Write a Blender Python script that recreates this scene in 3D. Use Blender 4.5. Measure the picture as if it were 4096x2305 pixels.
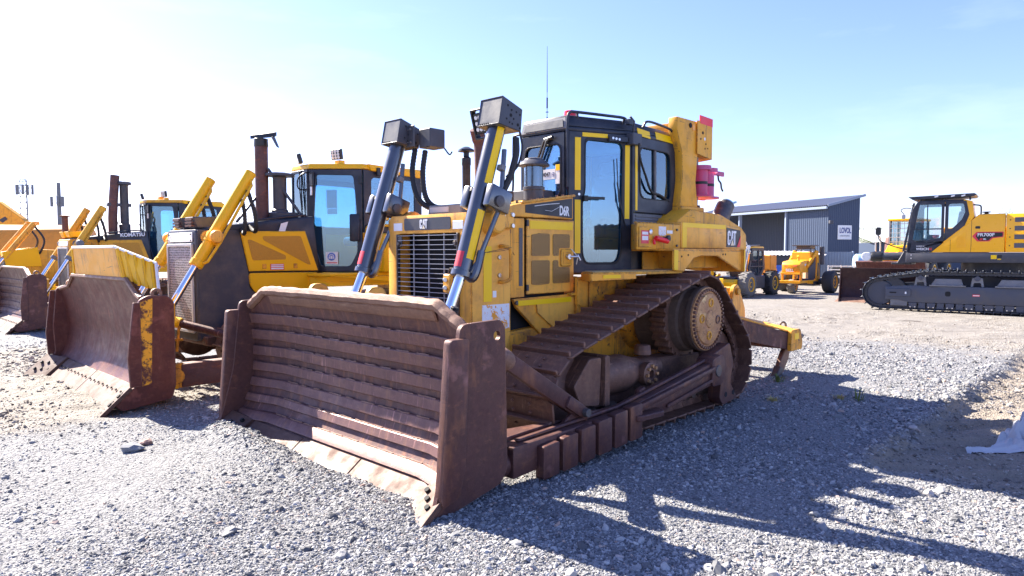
import bpy, bmesh, math, random
import numpy as np
from mathutils import Vector, Matrix
R = math.radians
random.seed(7)
for o in list(bpy.data.objects):
    bpy.data.objects.remove(o, do_unlink=True)
SC = bpy.context.scene
COL = SC.collection

# ------------------------------------------------------------------ camera
cd = bpy.data.cameras.new('camera'); cam = bpy.data.objects.new('camera', cd); COL.objects.link(cam)
cd.sensor_width = 36; cd.lens = 24.0; cd.clip_start = 0.05; cd.clip_end = 4000
cam.location = (0, 0, 1.75); cam.rotation_euler = (R(90 - 3.03), 0, 0)
SC.camera = cam
# ------------------------------------------------------------------ sky, sun, exposure
SUNV = Vector((-0.986, 0.807, 1.0)).normalized()          # towards the sun
SUN_EL = math.asin(SUNV.z); SUN_AZ = math.atan2(SUNV.x, SUNV.y)
w = bpy.data.worlds.new('World'); SC.world = w; w.use_nodes = True
wn = w.node_tree; bg = wn.nodes['Background']
sky = wn.nodes.new('ShaderNodeTexSky'); sky.sky_type = 'NISHITA'; sky.sun_disc = False
sky.sun_elevation = SUN_EL; sky.sun_rotation = SUN_AZ
sky.altitude = 0; sky.air_density = 1.0; sky.dust_density = 0.4; sky.ozone_density = 4.0
tint = wn.nodes.new('ShaderNodeMix'); tint.data_type = 'RGBA'; tint.blend_type = 'MULTIPLY'; tint.inputs[0].default_value = 1.0
tint.inputs[7].default_value = (0.84, 0.76, 1.0, 1.0)       # hazy summer sky leans to violet-blue
tcw = wn.nodes.new('ShaderNodeTexCoord'); mpw = wn.nodes.new('ShaderNodeMapping'); mpw.inputs['Scale'].default_value = (1.0, 1.6, 5.0); wn.links.new(tcw.outputs['Generated'], mpw.inputs[0])
nzw = wn.nodes.new('ShaderNodeTexNoise'); nzw.inputs['Scale'].default_value = 2.4; nzw.inputs['Detail'].default_value = 7; nzw.inputs['Roughness'].default_value = .6; wn.links.new(mpw.outputs[0], nzw.inputs['Vector'])
rpw = wn.nodes.new('ShaderNodeValToRGB'); rpw.color_ramp.elements[0].position = .50; rpw.color_ramp.elements[1].position = .85; rpw.color_ramp.elements[1].color = (.10, .10, .10, 1); wn.links.new(nzw.outputs['Fac'], rpw.inputs[0])
cir = wn.nodes.new('ShaderNodeMix'); cir.data_type = 'RGBA'; cir.inputs[7].default_value = (9.0, 9.3, 9.8, 1); wn.links.new(rpw.outputs[0], cir.inputs[0])
wn.links.new(sky.outputs[0], tint.inputs[6]); wn.links.new(tint.outputs[2], cir.inputs[6]); wn.links.new(cir.outputs[2], bg.inputs[0]); bg.inputs[1].default_value = 0.077
sd = bpy.data.lights.new('sun', 'SUN'); sun = bpy.data.objects.new('sun', sd); COL.objects.link(sun)
sd.energy = 5.0; sd.angle = R(0.53); sd.color = (1.0, 0.91, 0.78)
sun.rotation_euler = (-SUNV).to_track_quat('-Z', 'Y').to_euler(); sun.location = (-30, 25, 30)
vs = SC.view_settings
SC.display_settings.display_device = 'sRGB'
vs.view_transform = 'Standard'; vs.look = 'None'; vs.exposure = 2.08; vs.gamma = 1.0
SC.render.engine = 'CYCLES'
SC.cycles.max_bounces = 8; SC.cycles.transparent_max_bounces = 12; SC.cycles.sample_clamp_indirect = 6
SC.cycles.use_denoising = True

# ------------------------------------------------------------------ materials
MAT = {}
def newmat(name):
    m = bpy.data.materials.new(name); m.use_nodes = True
    nt = m.node_tree; b = nt.nodes['Principled BSDF']; MAT[name] = m
    return m, nt, b
def N(nt, t, **k):
    n = nt.nodes.new(t)
    for a, v in k.items(): setattr(n, a, v)
    return n
def L(nt, a, b): nt.links.new(a, b)
def coords(nt, scale=(1, 1, 1), kind='Object', rot=(0, 0, 0)):
    tc = N(nt, 'ShaderNodeTexCoord'); mp = N(nt, 'ShaderNodeMapping')
    mp.inputs['Scale'].default_value = scale; mp.inputs['Rotation'].default_value = rot
    L(nt, tc.outputs[kind], mp.inputs[0]); return mp.outputs[0]
def noise(nt, co, scale, detail=4, rough=.6):
    n = N(nt, 'ShaderNodeTexNoise'); n.inputs['Scale'].default_value = scale
    n.inputs['Detail'].default_value = detail; n.inputs['Roughness'].default_value = rough
    L(nt, co, n.inputs['Vector']); return n.outputs['Fac']
def ramp(nt, fac, a, b, c0=(0, 0, 0, 1), c1=(1, 1, 1, 1)):
    r = N(nt, 'ShaderNodeValToRGB'); r.color_ramp.elements[0].position = a; r.color_ramp.elements[1].position = b
    r.color_ramp.elements[0].color = c0; r.color_ramp.elements[1].color = c1
    L(nt, fac, r.inputs[0]); return r.outputs[0]
def mix(nt, fac, a, b, mode='MIX'):
    m = N(nt, 'ShaderNodeMix', data_type='RGBA', blend_type=mode)
    for s, v in ((0, fac), (6, a), (7, b)):
        if hasattr(v, 'links') or hasattr(v, 'is_linked'): L(nt, v, m.inputs[s])
        else: m.inputs[s].default_value = v if not isinstance(v, tuple) else (v + (1,))[:4]
    return m.outputs[2]
def bump(nt, b, h, strength=.2, dist=.01):
    n = N(nt, 'ShaderNodeBump'); n.inputs['Strength'].default_value = strength; n.inputs['Distance'].default_value = dist
    L(nt, h, n.inputs['Height']); L(nt, n.outputs[0], b.inputs['Normal'])
def edges(nt, radius, lo, hi):
    bv = N(nt, 'ShaderNodeBevel', samples=4); bv.inputs['Radius'].default_value = radius
    ge = N(nt, 'ShaderNodeNewGeometry'); vm = N(nt, 'ShaderNodeVectorMath', operation='DOT_PRODUCT')
    L(nt, bv.outputs[0], vm.inputs[0]); L(nt, ge.outputs['Normal'], vm.inputs[1])
    iv = N(nt, 'ShaderNodeMath', operation='SUBTRACT'); iv.inputs[0].default_value = 1.0; L(nt, vm.outputs['Value'], iv.inputs[1])
    return ramp(nt, iv.outputs[0], lo, hi)
def paint(name, col, dirt=(.25, .17, .10), dirt_at=(.52, .75), rough=.42, metal=0., chips=None, chip_at=(.66, .68), streak=None, var=.12, scale=1.0, coat=0.0, spec=.4, edge=None, scratch=None):
    m, nt, b = newmat(name); co = coords(nt)
    c = mix(nt, noise(nt, co, 1.3 * scale, 3), tuple(x * (1 - var) for x in col), tuple(min(1, x * (1 + var)) for x in col))
    d = ramp(nt, noise(nt, co, 3.1 * scale, 7, .68), *dirt_at)
    c = mix(nt, d, c, dirt)
    if streak:
        cs = coords(nt, (9, 9, .7))
        s = ramp(nt, noise(nt, cs, 1.6 * scale, 5, .65), .56, .78); c = mix(nt, s, c, streak)
    if chips:
        k = ramp(nt, noise(nt, co, 11 * scale, 8, .72), *chip_at); c = mix(nt, k, c, chips)
    if scratch:
        for sc_, rt_ in (((2.0, 2.0, 26.0), (.4, .3, 0)), ((22.0, 22.0, 2.4), (0, .5, .3))):
            k = ramp(nt, noise(nt, coords(nt, sc_, rot=rt_), 1.5, 6, .6), .665, .685); c = mix(nt, k, c, scratch)
    if edge:
        ew = N(nt, 'ShaderNodeMath', operation='MULTIPLY'); L(nt, edges(nt, .014, .015, .09), ew.inputs[0]); L(nt, ramp(nt, noise(nt, co, 14, 6, .7), .42, .56), ew.inputs[1])
        c = mix(nt, ew.outputs[0], c, edge)
    L(nt, c, b.inputs['Base Color'])
    rr = ramp(nt, noise(nt, co, 6 * scale, 5), .3, .8, (rough * .8,) * 3 + (1,), (min(1, rough * 1.45),) * 3 + (1,))
    L(nt, rr, b.inputs['Roughness']); b.inputs['Metallic'].default_value = metal
    b.inputs['Specular IOR Level'].default_value = spec
    if coat: b.inputs['Coat Weight'].default_value = coat; b.inputs['Coat Roughness'].default_value = .15
    bump(nt, b, noise(nt, co, 38 * scale, 4), .10, .004)
    return m
def plain(name, col, rough=.5, metal=0., emit=None):
    m, nt, b = newmat(name); co = coords(nt)
    c = mix(nt, noise(nt, co, 9, 5), tuple(x * .86 for x in col), tuple(min(1, x * 1.12) for x in col))
    L(nt, c, b.inputs['Base Color']); b.inputs['Roughness'].default_value = rough; b.inputs['Metallic'].default_value = metal
    return m
def glass(name, tint=(.75, .9, 1.0), opac=.12, col=(.25, .42, .55)):
    m, nt, b = newmat(name); nt.nodes.remove(b)
    out = [n for n in nt.nodes if n.type == 'OUTPUT_MATERIAL'][0]
    tr = N(nt, 'ShaderNodeBsdfTransparent'); tr.inputs[0].default_value = tint + (1,)
    gl = N(nt, 'ShaderNodeBsdfGlossy'); gl.inputs['Roughness'].default_value = .03; gl.inputs[0].default_value = (.74, .90, 1, 1)
    df = N(nt, 'ShaderNodeBsdfDiffuse'); df.inputs[0].default_value = col + (1,)
    fr = N(nt, 'ShaderNodeFresnel'); fr.inputs[0].default_value = 1.5
    m1 = N(nt, 'ShaderNodeMixShader'); m2 = N(nt, 'ShaderNodeMixShader')
    ad = N(nt, 'ShaderNodeMath', operation='MULTIPLY_ADD'); ad.inputs[1].default_value = 1.6; ad.inputs[2].default_value = .10
    L(nt, fr.outputs[0], ad.inputs[0])
    co = coords(nt); f = ramp(nt, noise(nt, co, 2.6, 6, .7), .35, .8, (opac * .4,) * 3 + (1,), (opac * 1.8,) * 3 + (1,))
    L(nt, f, m1.inputs[0]); L(nt, tr.outputs[0], m1.inputs[1]); L(nt, df.outputs[0], m1.inputs[2])
    L(nt, ad.outputs[0], m2.inputs[0]); L(nt, m1.outputs[0], m2.inputs[1]); L(nt, gl.outputs[0], m2.inputs[2])
    L(nt, m2.outputs[0], out.inputs[0]); return m
def rust(name, c0, c1, c2, rough=.6, metal=.25, scale=1.0, bstr=.35, edge=None, streak=None):
    m, nt, b = newmat(name); co = coords(nt)
    cs = coords(nt, (3, 1, 6))
    c = mix(nt, ramp(nt, noise(nt, co, 2.3 * scale, 6, .65), .35, .68), c0, c1)
    c = mix(nt, ramp(nt, noise(nt, cs, 3.0 * scale, 7, .7), .54, .72), c, c2)
    c = mix(nt, ramp(nt, noise(nt, co, 26 * scale, 6, .7), .35, .75), mix(nt, 1.0, c, (.72, .70, .70), 'MULTIPLY'), c)
    if edge:
        ew = N(nt, 'ShaderNodeMath', operation='MULTIPLY'); L(nt, edges(nt, .012, .02, .12), ew.inputs[0]); L(nt, ramp(nt, noise(nt, co, 9, 6, .7), .38, .60), ew.inputs[1])
        c = mix(nt, ew.outputs[0], c, edge)
    if streak:
        st_ = ramp(nt, noise(nt, coords(nt, (2.5, 7, .9)), 2.0, 6, .65), .52, .74); c = mix(nt, st_, c, streak)
        sx_ = ramp(nt, noise(nt, coords(nt, (3, 30, 3)), 1.2, 5, .6), .60, .72); c = mix(nt, sx_, c, tuple(min(1, x * 1.7 + .02) for x in c0))
    L(nt, c, b.inputs['Base Color']); b.inputs['Metallic'].default_value = metal
    rr = ramp(nt, noise(nt, co, 7 * scale, 5), .3, .75, (rough * .75,) * 3 + (1,), (min(1, rough * 1.3),) * 3 + (1,))
    L(nt, rr, b.inputs['Roughness'])
    bump(nt, b, noise(nt, co, 55 * scale, 8, .7), bstr, .006)
    return m
def perf(name, col, hole, pitch=.012, cover=.33):
    m, nt, b = newmat(name); co = coords(nt, (1 / pitch,) * 3)
    v = N(nt, 'ShaderNodeTexVoronoi'); v.inputs['Randomness'].default_value = .25; v.inputs['Scale'].default_value = 1; L(nt, co, v.inputs['Vector'])
    f = ramp(nt, v.outputs['Distance'], cover, cover + .12)
    c = mix(nt, f, hole, col); L(nt, c, b.inputs['Base Color']); b.inputs['Roughness'].default_value = .55
    return m
def corrugated(name, col, pitch, axis=0, kind='Object', rough=.45):
    m, nt, b = newmat(name); co = coords(nt)
    c = mix(nt, noise(nt, co, .8, 4), tuple(x * .8 for x in col), tuple(x * 1.2 for x in col))
    L(nt, c, b.inputs['Base Color']); b.inputs['Roughness'].default_value = rough; b.inputs['Metallic'].default_value = .2
    return m

# yellow, black, steel ...
paint('cat_yellow', (.95, .41, .038), edge=(.11, .055, .03), scratch=(.17, .085, .04), dirt=(.42, .19, .05), dirt_at=(.50, .80), chips=(.10, .055, .03), chip_at=(.67, .69), streak=(.36, .17, .05), rough=.48)
paint('cat_yellow_clean', (.98, .46, .065), edge=(.14, .07, .035), scratch=(.34, .17, .06), dirt=(.50, .22, .055), dirt_at=(.47, .80), streak=(.46, .20, .055), chips=(.13, .07, .04), chip_at=(.72, .735), rough=.45)
paint('cat_yellow_olive', (.80, .38, .024), edge=(.10, .05, .03), scratch=(.20, .10, .04), dirt=(.33, .17, .04), dirt_at=(.5, .8), chips=(.09, .05, .03), chip_at=(.66, .68), streak=(.2, .1, .04), rough=.5)
paint('cat_yellow_dirty', (.80, .35, .03), edge=(.08, .04, .025), scratch=(.06, .03, .02), dirt=(.16, .075, .035), dirt_at=(.47, .66), chips=(.06, .03, .02), chip_at=(.6, .63), streak=(.14, .07, .035), rough=.6)
paint('komatsu_yellow', (.98, .49, .004), edge=(.35, .17, .04), dirt=(.72, .33, .02), dirt_at=(.6, .9), chips=(.25, .14, .05), chip_at=(.73, .75), rough=.36)
paint('komatsu_yellow_old', (.80, .40, .03), edge=(.2, .1, .04), scratch=(.3, .15, .05), dirt=(.42, .19, .04), dirt_at=(.5, .8), chips=(.14, .07, .03), chip_at=(.66, .69), streak=(.3, .14, .04), rough=.5)
paint('orange_paint', (.80, .30, .035), dirt=(.55, .19, .03), dirt_at=(.5, .85), rough=.45)
paint('bell_yellow', (.95, .39, .015), dirt=(.75, .28, .02), dirt_at=(.5, .85), rough=.4, edge=(.4, .18, .05))
paint('stripe_worn', (.88, .40, .025), dirt=(.115, .038, .030), dirt_at=(.47, .56), rough=.5, chips=(.10, .035, .03), chip_at=(.54, .58), scale=1.8)
paint('excavator_yellow', (.96, .46, .006), dirt=(.8, .4, .03), dirt_at=(.6, .95), rough=.32, var=.04, coat=.3)
paint('tape_yellow', (1.0, .60, .0), dirt=(.85, .45, .02), dirt_at=(.62, .85), chips=(.12, .08, .05), chip_at=(.75, .765), rough=.35, var=.05)
paint('tape_red', (.85, .03, .04), dirt=(.5, .05, .05), dirt_at=(.7, .9), rough=.35)
paint('cab_black', (.020, .026, .042), dirt=(.075, .075, .085), dirt_at=(.48, .8), rough=.36, chips=(.13, .11, .10), chip_at=(.74, .76))
m, nt, b = newmat('cylinder_black'); co = coords(nt)
L(nt, mix(nt, ramp(nt, noise(nt, co, 5, 6, .7), .5, .8), (.016, .018, .026), (.045, .045, .055)), b.inputs['Base Color'])
b.inputs['Roughness'].default_value = .30; b.inputs['Specular IOR Level'].default_value = .8; b.inputs['Coat Weight'].default_value = 1.0; b.inputs['Coat Roughness'].default_value = .20; b.inputs['Coat IOR'].default_value = 1.7
paint('dark_grey', (.055, .058, .072), dirt=(.11, .10, .10), dirt_at=(.5, .8), rough=.4)
paint('hood_grey', (.050, .055, .075), dirt=(.13, .11, .10), dirt_at=(.45, .8), rough=.42)
paint('frame_grey', (.065, .073, .10), dirt=(.10, .09, .085), dirt_at=(.5, .8), rough=.45)
paint('light_grey', (.42, .43, .46), dirt=(.25, .23, .22), dirt_at=(.5, .8), rough=.4)
paint('mid_grey', (.17, .175, .19), dirt=(.11, .10, .10), dirt_at=(.5, .8), rough=.45)
paint('white_paint', (.80, .80, .80), dirt=(.5, .45, .4), dirt_at=(.6, .9), rough=.5)
paint('peeled_white', (.80, .80, .82), dirt=(.86, .36, .04), dirt_at=(.535, .55), rough=.6, chips=(.80, .34, .04), chip_at=(.58, .59), scale=2.4)
paint('decal_black', (.018, .020, .026), dirt=(.05, .05, .055), dirt_at=(.5, .8), rough=.38, chips=(.6, .36, .12), chip_at=(.735, .745))
paint('white_decal', (.85, .85, .85), dirt=(.7, .7, .7), dirt_at=(.6, .9), rough=.45)
paint('pink_red', (.62, .045, .13), dirt=(.42, .10, .22), dirt_at=(.42, .7), rough=.5, chips=(.12, .05, .06), chip_at=(.70, .72))
paint('pink_faded', (.52, .10, .24), dirt=(.36, .08, .16), dirt_at=(.45, .75), rough=.55, chips=(.12, .06, .06), chip_at=(.68, .70))
rust('blade_rust', (.130, .055, .048), (.088, .039, .038), (.21, .09, .058), rough=.55, metal=.25, edge=(.18, .11, .09), streak=(.24, .10, .05))
rust('blade_strip', (.20, .098, .088), (.14, .068, .066), (.27, .135, .095), rough=.5, metal=.3, edge=(.20, .125, .10), streak=(.22, .11, .07))  # lighter rust tone than the moldboard; recess shade is put into this contrast
rust('blade_rust_red', (.15, .044, .032), (.105, .034, .030), (.21, .075, .05), rough=.5, metal=.3, edge=(.34, .22, .17), streak=(.20, .075, .055))
rust('edge_rust', (.30, .17, .115), (.20, .11, .08), (.40, .27, .20), rough=.6, metal=.2)
rust('cutting_rust', (.13, .065, .045), (.095, .048, .034), (.18, .10, .075), rough=.65, metal=.1)
rust('track_rust', (.225, .118, .082), (.15, .078, .060), (.33, .17, .10), rough=.6, metal=.3, edge=(.30, .19, .14), streak=(.24, .14, .09))
rust('track_dust', (.16, .11, .085), (.10, .065, .05), (.22, .14, .09), rough=.75, metal=.15)
rust('hub_yellow', (.72, .40, .17), (.52, .26, .10), (.14, .06, .04), rough=.7, metal=0., scale=2.6, edge=(.16, .07, .05), streak=(.30, .13, .08))
rust('stack_rust', (.17, .075, .055), (.12, .06, .06), (.30, .10, .05), rough=.65, metal=.2)
rust('dull_steel', (.16, .15, .15), (.10, .095, .10), (.22, .16, .12), rough=.5, metal=.5)
plain('excavator_track', (.055, .060, .075), .38, .6)
plain('logo_pale', (.86, .72, .48), .5)
plain('chrome', (.78, .80, .84), .12, 1.)
plain('bright_steel', (.62, .63, .66), .3, 1.)
plain('rubber', (.014, .014, .016), .55)
plain('tyre', (.035, .035, .038), .75)
plain('tyre_dust', (.16, .15, .14), .85)
plain('black_plastic', (.016, .017, .02), .4)
plain('dark_void', (.006, .007, .01), .8)
plain('seat_blue', (.07, .095, .15), .7)
plain('red_plastic', (.85, .015, .03), .3)
plain('red_sticker', (.70, .04, .06), .4)
plain('blue_sticker', (.02, .12, .55), .4)
plain('amber', (.95, .35, .02), .3)
plain('paper', (.82, .82, .80), .6)
plain('print_black', (.012, .012, .014), .5)
plain('print_blue', (.03, .05, .22), .5)
plain('lamp_glass', (.80, .81, .80), .3)
plain('cloth_white', (.46, .47, .49), .7)
plain('shed_navy', (.034, .056, .105), .5, .1)
plain('shed_navy_dark', (.04, .05, .075), .6, .1)
plain('roof_grey', (.30, .31, .35), .5, .1)
plain('gutter_white', (.22, .27, .36), .45)
plain('tank_blue', (.30, .46, .62), .5)
plain('brown_box', (.35, .22, .12), .7)
plain('grass', (.14, .17, .04), .7)
plain('grass_dry', (.42, .34, .13), .8)
plain('leaf', (.055, .085, .030), .7); plain('leaf_bright', (.12, .20, .04), .7); plain('shed_grey', (.22, .25, .30), .5, .1); rust('maroon_rust', (.042, .011, .014), (.030, .010, .013), (.06, .020, .02), rough=.6, metal=.1)
plain('bark', (.12, .09, .07), .9)
glass('cab_glass', (.56, .82, .96), .06, (.10, .30, .46))
glass('smoke_glass', (.40, .40, .44), .25, (.10, .10, .12))
glass('clear_glass', (.80, .92, .97), .10, (.35, .5, .6))
perf('mesh_yellow', (.60, .33, .07), (.10, .055, .02), .011, .40)
perf('mesh_dark', (.10, .10, .11), (.012, .012, .014), .012, .36)
perf('mesh_orange', (.70, .33, .02), (.34, .15, .012), .012, .34)
perf('tread_plate', (.62, .42, .16), (.12, .07, .03), .03, .36)

# ------------------------------------------------------------------ mesh builder
class MB:
    def __init__(s): s.v = []; s.f = []
    def add(s, vs, fs):
        o = len(s.v); s.v += [tuple(p) for p in vs]; s.f += [tuple(i + o for i in f) for f in fs]; return s
    def box(s, x0, x1, y0, y1, z0, z1):
        v = [(x, y, z) for x in (x0, x1) for y in (y0, y1) for z in (z0, z1)]
        return s.add(v, [(0, 1, 3, 2), (4, 6, 7, 5), (0, 4, 5, 1), (2, 3, 7, 6), (0, 2, 6, 4), (1, 5, 7, 3)])
    def obox(s, c, size, ex, ez=(0, 0, 1)):
        ex = Vector(ex).normalized(); ez = Vector(ez); ey = ez.cross(ex).normalized(); ez = ex.cross(ey)
        v = [Vector(c) + ex * (a * size[0] / 2) + ey * (b * size[1] / 2) + ez * (d * size[2] / 2) for a in (-1, 1) for b in (-1, 1) for d in (-1, 1)]
        return s.add(v, [(0, 1, 3, 2), (4, 6, 7, 5), (0, 4, 5, 1), (2, 3, 7, 6), (0, 2, 6, 4), (1, 5, 7, 3)])
    def beam(s, p0, p1, w, h, up=(0, 0, 1), w2=None, h2=None):
        p0, p1 = Vector(p0), Vector(p1); d = (p1 - p0).normalized(); up = Vector(up)
        sd = up.cross(d).normalized(); up = d.cross(sd)
        w2 = w if w2 is None else w2; h2 = h if h2 is None else h2
        v = [p + sd * (a * ww / 2) + up * (b * hh / 2) for p, ww, hh in ((p0, w, h), (p1, w2, h2)) for a in (-1, 1) for b in (-1, 1)]
        return s.add(v, [(0, 1, 3, 2), (4, 6, 7, 5), (0, 4, 5, 1), (2, 3, 7, 6), (0, 2, 6, 4), (1, 5, 7, 3)])
    def prism(s, pts, axis, a, b):
        "pts 2D in the two other axes (order x,y,z without axis), extruded from a to b"
        def P(p, t):
            return {0: (t, p[0], p[1]), 1: (p[0], t, p[1]), 2: (p[0], p[1], t)}[axis]
        n = len(pts); v = [P(p, a) for p in pts] + [P(p, b) for p in pts]
        return s.add(v, [tuple(range(n))[::-1], tuple(range(n, 2 * n))] + [(i, (i + 1) % n, n + (i + 1) % n, n + i) for i in range(n)])
    def slab(s, pts, off):
        "3D polygon extruded by vector off"
        off = Vector(off); n = len(pts); v = [Vector(p) for p in pts] + [Vector(p) + off for p in pts]
        return s.add(v, [tuple(range(n))[::-1], tuple(range(n, 2 * n))] + [(i, (i + 1) % n, n + (i + 1) % n, n + i) for i in range(n)])
    def cyl(s, p0, p1, r, r2=None, n=16, cap=True):
        r2 = r if r2 is None else r2
        p0, p1 = Vector(p0), Vector(p1); d = (p1 - p0).normalized()
        a = d.orthogonal().normalized(); b = d.cross(a)
        v = [p + (a * math.cos(t) + b * math.sin(t)) * rr for p, rr in ((p0, r), (p1, r2)) for t in [2 * math.pi * i / n for i in range(n)]]
        f = [(i, (i + 1) % n, n + (i + 1) % n, n + i) for i in range(n)]
        if cap: f += [tuple(range(n))[::-1], tuple(range(n, 2 * n))]
        return s.add(v, f)
    def lathe(s, o, ax, prof, n=24, cap=True):
        "prof list of (r, h) along axis ax from o"
        o = Vector(o); d = Vector(ax).normalized(); a = d.orthogonal().normalized(); b = d.cross(a); k = len(prof)
        v = [o + d * h + (a * math.cos(2 * math.pi * i / n) + b * math.sin(2 * math.pi * i / n)) * r for r, h in prof for i in range(n)]
        f = [(j * n + i, j * n + (i + 1) % n, (j + 1) * n + (i + 1) % n, (j + 1) * n + i) for j in range(k - 1) for i in range(n)]
        if cap: f += [tuple(range(n))[::-1], tuple(range((k - 1) * n, k * n))]
        return s.add(v, f)
    def tube(s, pts, r, n=8):
        pts = [Vector(p) for p in pts]; k = len(pts); v = []
        a = None
        for i, p in enumerate(pts):
            d = (pts[min(i + 1, k - 1)] - pts[max(i - 1, 0)]).normalized()
            a = d.orthogonal().normalized() if a is None else (a - d * a.dot(d)).normalized()
            b = d.cross(a); rr = r[i] if isinstance(r, (list, tuple)) else r
            v += [p + (a * math.cos(2 * math.pi * j / n) + b * math.sin(2 * math.pi * j / n)) * rr for j in range(n)]
        f = [(i * n + j, i * n + (j + 1) % n, (i + 1) * n + (j + 1) % n, (i + 1) * n + j) for i in range(k - 1) for j in range(n)]
        f += [tuple(range(n))[::-1], tuple(range((k - 1) * n, k * n))]
        return s.add(v, f)
    def quad(s, *p): return s.add(p, [tuple(range(len(p)))])
def curve(pts, n=6):
    "Catmull-Rom through pts"
    P = [Vector(p) for p in pts]; P = [P[0] * 2 - P[1]] + P + [P[-1] * 2 - P[-2]]; out = []
    for i in range(1, len(P) - 2):
        for j in range(n):
            t = j / n; a, b, c, d = P[i - 1], P[i], P[i + 1], P[i + 2]
            out.append(.5 * ((2 * b) + (c - a) * t + (2 * a - 5 * b + 4 * c - d) * t * t + (3 * b - a - 3 * c + d) * t ** 3))
    out.append(P[-2]); return out
def rrect(x0, x1, z0, z1, r=.05, n=4):
    out = []
    for cx, cz, a0 in ((x1 - r, z1 - r, 0), (x0 + r, z1 - r, 90), (x0 + r, z0 + r, 180), (x1 - r, z0 + r, 270)):
        out += [(cx + r * math.cos(R(a0 + 90 * i / n)), cz + r * math.sin(R(a0 + 90 * i / n))) for i in range(n + 1)]
    return out
def rpoly(pts, r=.05, n=4):
    "polygon with rounded corners"
    out = []; k = len(pts)
    for i in range(k):
        p0, p, p1 = Vector(pts[i - 1]), Vector(pts[i]), Vector(pts[(i + 1) % k])
        a = (p0 - p); b = (p1 - p); rr = min(r, a.length * .45, b.length * .45)
        A = p + a.normalized() * rr; B = p + b.normalized() * rr
        for j in range(n + 1):
            t = j / n; q = A.lerp(p, t).lerp(p.lerp(B, t), t); out.append((q.x, q.y))
    return out
def mesh(mb, name, mat, bevel=.006, seg=1, ang=32):
    me = bpy.data.meshes.new(name); me.from_pydata(mb.v, [], mb.f)
    bm = bmesh.new(); bm.from_mesh(me)
    bmesh.ops.recalc_face_normals(bm, faces=bm.faces)
    if bevel:
        es = [e for e in bm.edges if len(e.link_faces) == 2 and e.calc_face_angle(0) > R(ang)]
        if es: bmesh.ops.bevel(bm, geom=es, offset=bevel, segments=seg, profile=.5, affect='EDGES', clamp_overlap=True)
    bm.to_mesh(me); bm.free()
    me.shade_smooth(); me.set_sharp_from_angle(angle=R(34))
    me.materials.append(MAT[mat]); return me
SPLIT = {'bolt', 'reflector_tape', 'pipe_clamp', 'tail_bracket', 'bolt_hole', 'cover_hole', 'weld_bead', 'latch', 'sticker_text', 'lower_body', 'rim_bolt', 'anti_slip_stud', 'deck_bolt', 'roller_bolt', 'upright', 'cradle', 'hinge', 'lamp_slot', 'waist_rail', 'hatch', 'boom_ram', 'armrest', 'guy_wire', 'stay_rod', 'seam', 'front_frame', 'front_guard', 'cylinder_mount', 'card_emblem', 'stripe_scratch', 'tie_wire', 'hanging_rod'}
def islands(mb):
    par = list(range(len(mb.v)))
    def fd(i):
        while par[i] != i: par[i] = par[par[i]]; i = par[i]
        return i
    for f in mb.f:
        a = fd(f[0])
        for k in f[1:]: par[fd(k)] = a
    g = {}
    for f in mb.f: g.setdefault(fd(f[0]), []).append(f)
    out = []
    for fs in g.values():
        ids = sorted(set(i for f in fs for i in f)); mp = {i: j for j, i in enumerate(ids)}; m = MB(); m.v = [mb.v[i] for i in ids]; m.f = [tuple(mp[i] for i in f) for f in fs]; out.append(m)
    return out
def obj(name, mb, mat, parent=None, bevel=.006, seg=1):
    if name in SPLIT and isinstance(mb, MB):
        ps = islands(mb)
        if len(ps) > 1:
            for p in ps[1:]: o = bpy.data.objects.new(name, mesh(p, name, mat, bevel, seg)); COL.objects.link(o); o.parent = parent
            mb = ps[0]
    me = mb if isinstance(mb, bpy.types.Mesh) else mesh(mb, name, mat, bevel, seg)
    o = bpy.data.objects.new(name, me); COL.objects.link(o); o.parent = parent; return o
def thing(name, label, cat, loc=(0, 0, 0), rot=0, group=None):
    o = bpy.data.objects.new(name, None); COL.objects.link(o); o.location = loc; o.rotation_euler = (0, 0, rot)
    o.empty_display_size = .3; o['label'] = label; o['category'] = cat
    if group: o['group'] = group
    return o
def tag(o, label=None, cat=None, group=None, kind=None):
    for k, v in (('label', label), ('category', cat), ('group', group), ('kind', kind)):
        if v: o[k] = v
    return o
def place(o, loc, ex, ez=(0, 0, 1)):
    "orient object so its x axis is ex and z roughly ez"
    ex = Vector(ex).normalized(); ey = Vector(ez).cross(ex).normalized(); ez = ex.cross(ey)
    m = Matrix((ex, ey, ez)).transposed().to_4x4(); m.translation = Vector(loc); o.matrix_local = m; return o
def copyobj(o, parent=None):
    c = o.copy(); COL.objects.link(c); c.parent = parent; return c
def text(s, name, mat, parent, loc, ex, ey, size, depth=.004, bold=.0, sx=1.0, align='LEFT'):
    cu = bpy.data.curves.new(name, 'FONT'); cu.body = s; cu.size = size; cu.extrude = depth; cu.offset = bold; cu.align_x = align
    cu.resolution_u = 3
    t = bpy.data.objects.new(name, cu); COL.objects.link(t)
    dg = bpy.context.evaluated_depsgraph_get(); me = bpy.data.meshes.new_from_object(t.evaluated_get(dg))
    bpy.data.objects.remove(t, do_unlink=True); bpy.data.curves.remove(cu)
    me.materials.clear(); me.materials.append(MAT[mat])
    o = bpy.data.objects.new(name, me); COL.objects.link(o); o.parent = parent
    ex = Vector(ex).normalized(); ez = ex.cross(Vector(ey)).normalized(); ey = ez.cross(ex)
    m = Matrix((ex * sx, ey, ez)).transposed().to_4x4(); m.translation = Vector(loc); o.matrix_local = m; return o
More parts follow.
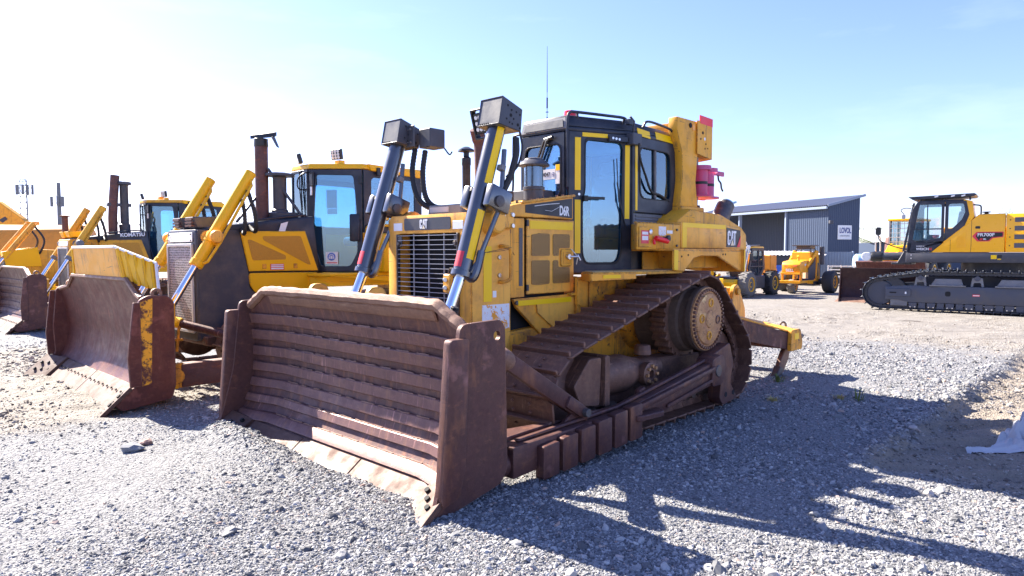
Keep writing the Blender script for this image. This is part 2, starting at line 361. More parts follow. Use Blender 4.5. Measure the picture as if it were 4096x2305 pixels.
def hull(pts):
    pts = sorted(set((round(a, 5), round(b, 5)) for a, b in pts))
    def half(ps):
        h = []
        for p in ps:
            while len(h) > 1 and (h[-1][0] - h[-2][0]) * (p[1] - h[-2][1]) - (h[-1][1] - h[-2][1]) * (p[0] - h[-2][0]) <= 0: h.pop()
            h.append(p)
        return h[:-1]
    return half(pts) + half(pts[::-1])          # counter-clockwise
def belt(circles, pitch):
    "positions (x, z, angle) of shoes round a set of wheels, ccw; angle is the travel tangent"
    h = hull([(cx + r * math.cos(2 * math.pi * i / 90), cz + r * math.sin(2 * math.pi * i / 90)) for cx, cz, r in circles for i in range(90)])
    P = [Vector(p) for p in h]; n = len(P); ls = [(P[(i + 1) % n] - P[i]).length for i in range(n)]; tot = sum(ls)
    k = round(tot / pitch); st = tot / k
    def at(s):
        s %= tot
        for i in range(n):
            if s <= ls[i]: return P[i].lerp(P[(i + 1) % n], s / ls[i])
            s -= ls[i]
        return P[0]
    out = []
    for j in range(k):
        a, b = at((j - .5) * st), at((j + .5) * st); m = (a + b) / 2; d = b - a
        out.append((m.x, m.y, math.atan2(d.y, d.x)))
    return out, st
# ------------------------------------------------------------------ shared machine helpers
def framepanel(mb, outer, inner, O, ex, ey, th):
    "flat frame: outer polygon with a rounded opening, both star-shaped, in 2D (u,v) on O+u*ex+v*ey, thickness th along ex x ey"
    O, ex, ey = Vector(O), Vector(ex), Vector(ey); nn = ex.cross(ey).normalized()
    cx = sum(p[0] for p in inner) / len(inner); cy = sum(p[1] for p in inner) / len(inner)
    angs = sorted(set(round(math.atan2(p[1] - cy, p[0] - cx), 4) for p in list(outer) + list(inner)))
    def hit(poly, a):
        d = Vector((math.cos(a), math.sin(a))); best = 0
        for i in range(len(poly)):
            p, q = Vector(poly[i - 1]) - Vector((cx, cy)), Vector(poly[i]) - Vector((cx, cy)); e = q - p
            den = d.x * e.y - d.y * e.x
            if abs(den) < 1e-9: continue
            t = (p.x * e.y - p.y * e.x) / den; s = (p.x * d.y - p.y * d.x) / den
            if t > 0 and -1e-4 <= s <= 1.0001: best = max(best, t)
        return (cx + d.x * best, cy + d.y * best)
    n = len(angs); lo = [hit(outer, a) for a in angs]; li = [hit(inner, a) for a in angs]; v = []
    for off in (0, th):
        for lp in (lo, li): v += [O + ex * p[0] + ey * p[1] + nn * off for p in lp]
    f = []
    for i in range(n):
        j = (i + 1) % n
        f += [(i, j, n + j, n + i), (2 * n + i, 3 * n + i, 3 * n + j, 2 * n + j), (i, 2 * n + i, 2 * n + j, j), (n + i, n + j, 3 * n + j, 3 * n + i)]
    mb.add(v, f); return mb
def panel2d(pts, O, ex, ey, th):
    O, ex, ey = Vector(O), Vector(ex), Vector(ey); nn = ex.cross(ey).normalized()
    return MB().slab([O + ex * p[0] + ey * p[1] for p in pts], nn * th)
def make_shoe(W, p, gh=.055, mat='track_rust'):
    m = MB(); c = .035
    m.prism([(-p * .5, -W / 2 + c), (-p * .42, -W / 2), (p * .40, -W / 2), (p * .52, -W / 2 + c * 1.6), (p * .52, W / 2 - c * 1.6), (p * .40, W / 2), (-p * .42, W / 2), (-p * .5, W / 2 - c)], 2, -.010, .012)
    m.prism([(-p * .46, .010), (-p * .30, .010), (-p * .335, gh), (-p * .425, gh)], 1, -W / 2 + .015, W / 2 - .015)
    for x in (-p * .12, p * .26):
        for y in (-.10, .10): m.cyl((x, y, .011), (x, y, .030), .017, .016, 6)
    return mesh(m, 'track_shoe', mat, .004)
def make_link(p, w=.16, h=.095, mat='track_rust'):
    m = MB()
    for s in (-1, 1):
        m.prism([(-p * .55, -.04), (-p * .42, -h), (-p * .1, -h), (0, -h * .72), (p * .1, -h), (p * .42, -h), (p * .55, -.04), (p * .42, -.012), (-p * .42, -.012)], 1, s * w - .025 * s, s * w + .022 * s)
    m.cyl((p * .5, -w - .03, -h * .55), (p * .5, w + .03, -h * .55), .032, n=8)
    return mesh(m, 'track_link', mat, .003)
def make_track(root, circles, pitch, yc, shoe, link, parent_part):
    pos, st = belt(circles, pitch)
    for x, z, a in pos:
        for nm, me in (('track_shoe', shoe), ('track_link', link)):
            if me is None: continue
            o = bpy.data.objects.new(nm, me); COL.objects.link(o); o.parent = parent_part
            place(o, (x, yc, z), (math.cos(a), 0, math.sin(a)), (math.sin(a), 0, -math.cos(a)))
def moldboard(mb, prof, sts, z0, z1, proud=0., th=.04, nz=8, crest=None):
    "curved sheet: prof(z)->x, sts list of (y, dx); crest(y) caps z"
    nz += 1; zs = [z0 + (z1 - z0) * i / (nz - 1) for i in range(nz)]; v = []; k = len(sts)
    for off in (proud, proud - th):
        for y, dx in sts:
            for z in zs:
                zz = min(z, crest(y)) if crest else z
                v.append((prof(zz) + dx + off, y, zz))
    f = []; M_ = k * nz
    for i in range(k - 1):
        for j in range(nz - 1):
            a, b, c, d = i * nz + j, (i + 1) * nz + j, (i + 1) * nz + j + 1, i * nz + j + 1
            f += [(a, b, c, d), (M_ + a, M_ + d, M_ + c, M_ + b)]
    for i in range(k - 1):
        f += [(i * nz, M_ + i * nz, M_ + (i + 1) * nz, (i + 1) * nz), (i * nz + nz - 1, (i + 1) * nz + nz - 1, M_ + (i + 1) * nz + nz - 1, M_ + i * nz + nz - 1)]
    for j in range(nz - 1):
        f += [(j, j + 1, M_ + j + 1, M_ + j), ((k - 1) * nz + j, M_ + (k - 1) * nz + j, M_ + (k - 1) * nz + j + 1, (k - 1) * nz + j + 1)]
    return mb.add(v, f)
def interp(tab):
    def f(t):
        if t <= tab[0][0]: return tab[0][1]
        for (a, b), (c, d) in zip(tab, tab[1:]):
            if t <= c: return b + (d - b) * (t - a) / (c - a)
        return tab[-1][1]
    return f
def work_lamp(parent, p, d, w=.12, h=.10, name='work_lamp', lens='lamp_glass'):
    d = Vector(d).normalized(); up = Vector((0, 0, 1))
    o = obj(name, MB().obox(p, (.06, w, h), d), 'black_plastic', parent, .008)
    sd = up.cross(d).normalized(); u2 = d.cross(sd); m = MB()
    for i in range(-1, 2):
        for j in range(-1, 2):
            c = Vector(p) + d * .031 + sd * i * w * .28 + u2 * j * h * .28; m.cyl(c, c + d * .006, w * .12, n=8)
    obj('lamp_lens', m, lens, o, 0)
    return o
def cat_logo(parent, O, ex, ey, h, mat='white_decal', tri='logo_pale', name='logo'):
    "three block letters with a triangle under the A; O lower left, h letter height"
    O, ex, ey = Vector(O), Vector(ex).normalized(), Vector(ey).normalized(); nn = ex.cross(ey).normalized()
    def pl(pts, m, off=0, th=.003): m.slab([O + ex * (x * h) + ey * (y * h) + nn * off for x, y in pts], nn * th)
    m = MB()
    # C
    w = .42
    pl([(0, .12), (.12, 0), (.16, .0), (.16, 1), (.12, 1), (0, .88)], m)
    pl([(.16, 0), (.31, 0), (.42, .12), (.42, .38), (.27, .38), (.27, .16), (.16, .16)], m)
    pl([(.16, 1), (.16, .84), (.27, .84), (.27, .64), (.42, .64), (.42, .88), (.31, 1)], m)
    # A
    pl([(.47, .0), (.61, .0), (.66, .42), (.60, .62), (.62, 1.0), (.60, 1.0)], m); pl([(.60, 1.0), (.78, 1.0), (.76, .62), (.66, .42), (.60, .62)], m)
    pl([(.78, 1.0), (.91, .0), (.77, .0), (.71, .42), (.76, .62)], m); pl([(.66, .42), (.71, .42), (.76, .62), (.60, .62)], m)
    # T
    pl([(.84, 1), (1.28, 1), (1.28, .84), (1.14, .84), (1.14, 0), (.99, 0), (.99, .84), (.84, .84)], m)
    o = obj(name, m, mat, parent, 0)
    t = MB(); pl([(.42, -.02), (.96, -.02), (.69, .40)], t, .0032); obj('logo_triangle', t, tri, o, 0)
    k = MB(); pl([(.36, -.04), (1.02, -.04), (.69, .47), (.69, .40), (.96, -.02), (.42, -.02), (.69, .40), (.69, .47)][:0] or [(.36, -.02), (.42, -.02), (.69, .40), (.69, .47)], k, .0034); pl([(1.02, -.02), (.69, .47), (.69, .40), (.96, -.02)], k, .0034)
    obj('logo_outline', k, 'print_black', o, 0)
    return o

# ------------------------------------------------------------------ main bulldozer (x forward, y left, z up)
HEAD = math.atan2(-.722, -.692)
ROW_O = Vector((.52, 7.813, 0)); ROW_F = Vector((-.692, -.722, 0)); ROW_L = Vector((.722, -.692, 0))
def row(x, y, z=0): return ROW_O + ROW_F * x + ROW_L * y + Vector((0, 0, z))
D = thing('bulldozer', 'worn yellow and black bulldozer with ribbed rusty blade in front, nearest the camera', 'bulldozer', ROW_O, HEAD)

# --- blade
PX = interp([(-.02, 3.14), (.0, 3.10), (.08, 2.96), (.14, 2.90), (.25, 2.83), (.38, 2.78), (.5, 2.745), (.64, 2.725), (.83, 2.72), (1.04, 2.74), (1.23, 2.79), (1.39, 2.86)])
W = 1.63; YW = 1.16
STS = [(-W, .10), (-1.4, .055), (-YW, 0), (-.6, 0), (0, 0), (.6, 0), (YW, 0), (1.4, .055), (W, .10)]
CREST = interp([(-W, 1.21), (-1.30, 1.385), (1.30, 1.385), (W, 1.21)])
bl = obj('blade', moldboard(MB(), PX, [(-W, .10), (-1.46, .066), (-1.30, .03), (-YW, 0), (0, 0), (YW, 0), (1.30, .03), (1.46, .066), (W, .10)], .06, 1.385, 0, .06, 14, CREST), 'blade_rust', D, .01)
rs = random.Random(3)
for i, (a, b) in enumerate([(1.035, 1.135), (.875, .975), (.715, .81), (.56, .65), (.41, .495), (.265, .34), (.115, .195)]):
    sts = []
    for y, dx in STS: sts.append((max(-W + .012, min(W - .012, y)), dx))
    m = moldboard(MB(), PX, sts, a, b, .034 + rs.uniform(-.004, .005), .045, 1)
    obj('wear_strip', m, 'blade_strip', bl, .007)
    m = MB()                                                    # broken weld bead along the top of the strip
    for q in range(9):
        y0 = -1.1 + q * .25 + rs.uniform(0, .05); y1 = y0 + rs.uniform(.10, .22)
        m.tube([(PX(b) + .022, y, b + .002 + rs.uniform(-.003, .003)) for y in np.linspace(y0, min(y1, 1.14), 6)], .0065, 6)
    obj('weld_bead', m, 'edge_rust', bl, 0)
cr = MB()                                                         # worn rolled top edge
pts = [(-1.60, .10), (-1.46, .066), (-1.30, .03), (-1.0, 0), (-.5, 0), (0, 0), (.5, 0), (1.0, 0), (1.30, .03), (1.46, .066), (1.60, .10)]
path = []
for (y, dx), (y2, dx2) in zip(pts, pts[1:]):
    for t in np.linspace(0, 1, 7)[:-1]:
        yy = y + (y2 - y) * t; path.append(Vector((PX(CREST(yy)) + dx + (dx2 - dx) * t - .01 + rs.uniform(-.003, .003), yy, CREST(yy) - .012 + rs.uniform(-.004, .003))))
cr.tube(path, [.046 + rs.uniform(-.004, .004) for _ in path], 8)
obj('top_edge', cr, 'edge_rust', bl, 0)
m = moldboard(MB(), PX, [(-1.25, .015), (-YW, 0), (0, 0), (YW, 0), (1.25, .015)], 1.245, 1.335, .03, .03, 1); obj('top_strip', m, 'edge_rust', bl, .012)
for y0, y1 in ((-1.34, -.42), (-.412, .47), (.478, 1.33)):
    m = MB(); m.slab([(2.955, y0, .088), (2.975, y0, .112), (3.17, y0, -.03), (3.13, y0, -.05)], (0, y1 - y0, 0)); obj('cutting_edge', m, 'cutting_rust', bl, .006)
for s in (-1, 1):
    m = MB(); m.slab([(2.96, s * 1.345, .09), (3.17, s * 1.345, -.03), (3.33, s * 1.70, -.03), (3.05, s * 1.68, .16)], (.03, 0, .035)); e = obj('end_bit', m, 'cutting_rust', bl, .008)
    m = MB()
    for q in range(3): 
        p = Vector((3.06 + .07 * q, s * (1.42 + .085 * q), .095 - .02 * q)); m.cyl(p, p + Vector((.02, 0, .03)), .02, n=8)
    obj('bolt_hole', m, 'dark_void', e, 0)
    # end plate and thicker front wing plate
    out = rpoly([(2.53, .19), (2.60, .10), (3.19, -.02), (3.21, .05), (3.06, .60), (2.98, 1.265), (2.60, 1.275), (2.555, 1.22)], .06, 4)
    hx, hz, hr = 2.635, 1.165, .034
    if s > 0:
        k = max(range(len(out)), key=lambda i: -((out[i][0] - hx) ** 2 + (out[i][1] - hz) ** 2))
        hole = [(hx + hr * math.cos(2 * math.pi * q / 12), hz + hr * math.sin(2 * math.pi * q / 12)) for q in range(12)]
        j = min(range(12), key=lambda i: (hole[i][0] - out[k][0]) ** 2 + (hole[i][1] - out[k][1]) ** 2)
        area = sum(out[i - 1][0] * out[i][1] - out[i][0] * out[i - 1][1] for i in range(len(out)))
        hs = [hole[(j + (-q if area > 0 else q)) % 12] for q in range(13)]
        out = out[:k + 1] + hs + [(out[k][0] + 1e-4, out[k][1] + 1e-4)] + out[k + 1:]
    obj('end_plate', MB().prism(out, 1, s * 1.625, s * 1.66), 'blade_rust', bl, 0 if s > 0 else .006)
    obj('wing_plate', MB().prism(rpoly([(2.93, 1.175), (3.10, 1.175), (3.185, .14), (3.17, .075), (3.02, .12), (2.97, .30)], .03, 3), 1, s * 1.63, s * 1.70), 'blade_rust', bl, .01, 2)
m = MB()
for y in (-.9, -.3, .3, .9): m.box(2.50, 2.70, y - .03, y + .03, .15, 1.2)
m.box(2.42, 2.66, -1.5, 1.5, .12, .32); m.box(2.50, 2.68, -1.5, 1.5, .9, 1.1)
obj('back_frame', m, 'blade_rust', bl)
for y in (-.62, .28):
    obj('lifting_lug', MB().prism(rpoly([(2.55, 1.25), (2.85, 1.25), (2.78, 1.46), (2.64, 1.46)], .05, 4), 1, y, y + .06), 'cat_yellow_clean', bl, .008)

# --- push arms
for s in (-1, 1):
    pa = obj('push_arm', MB().slab([(2.42, s * 1.46, .31), (2.42, s * 1.46, .07), (.85, s * 1.46, .165), (-.75, s * 1.46, .36), (-.75, s * 1.46, .60), (1.0, s * 1.46, .345)], (0, s * .155, 0)), 'blade_rust', D, .014, 2)
    obj('front_gusset', MB().slab([(2.40, s * 1.18, .30), (1.62, s * 1.44, .325), (2.40, s * 1.44, .30)], (0, 0, .03)), 'blade_rust', pa)
    obj('ball_joint', MB().lathe((2.36, s * 1.50, .17), (1, 0, 0), [(.05, 0), (.085, .03), (.10, .09), (.085, .15), (.05, .18)], 16), 'blade_rust', pa, 0)
    obj('top_rail', MB().slab([(2.30, s * 1.50, .315), (1.0, s * 1.50, .35), (-.70, s * 1.50, .60), (-.70, s * 1.50, .63), (1.0, s * 1.50, .38), (2.30, s * 1.50, .335)], (0, s * .05, 0)), 'blade_rust', pa, .008)
    obj('side_rail', MB().slab([(.90, s * 1.615, .30), (-.62, s * 1.615, .50), (-.62, s * 1.615, .55), (.90, s * 1.615, .36)], (0, s * .045, 0)), 'blade_rust', pa, .012, 2)
    obj('side_rail', MB().slab([(.30, s * 1.615, .255), (-.62, s * 1.615, .385), (-.62, s * 1.615, .42), (.30, s * 1.615, .29)], (0, s * .025, 0)), 'blade_rust', pa, .008)
    obj('step_plate', MB().prism(rpoly([(.90, s * 1.60), (.93, s * 1.72), (.55, s * 1.76), (.46, s * 1.60)], .05, 4), 2, .245, .295), 'blade_rust', pa, .008)
    for q in range(6):
        x1 = 2.16 - q * .232; zb = .02 + q * .012; zt = .275 + q * .022
        obj('wear_pad', MB().prism(rpoly([(x1 - .185, zb + .01), (x1, zb), (x1, zt), (x1 - .185, zt + .012)], .018, 3), 1, s * 1.60, s * 1.685), 'blade_rust', pa, .012, 2)
    m = MB()
    for q in range(14): m.box(.52 - q * .032, .536 - q * .032, s * 1.47, s * 1.51, .40 + q * .0045, .44 + q * .0045)
    obj('tooth_rack', m, 'blade_rust', pa, .003)
    obj('rack_stop', MB().prism([(.62, .39), (.50, .43), (.52, .48), (.60, .46)], 1, s * 1.46, s * 1.52), 'blade_rust', pa)
    # rear end casting, pin, bracket with holes
    obj('arm_end', MB().prism(rpoly([(-.58, .33), (-.80, .33), (-.86, .40), (-.86, .58), (-.80, .66), (-.58, .62)], .05, 4), 1, s * 1.44, s * 1.64), 'blade_rust', pa, .01, 2)
    obj('arm_pin', MB().cyl((-.70, s * 1.60, .49), (-.70, s * 1.652, .49), .062, n=20), 'dull_steel', pa, .006)
    br = obj('trunnion_bracket', MB().prism(rpoly([(-.72, .64), (-1.14, .74), (-1.24, .50), (-1.16, .30), (-1.34, .10), (-1.0, .06), (-.92, .14), (-.95, .34)], .03, 3), 1, s * 1.40, s * 1.55), 'blade_rust', pa, .01)
    m = MB()
    for hx in (-1.06, -1.24): m.cyl((hx, s * 1.548, .17), (hx, s * 1.553, .17), .03, n=12)
    obj('bolt_hole', m, 'dark_void', br, 0)
    # diagonal brace
    p0, p1 = Vector((2.42, s * 1.46, .98)), Vector((1.48, s * 1.49, .40))
    bc = obj('brace', MB().beam(p0, p1, .07, .13), 'blade_rust', D, .012, 2)
    obj('brace_fork', MB().beam(p1.lerp(p0, .22), p1.lerp(p0, -.06), .13, .105), 'blade_rust', bc, .02, 2)
    obj('brace_pin', MB().cyl((1.49, s * 1.38, .405), (1.49, s * 1.60, .405), .036, n=14), 'dull_steel', bc, .004)
    obj('brace_lug', MB().prism([(1.78, .31), (1.55, .44), (1.44, .45), (1.40, .38), (.95, .36), (.95, .33)], 1, s * 1.47, s * 1.51), 'blade_rust', bc)
    obj('brace_socket', MB().lathe((2.44, s * 1.46, .99), (-.85, 0, -.52), [(.05, 0), (.08, .04), (.08, .12), (.06, .16)], 12), 'edge_rust', bc, 0)

# --- tracks
shoe = make_shoe(.70, .205); link = make_link(.205)
CIRC = [(-.83, 1.02, .475), (1.37, .475, .425), (-1.49, .475, .425)]
for s in (-1, 1):
    tp = bpy.data.objects.new('track', None); COL.objects.link(tp); tp.parent = D
    make_track(D, CIRC, .205, s * 1.11, shoe, link, tp)
    tf = obj('track_frame', MB().prism([(1.35, .34), (1.35, .60), (.9, .66), (-1.1, .60), (-1.45, .55), (-1.45, .34), (-1.1, .26), (1.0, .26)], 1, s * .92, s * 1.18), 'track_rust', D, .02)
    rt = obj('recoil_housing', MB().lathe((1.02, s * 1.14, .56), (-1, 0, -.02), [(.15, -.02), (.21, 0), (.215, .02), (.215, .05), (.19, .06), (.19, .62), (.16, .72), (.12, .95), (.11, 1.25)], 24), 'track_rust', D, 0)
    obj('housing_cap', MB().cyl((.05, s * 1.18, .70), (.05, s * 1.18, .80), .095, .08, n=10), 'track_rust', rt, .008)
    m = MB().lathe((.16, s * 1.28, .53), (0, s, 0), [(.12, 0), (.12, .07), (.09, .085), (.045, .085), (.04, .03)], 18); fl = obj('adjuster_flange', m, 'track_rust', rt, 0)
    m = MB()
    for q in range(8):
        a = q * math.pi / 4; m.cyl((.16 + .085 * math.cos(a), s * 1.36, .53 + .085 * math.sin(a)), (.16 + .085 * math.cos(a), s * 1.385, .53 + .085 * math.sin(a)), .018, n=6)
    obj('bolt', m, 'hub_yellow', fl, 0)
    obj('idler_guard', MB().prism(rpoly([(1.05, .36), (1.32, .40), (1.42, .58), (1.20, .80), (1.02, .80)], .03, 3), 1, s * 1.02, s * 1.38), 'track_rust', D, .015)
    obj('guard_plate', MB().prism([(1.0, .35), (1.0, .80), (.98, .82), (.93, .80), (.93, .35)], 1, s * .98, s * 1.41), 'track_rust', D)
    for cx, cz, r in ((1.37, .475, .36), (-1.49, .475, .36)):
        obj('idler', MB().lathe((cx, s * .99, cz), (0, s, 0), [(.10, -.03), (r * .55, 0), (r * .95, .01), (r, .03), (r, .075), (r * .93, .08), (r * .93, .16), (r, .165), (r, .21), (r * .95, .23), (r * .5, .24), (.12, .28), (.05, .28)], 32), 'track_rust', D, 0)
    for q in range(7):
        x = 1.0 - q * .34
        obj('track_roller', MB().lathe((x, s * .95, .20), (0, s, 0), [(.05, -.02), (.11, 0), (.125, .02), (.09, .06), (.09, .24), (.125, .28), (.11, .32), (.05, .36), (.045, .41)], 16), 'track_dust', D, 0)
    m = MB()                                                     # sprocket rim with teeth
    n = 26; ro, ri, yy0, yy1 = .46, .40, s * .99, s * 1.17; v = []
    for i in range(n * 2):
        a = math.pi * i / n; rr = ro if i % 2 == 0 else .418
        for dy in (-.035, .035): v.append((-.83 + rr * math.cos(a + dy * 1.2), 0, 1.02 + rr * math.sin(a + dy * 1.2)))
    pp = [(p[0], p[2]) for p in v]
    m.prism(pp, 1, yy0, yy1); sp = obj('sprocket', m, 'track_rust', D, .004)
    obj('final_drive_drum', MB().lathe((-.83, s * .75, 1.02), (0, s, 0), [(.40, 0), (.40, .32), (.385, .36), (.375, .44), (.36, .50), (.335, .52), (.335, .60), (.355, .61), (.355, .665), (.30, .68)], 40), 'track_dust', sp, 0)
    hubc = obj('hub_cover', MB().lathe((-.83, s * 1.42, 1.02), (0, s, 0), [(.345, 0), (.345, .018), (.285, .022), (.275, .040), (.265, .045), (.10, .048), (.095, .060), (.09, .062), (.0001, .062)], 40, False), 'hub_yellow', D, 0)
    m = MB()
    for q in range(44):
        a = 2 * math.pi * q / 44; c = (-.83 + .317 * math.cos(a), s * 1.438, 1.02 + .317 * math.sin(a)); m.cyl(c, (c[0], s * 1.466, c[2]), .017, .015, 6)
    obj('bolt', m, 'track_rust', hubc, 0)
    for q, a in enumerate((95, 185, 275, 5)):
        c = (-.83 + .178 * math.cos(R(a)), s * 1.46, 1.02 + .178 * math.sin(R(a)))
        obj('hub_plug', MB().lathe(c, (0, s, 0), [(.052, 0), (.050, .016), (.034, .018), (.032, .006), (.0001, .006)], 16, False), 'cat_yellow_olive' if q != 1 else 'track_rust', hubc, 0)
    m = MB(); m.box(-.72, -.60, s * 1.462, s * 1.468, 1.27, 1.275); obj('scribed_mark', m, 'print_black', hubc, 0)

# --- hull, belly
obj('main_frame', MB().prism([(1.9, .55), (1.9, .95), (.3, 1.05), (-1.9, 1.25), (-2.3, .9), (-2.2, .45), (1.5, .45)], 1, -.55, .55), 'cat_yellow_dirty', D, .02)
obj('side_plate', MB().slab([(.43, .60, 1.48), (.43, .60, 1.02), (-.10, .60, .98), (-.60, .60, .80), (-1.30, .60, .85), (-1.30, .60, 1.48)], (0, .03, 0)), 'cat_yellow_dirty', D)
obj('final_drive_case', MB().lathe((-.83, .40, 1.02), (0, 1, 0), [(.42, 0), (.42, .15), (.36, .30), (.36, .42)], 24), 'cat_yellow_dirty', D, 0)
obj('final_drive_case', MB().lathe((-.83, -.40, 1.02), (0, -1, 0), [(.42, 0), (.42, .15), (.36, .30), (.36, .42)], 24), 'cat_yellow_dirty', D, 0)

# --- radiator guard and grille
rg = obj('radiator_guard', MB().box(1.40, 1.78, -.60, -.50, .72, 2.06).box(1.40, 1.78, .50, .60, .72, 2.06).box(1.40, 1.78, -.50, .50, 1.99, 2.10), 'cat_yellow_clean', D, .02, 2)
fr = framepanel(MB(), [(-.60, .80), (.60, .80), (.60, 2.055), (.54, 2.10), (-.54, 2.10), (-.60, 2.055)], rrect(-.44, .46, .95, 1.925, .02, 2), (1.78, 0, 0), (0, 1, 0), (0, 0, 1), .13)
obj('front_frame', fr, 'cat_yellow_clean', rg, .022, 2)
obj('radiator_core', MB().box(1.66, 1.72, -.5, .5, .85, 1.98), 'dark_void', rg, 0)
obj('bay_light_block', MB().box(.42, 1.62, -.46, .46, .90, 2.06), 'dark_void', D, .02)  # unseen solid added in the hollow hood to stop sun passing through
for q in range(22):
    z = 1.905 - q * .0445
    obj('grille_bar', MB().box(1.905, 1.93, -.425, .45, z - .0027, z + .0027), 'light_grey', rg, 0)
for y in (-.205, .02, .24): obj('grille_post', MB().box(1.896, 1.906, y - .005, y + .005, .95, 1.92), 'light_grey', rg, 0)
for y in (-.436, .452): obj('grille_edge', MB().box(1.895, 1.935, y - .008, y + .008, .95, 1.92), 'dull_steel', rg, .002)
for y in (-.40, .43): obj('grille_bolt', MB().box(1.91, 1.925, y - .03, y + .03, 1.80, 1.90).cyl((1.92, y, 1.83), (1.95, y, 1.83), .02, n=8), 'dull_steel', rg, .003)
obj('name_band', MB().prism(rrect(-.335, .345, 1.955, 2.070, .02, 3), 0, 1.910, 1.918), 'dark_grey', rg, 0)
cat_logo(rg, (1.919, -.09, 1.968), (0, 1, 0), (0, 0, 1), .088)
for y0, y1 in ((-.505, -.37), (.375, .515)): obj('white_label', MB().box(1.91, 1.917, y0, y1, 1.955, 2.03), 'white_decal', rg, .002)
# grille latch
la = obj('grille_latch', MB().prism(rrect(.33, .43, 1.38, 1.55, .02, 3), 0, 1.955, 2.0), 'cat_yellow_clean', rg, .008)
obj('latch_fitting', MB().cyl((2.0, .36, 1.50), (2.03, .40, 1.50), .02, n=10).cyl((2.0, .36, 1.43), (2.03, .40, 1.43), .02, n=10).cyl((1.99, .40, 1.47), (1.95, .44, 1.42), .015, n=8), 'bright_steel', la, .003)
obj('latch_cutout', MB().tube([(1.94, .47, 1.60), (1.945, .37, 1.60), (1.945, .35, 1.58), (1.945, .34, 1.30), (1.945, .36, 1.28), (1.94, .46, 1.28)], .008, 6), 'dull_steel', la, 0)
# side cheek of radiator guard
ck = obj('guard_cheek', MB().slab([(1.41, .60, 2.03), (1.86, .60, 2.03), (1.90, .60, 1.9), (1.90, .60, .75), (1.50, .60, .70), (1.41, .60, 1.0)], (0, .012, 0)), 'cat_yellow_clean', D, .004)
obj('peeled_sticker', MB().box(1.43, 1.78, .613, .616, 1.04, 1.27), 'peeled_white', ck, 0)
obj('small_label', MB().box(1.60, 1.645, .613, .6155, 1.335, 1.395), 'white_decal', ck, 0)
obj('reflector_tape', MB().box(1.66, 1.76, .612, .6155, 1.30, 1.80), 'tape_yellow', ck, 0)
obj('grab_handle', MB().tube(curve([(1.55, .61, 1.80), (1.55, .66, 1.80), (1.50, .69, 1.78), (1.485, .69, 1.70), (1.485, .69, 1.55), (1.50, .69, 1.50), (1.55, .66, 1.475), (1.56, .61, 1.475)], 4), .018, 8), 'cat_yellow', ck, 0)
for z in (1.70, 1.535): obj('bolt', MB().cyl((1.565, .61, z), (1.565, .63, z), .022, n=6), 'bright_steel', ck, .002)
obj('tie_wire', MB().tube([(1.90, .63, 1.74), (1.75, .66, 1.745), (1.60, .69, 1.76), (1.52, .70, 1.775)], .003, 4).tube([(1.90, .64, 1.72), (1.72, .67, 1.755), (1.50, .71, 1.79)], .003, 4).tube([(1.50, .70, 1.78), (1.44, .69, 1.72)], .003, 4), 'rubber', ck, 0)
obj('lower_cheek', MB().slab([(1.88, .56, .95), (1.88, .56, .55), (1.2, .56, .60), (1.05, .56, .85), (1.20, .56, .98)], (0, .03, 0)), 'cat_yellow_dirty', D)
# --- hood
hd = obj('hood', MB().slab([(1.40, -.52, 2.085), (1.40, -.52, 2.16), (1.26, -.52, 2.205), (.36, -.52, 2.335), (.36, -.52, 2.085)], (0, 1.04, 0)), 'cat_yellow_clean', D, .02, 2)
obj('hood_lip', MB().slab([(1.16, .50, 2.215), (.34, .50, 2.325), (.34, .50, 2.35), (1.16, .50, 2.24)], (0, .035, 0)), 'cat_yellow_clean', hd, .008)
m = MB()
for q in range(9): m.cyl((1.24 - q * .10, .44, 2.205 + q * .0145), (1.24 - q * .10, .44, 2.235 + q * .0145), .014, n=6)
obj('bolt', m, 'dull_steel', hd, 0)
nb = obj('name_stripe', MB().slab([(1.11, .521, 2.205), (1.11, .521, 2.13), (.39, .521, 2.10), (.39, .521, 2.305)], (0, .004, 0)), 'decal_black', hd, 0)
text('D6R', 'model_lettering', 'white_decal', nb, (.60, .5262, 2.128), (-1, 0, -.03), (0, 0, 1), .135, .0015, .004, .62)
obj('stripe_scratch', MB().tube([(.98, .526, 2.20), (.80, .526, 2.225), (.60, .526, 2.245)], .004, 4).tube([(.82, .526, 2.165), (.72, .526, 2.16), (.62, .526, 2.20), (.56, .526, 2.225)], .002, 4), 'paper', nb, 0)
ep = obj('engine_door', MB().box(.37, 1.10, .515, .535, 1.335, 2.075), 'cat_yellow_clean', D, .006)
def mesh_patch(pts): return MB().prism(pts, 1, .536, .541)
for pts in ([(1.04, 1.92), (.94, 1.93), (.94, 1.935), (.765, 1.93), (.765, 1.71), (1.04, 1.71)], [(.715, 1.93), (.445, 1.93), (.445, 1.79), (.62, 1.79), (.62, 1.71), (.715, 1.71)],
            [(1.04, 1.665), (.765, 1.665), (.765, 1.43), (.94, 1.42), (1.04, 1.43)], [(.715, 1.665), (.63, 1.665), (.63, 1.595), (.445, 1.595), (.445, 1.43), (.715, 1.43)]):
    obj('perforated_panel', mesh_patch(rpoly(pts, .02, 2)), 'mesh_yellow', ep, 0)
obj('reflector_tape', MB().box(.40, 1.06, .536, .540, 1.975, 2.055), 'tape_yellow', ep, 0)
dl = obj('door_latch', MB().prism(rrect(.42, .60, 1.60, 1.78, .03, 3), 1, .535, .552), 'cat_yellow_olive', ep, .006)
obj('latch_recess', MB().box(.45, .57, .552, .555, 1.63, 1.75), 'cat_yellow_dirty', dl, 0)
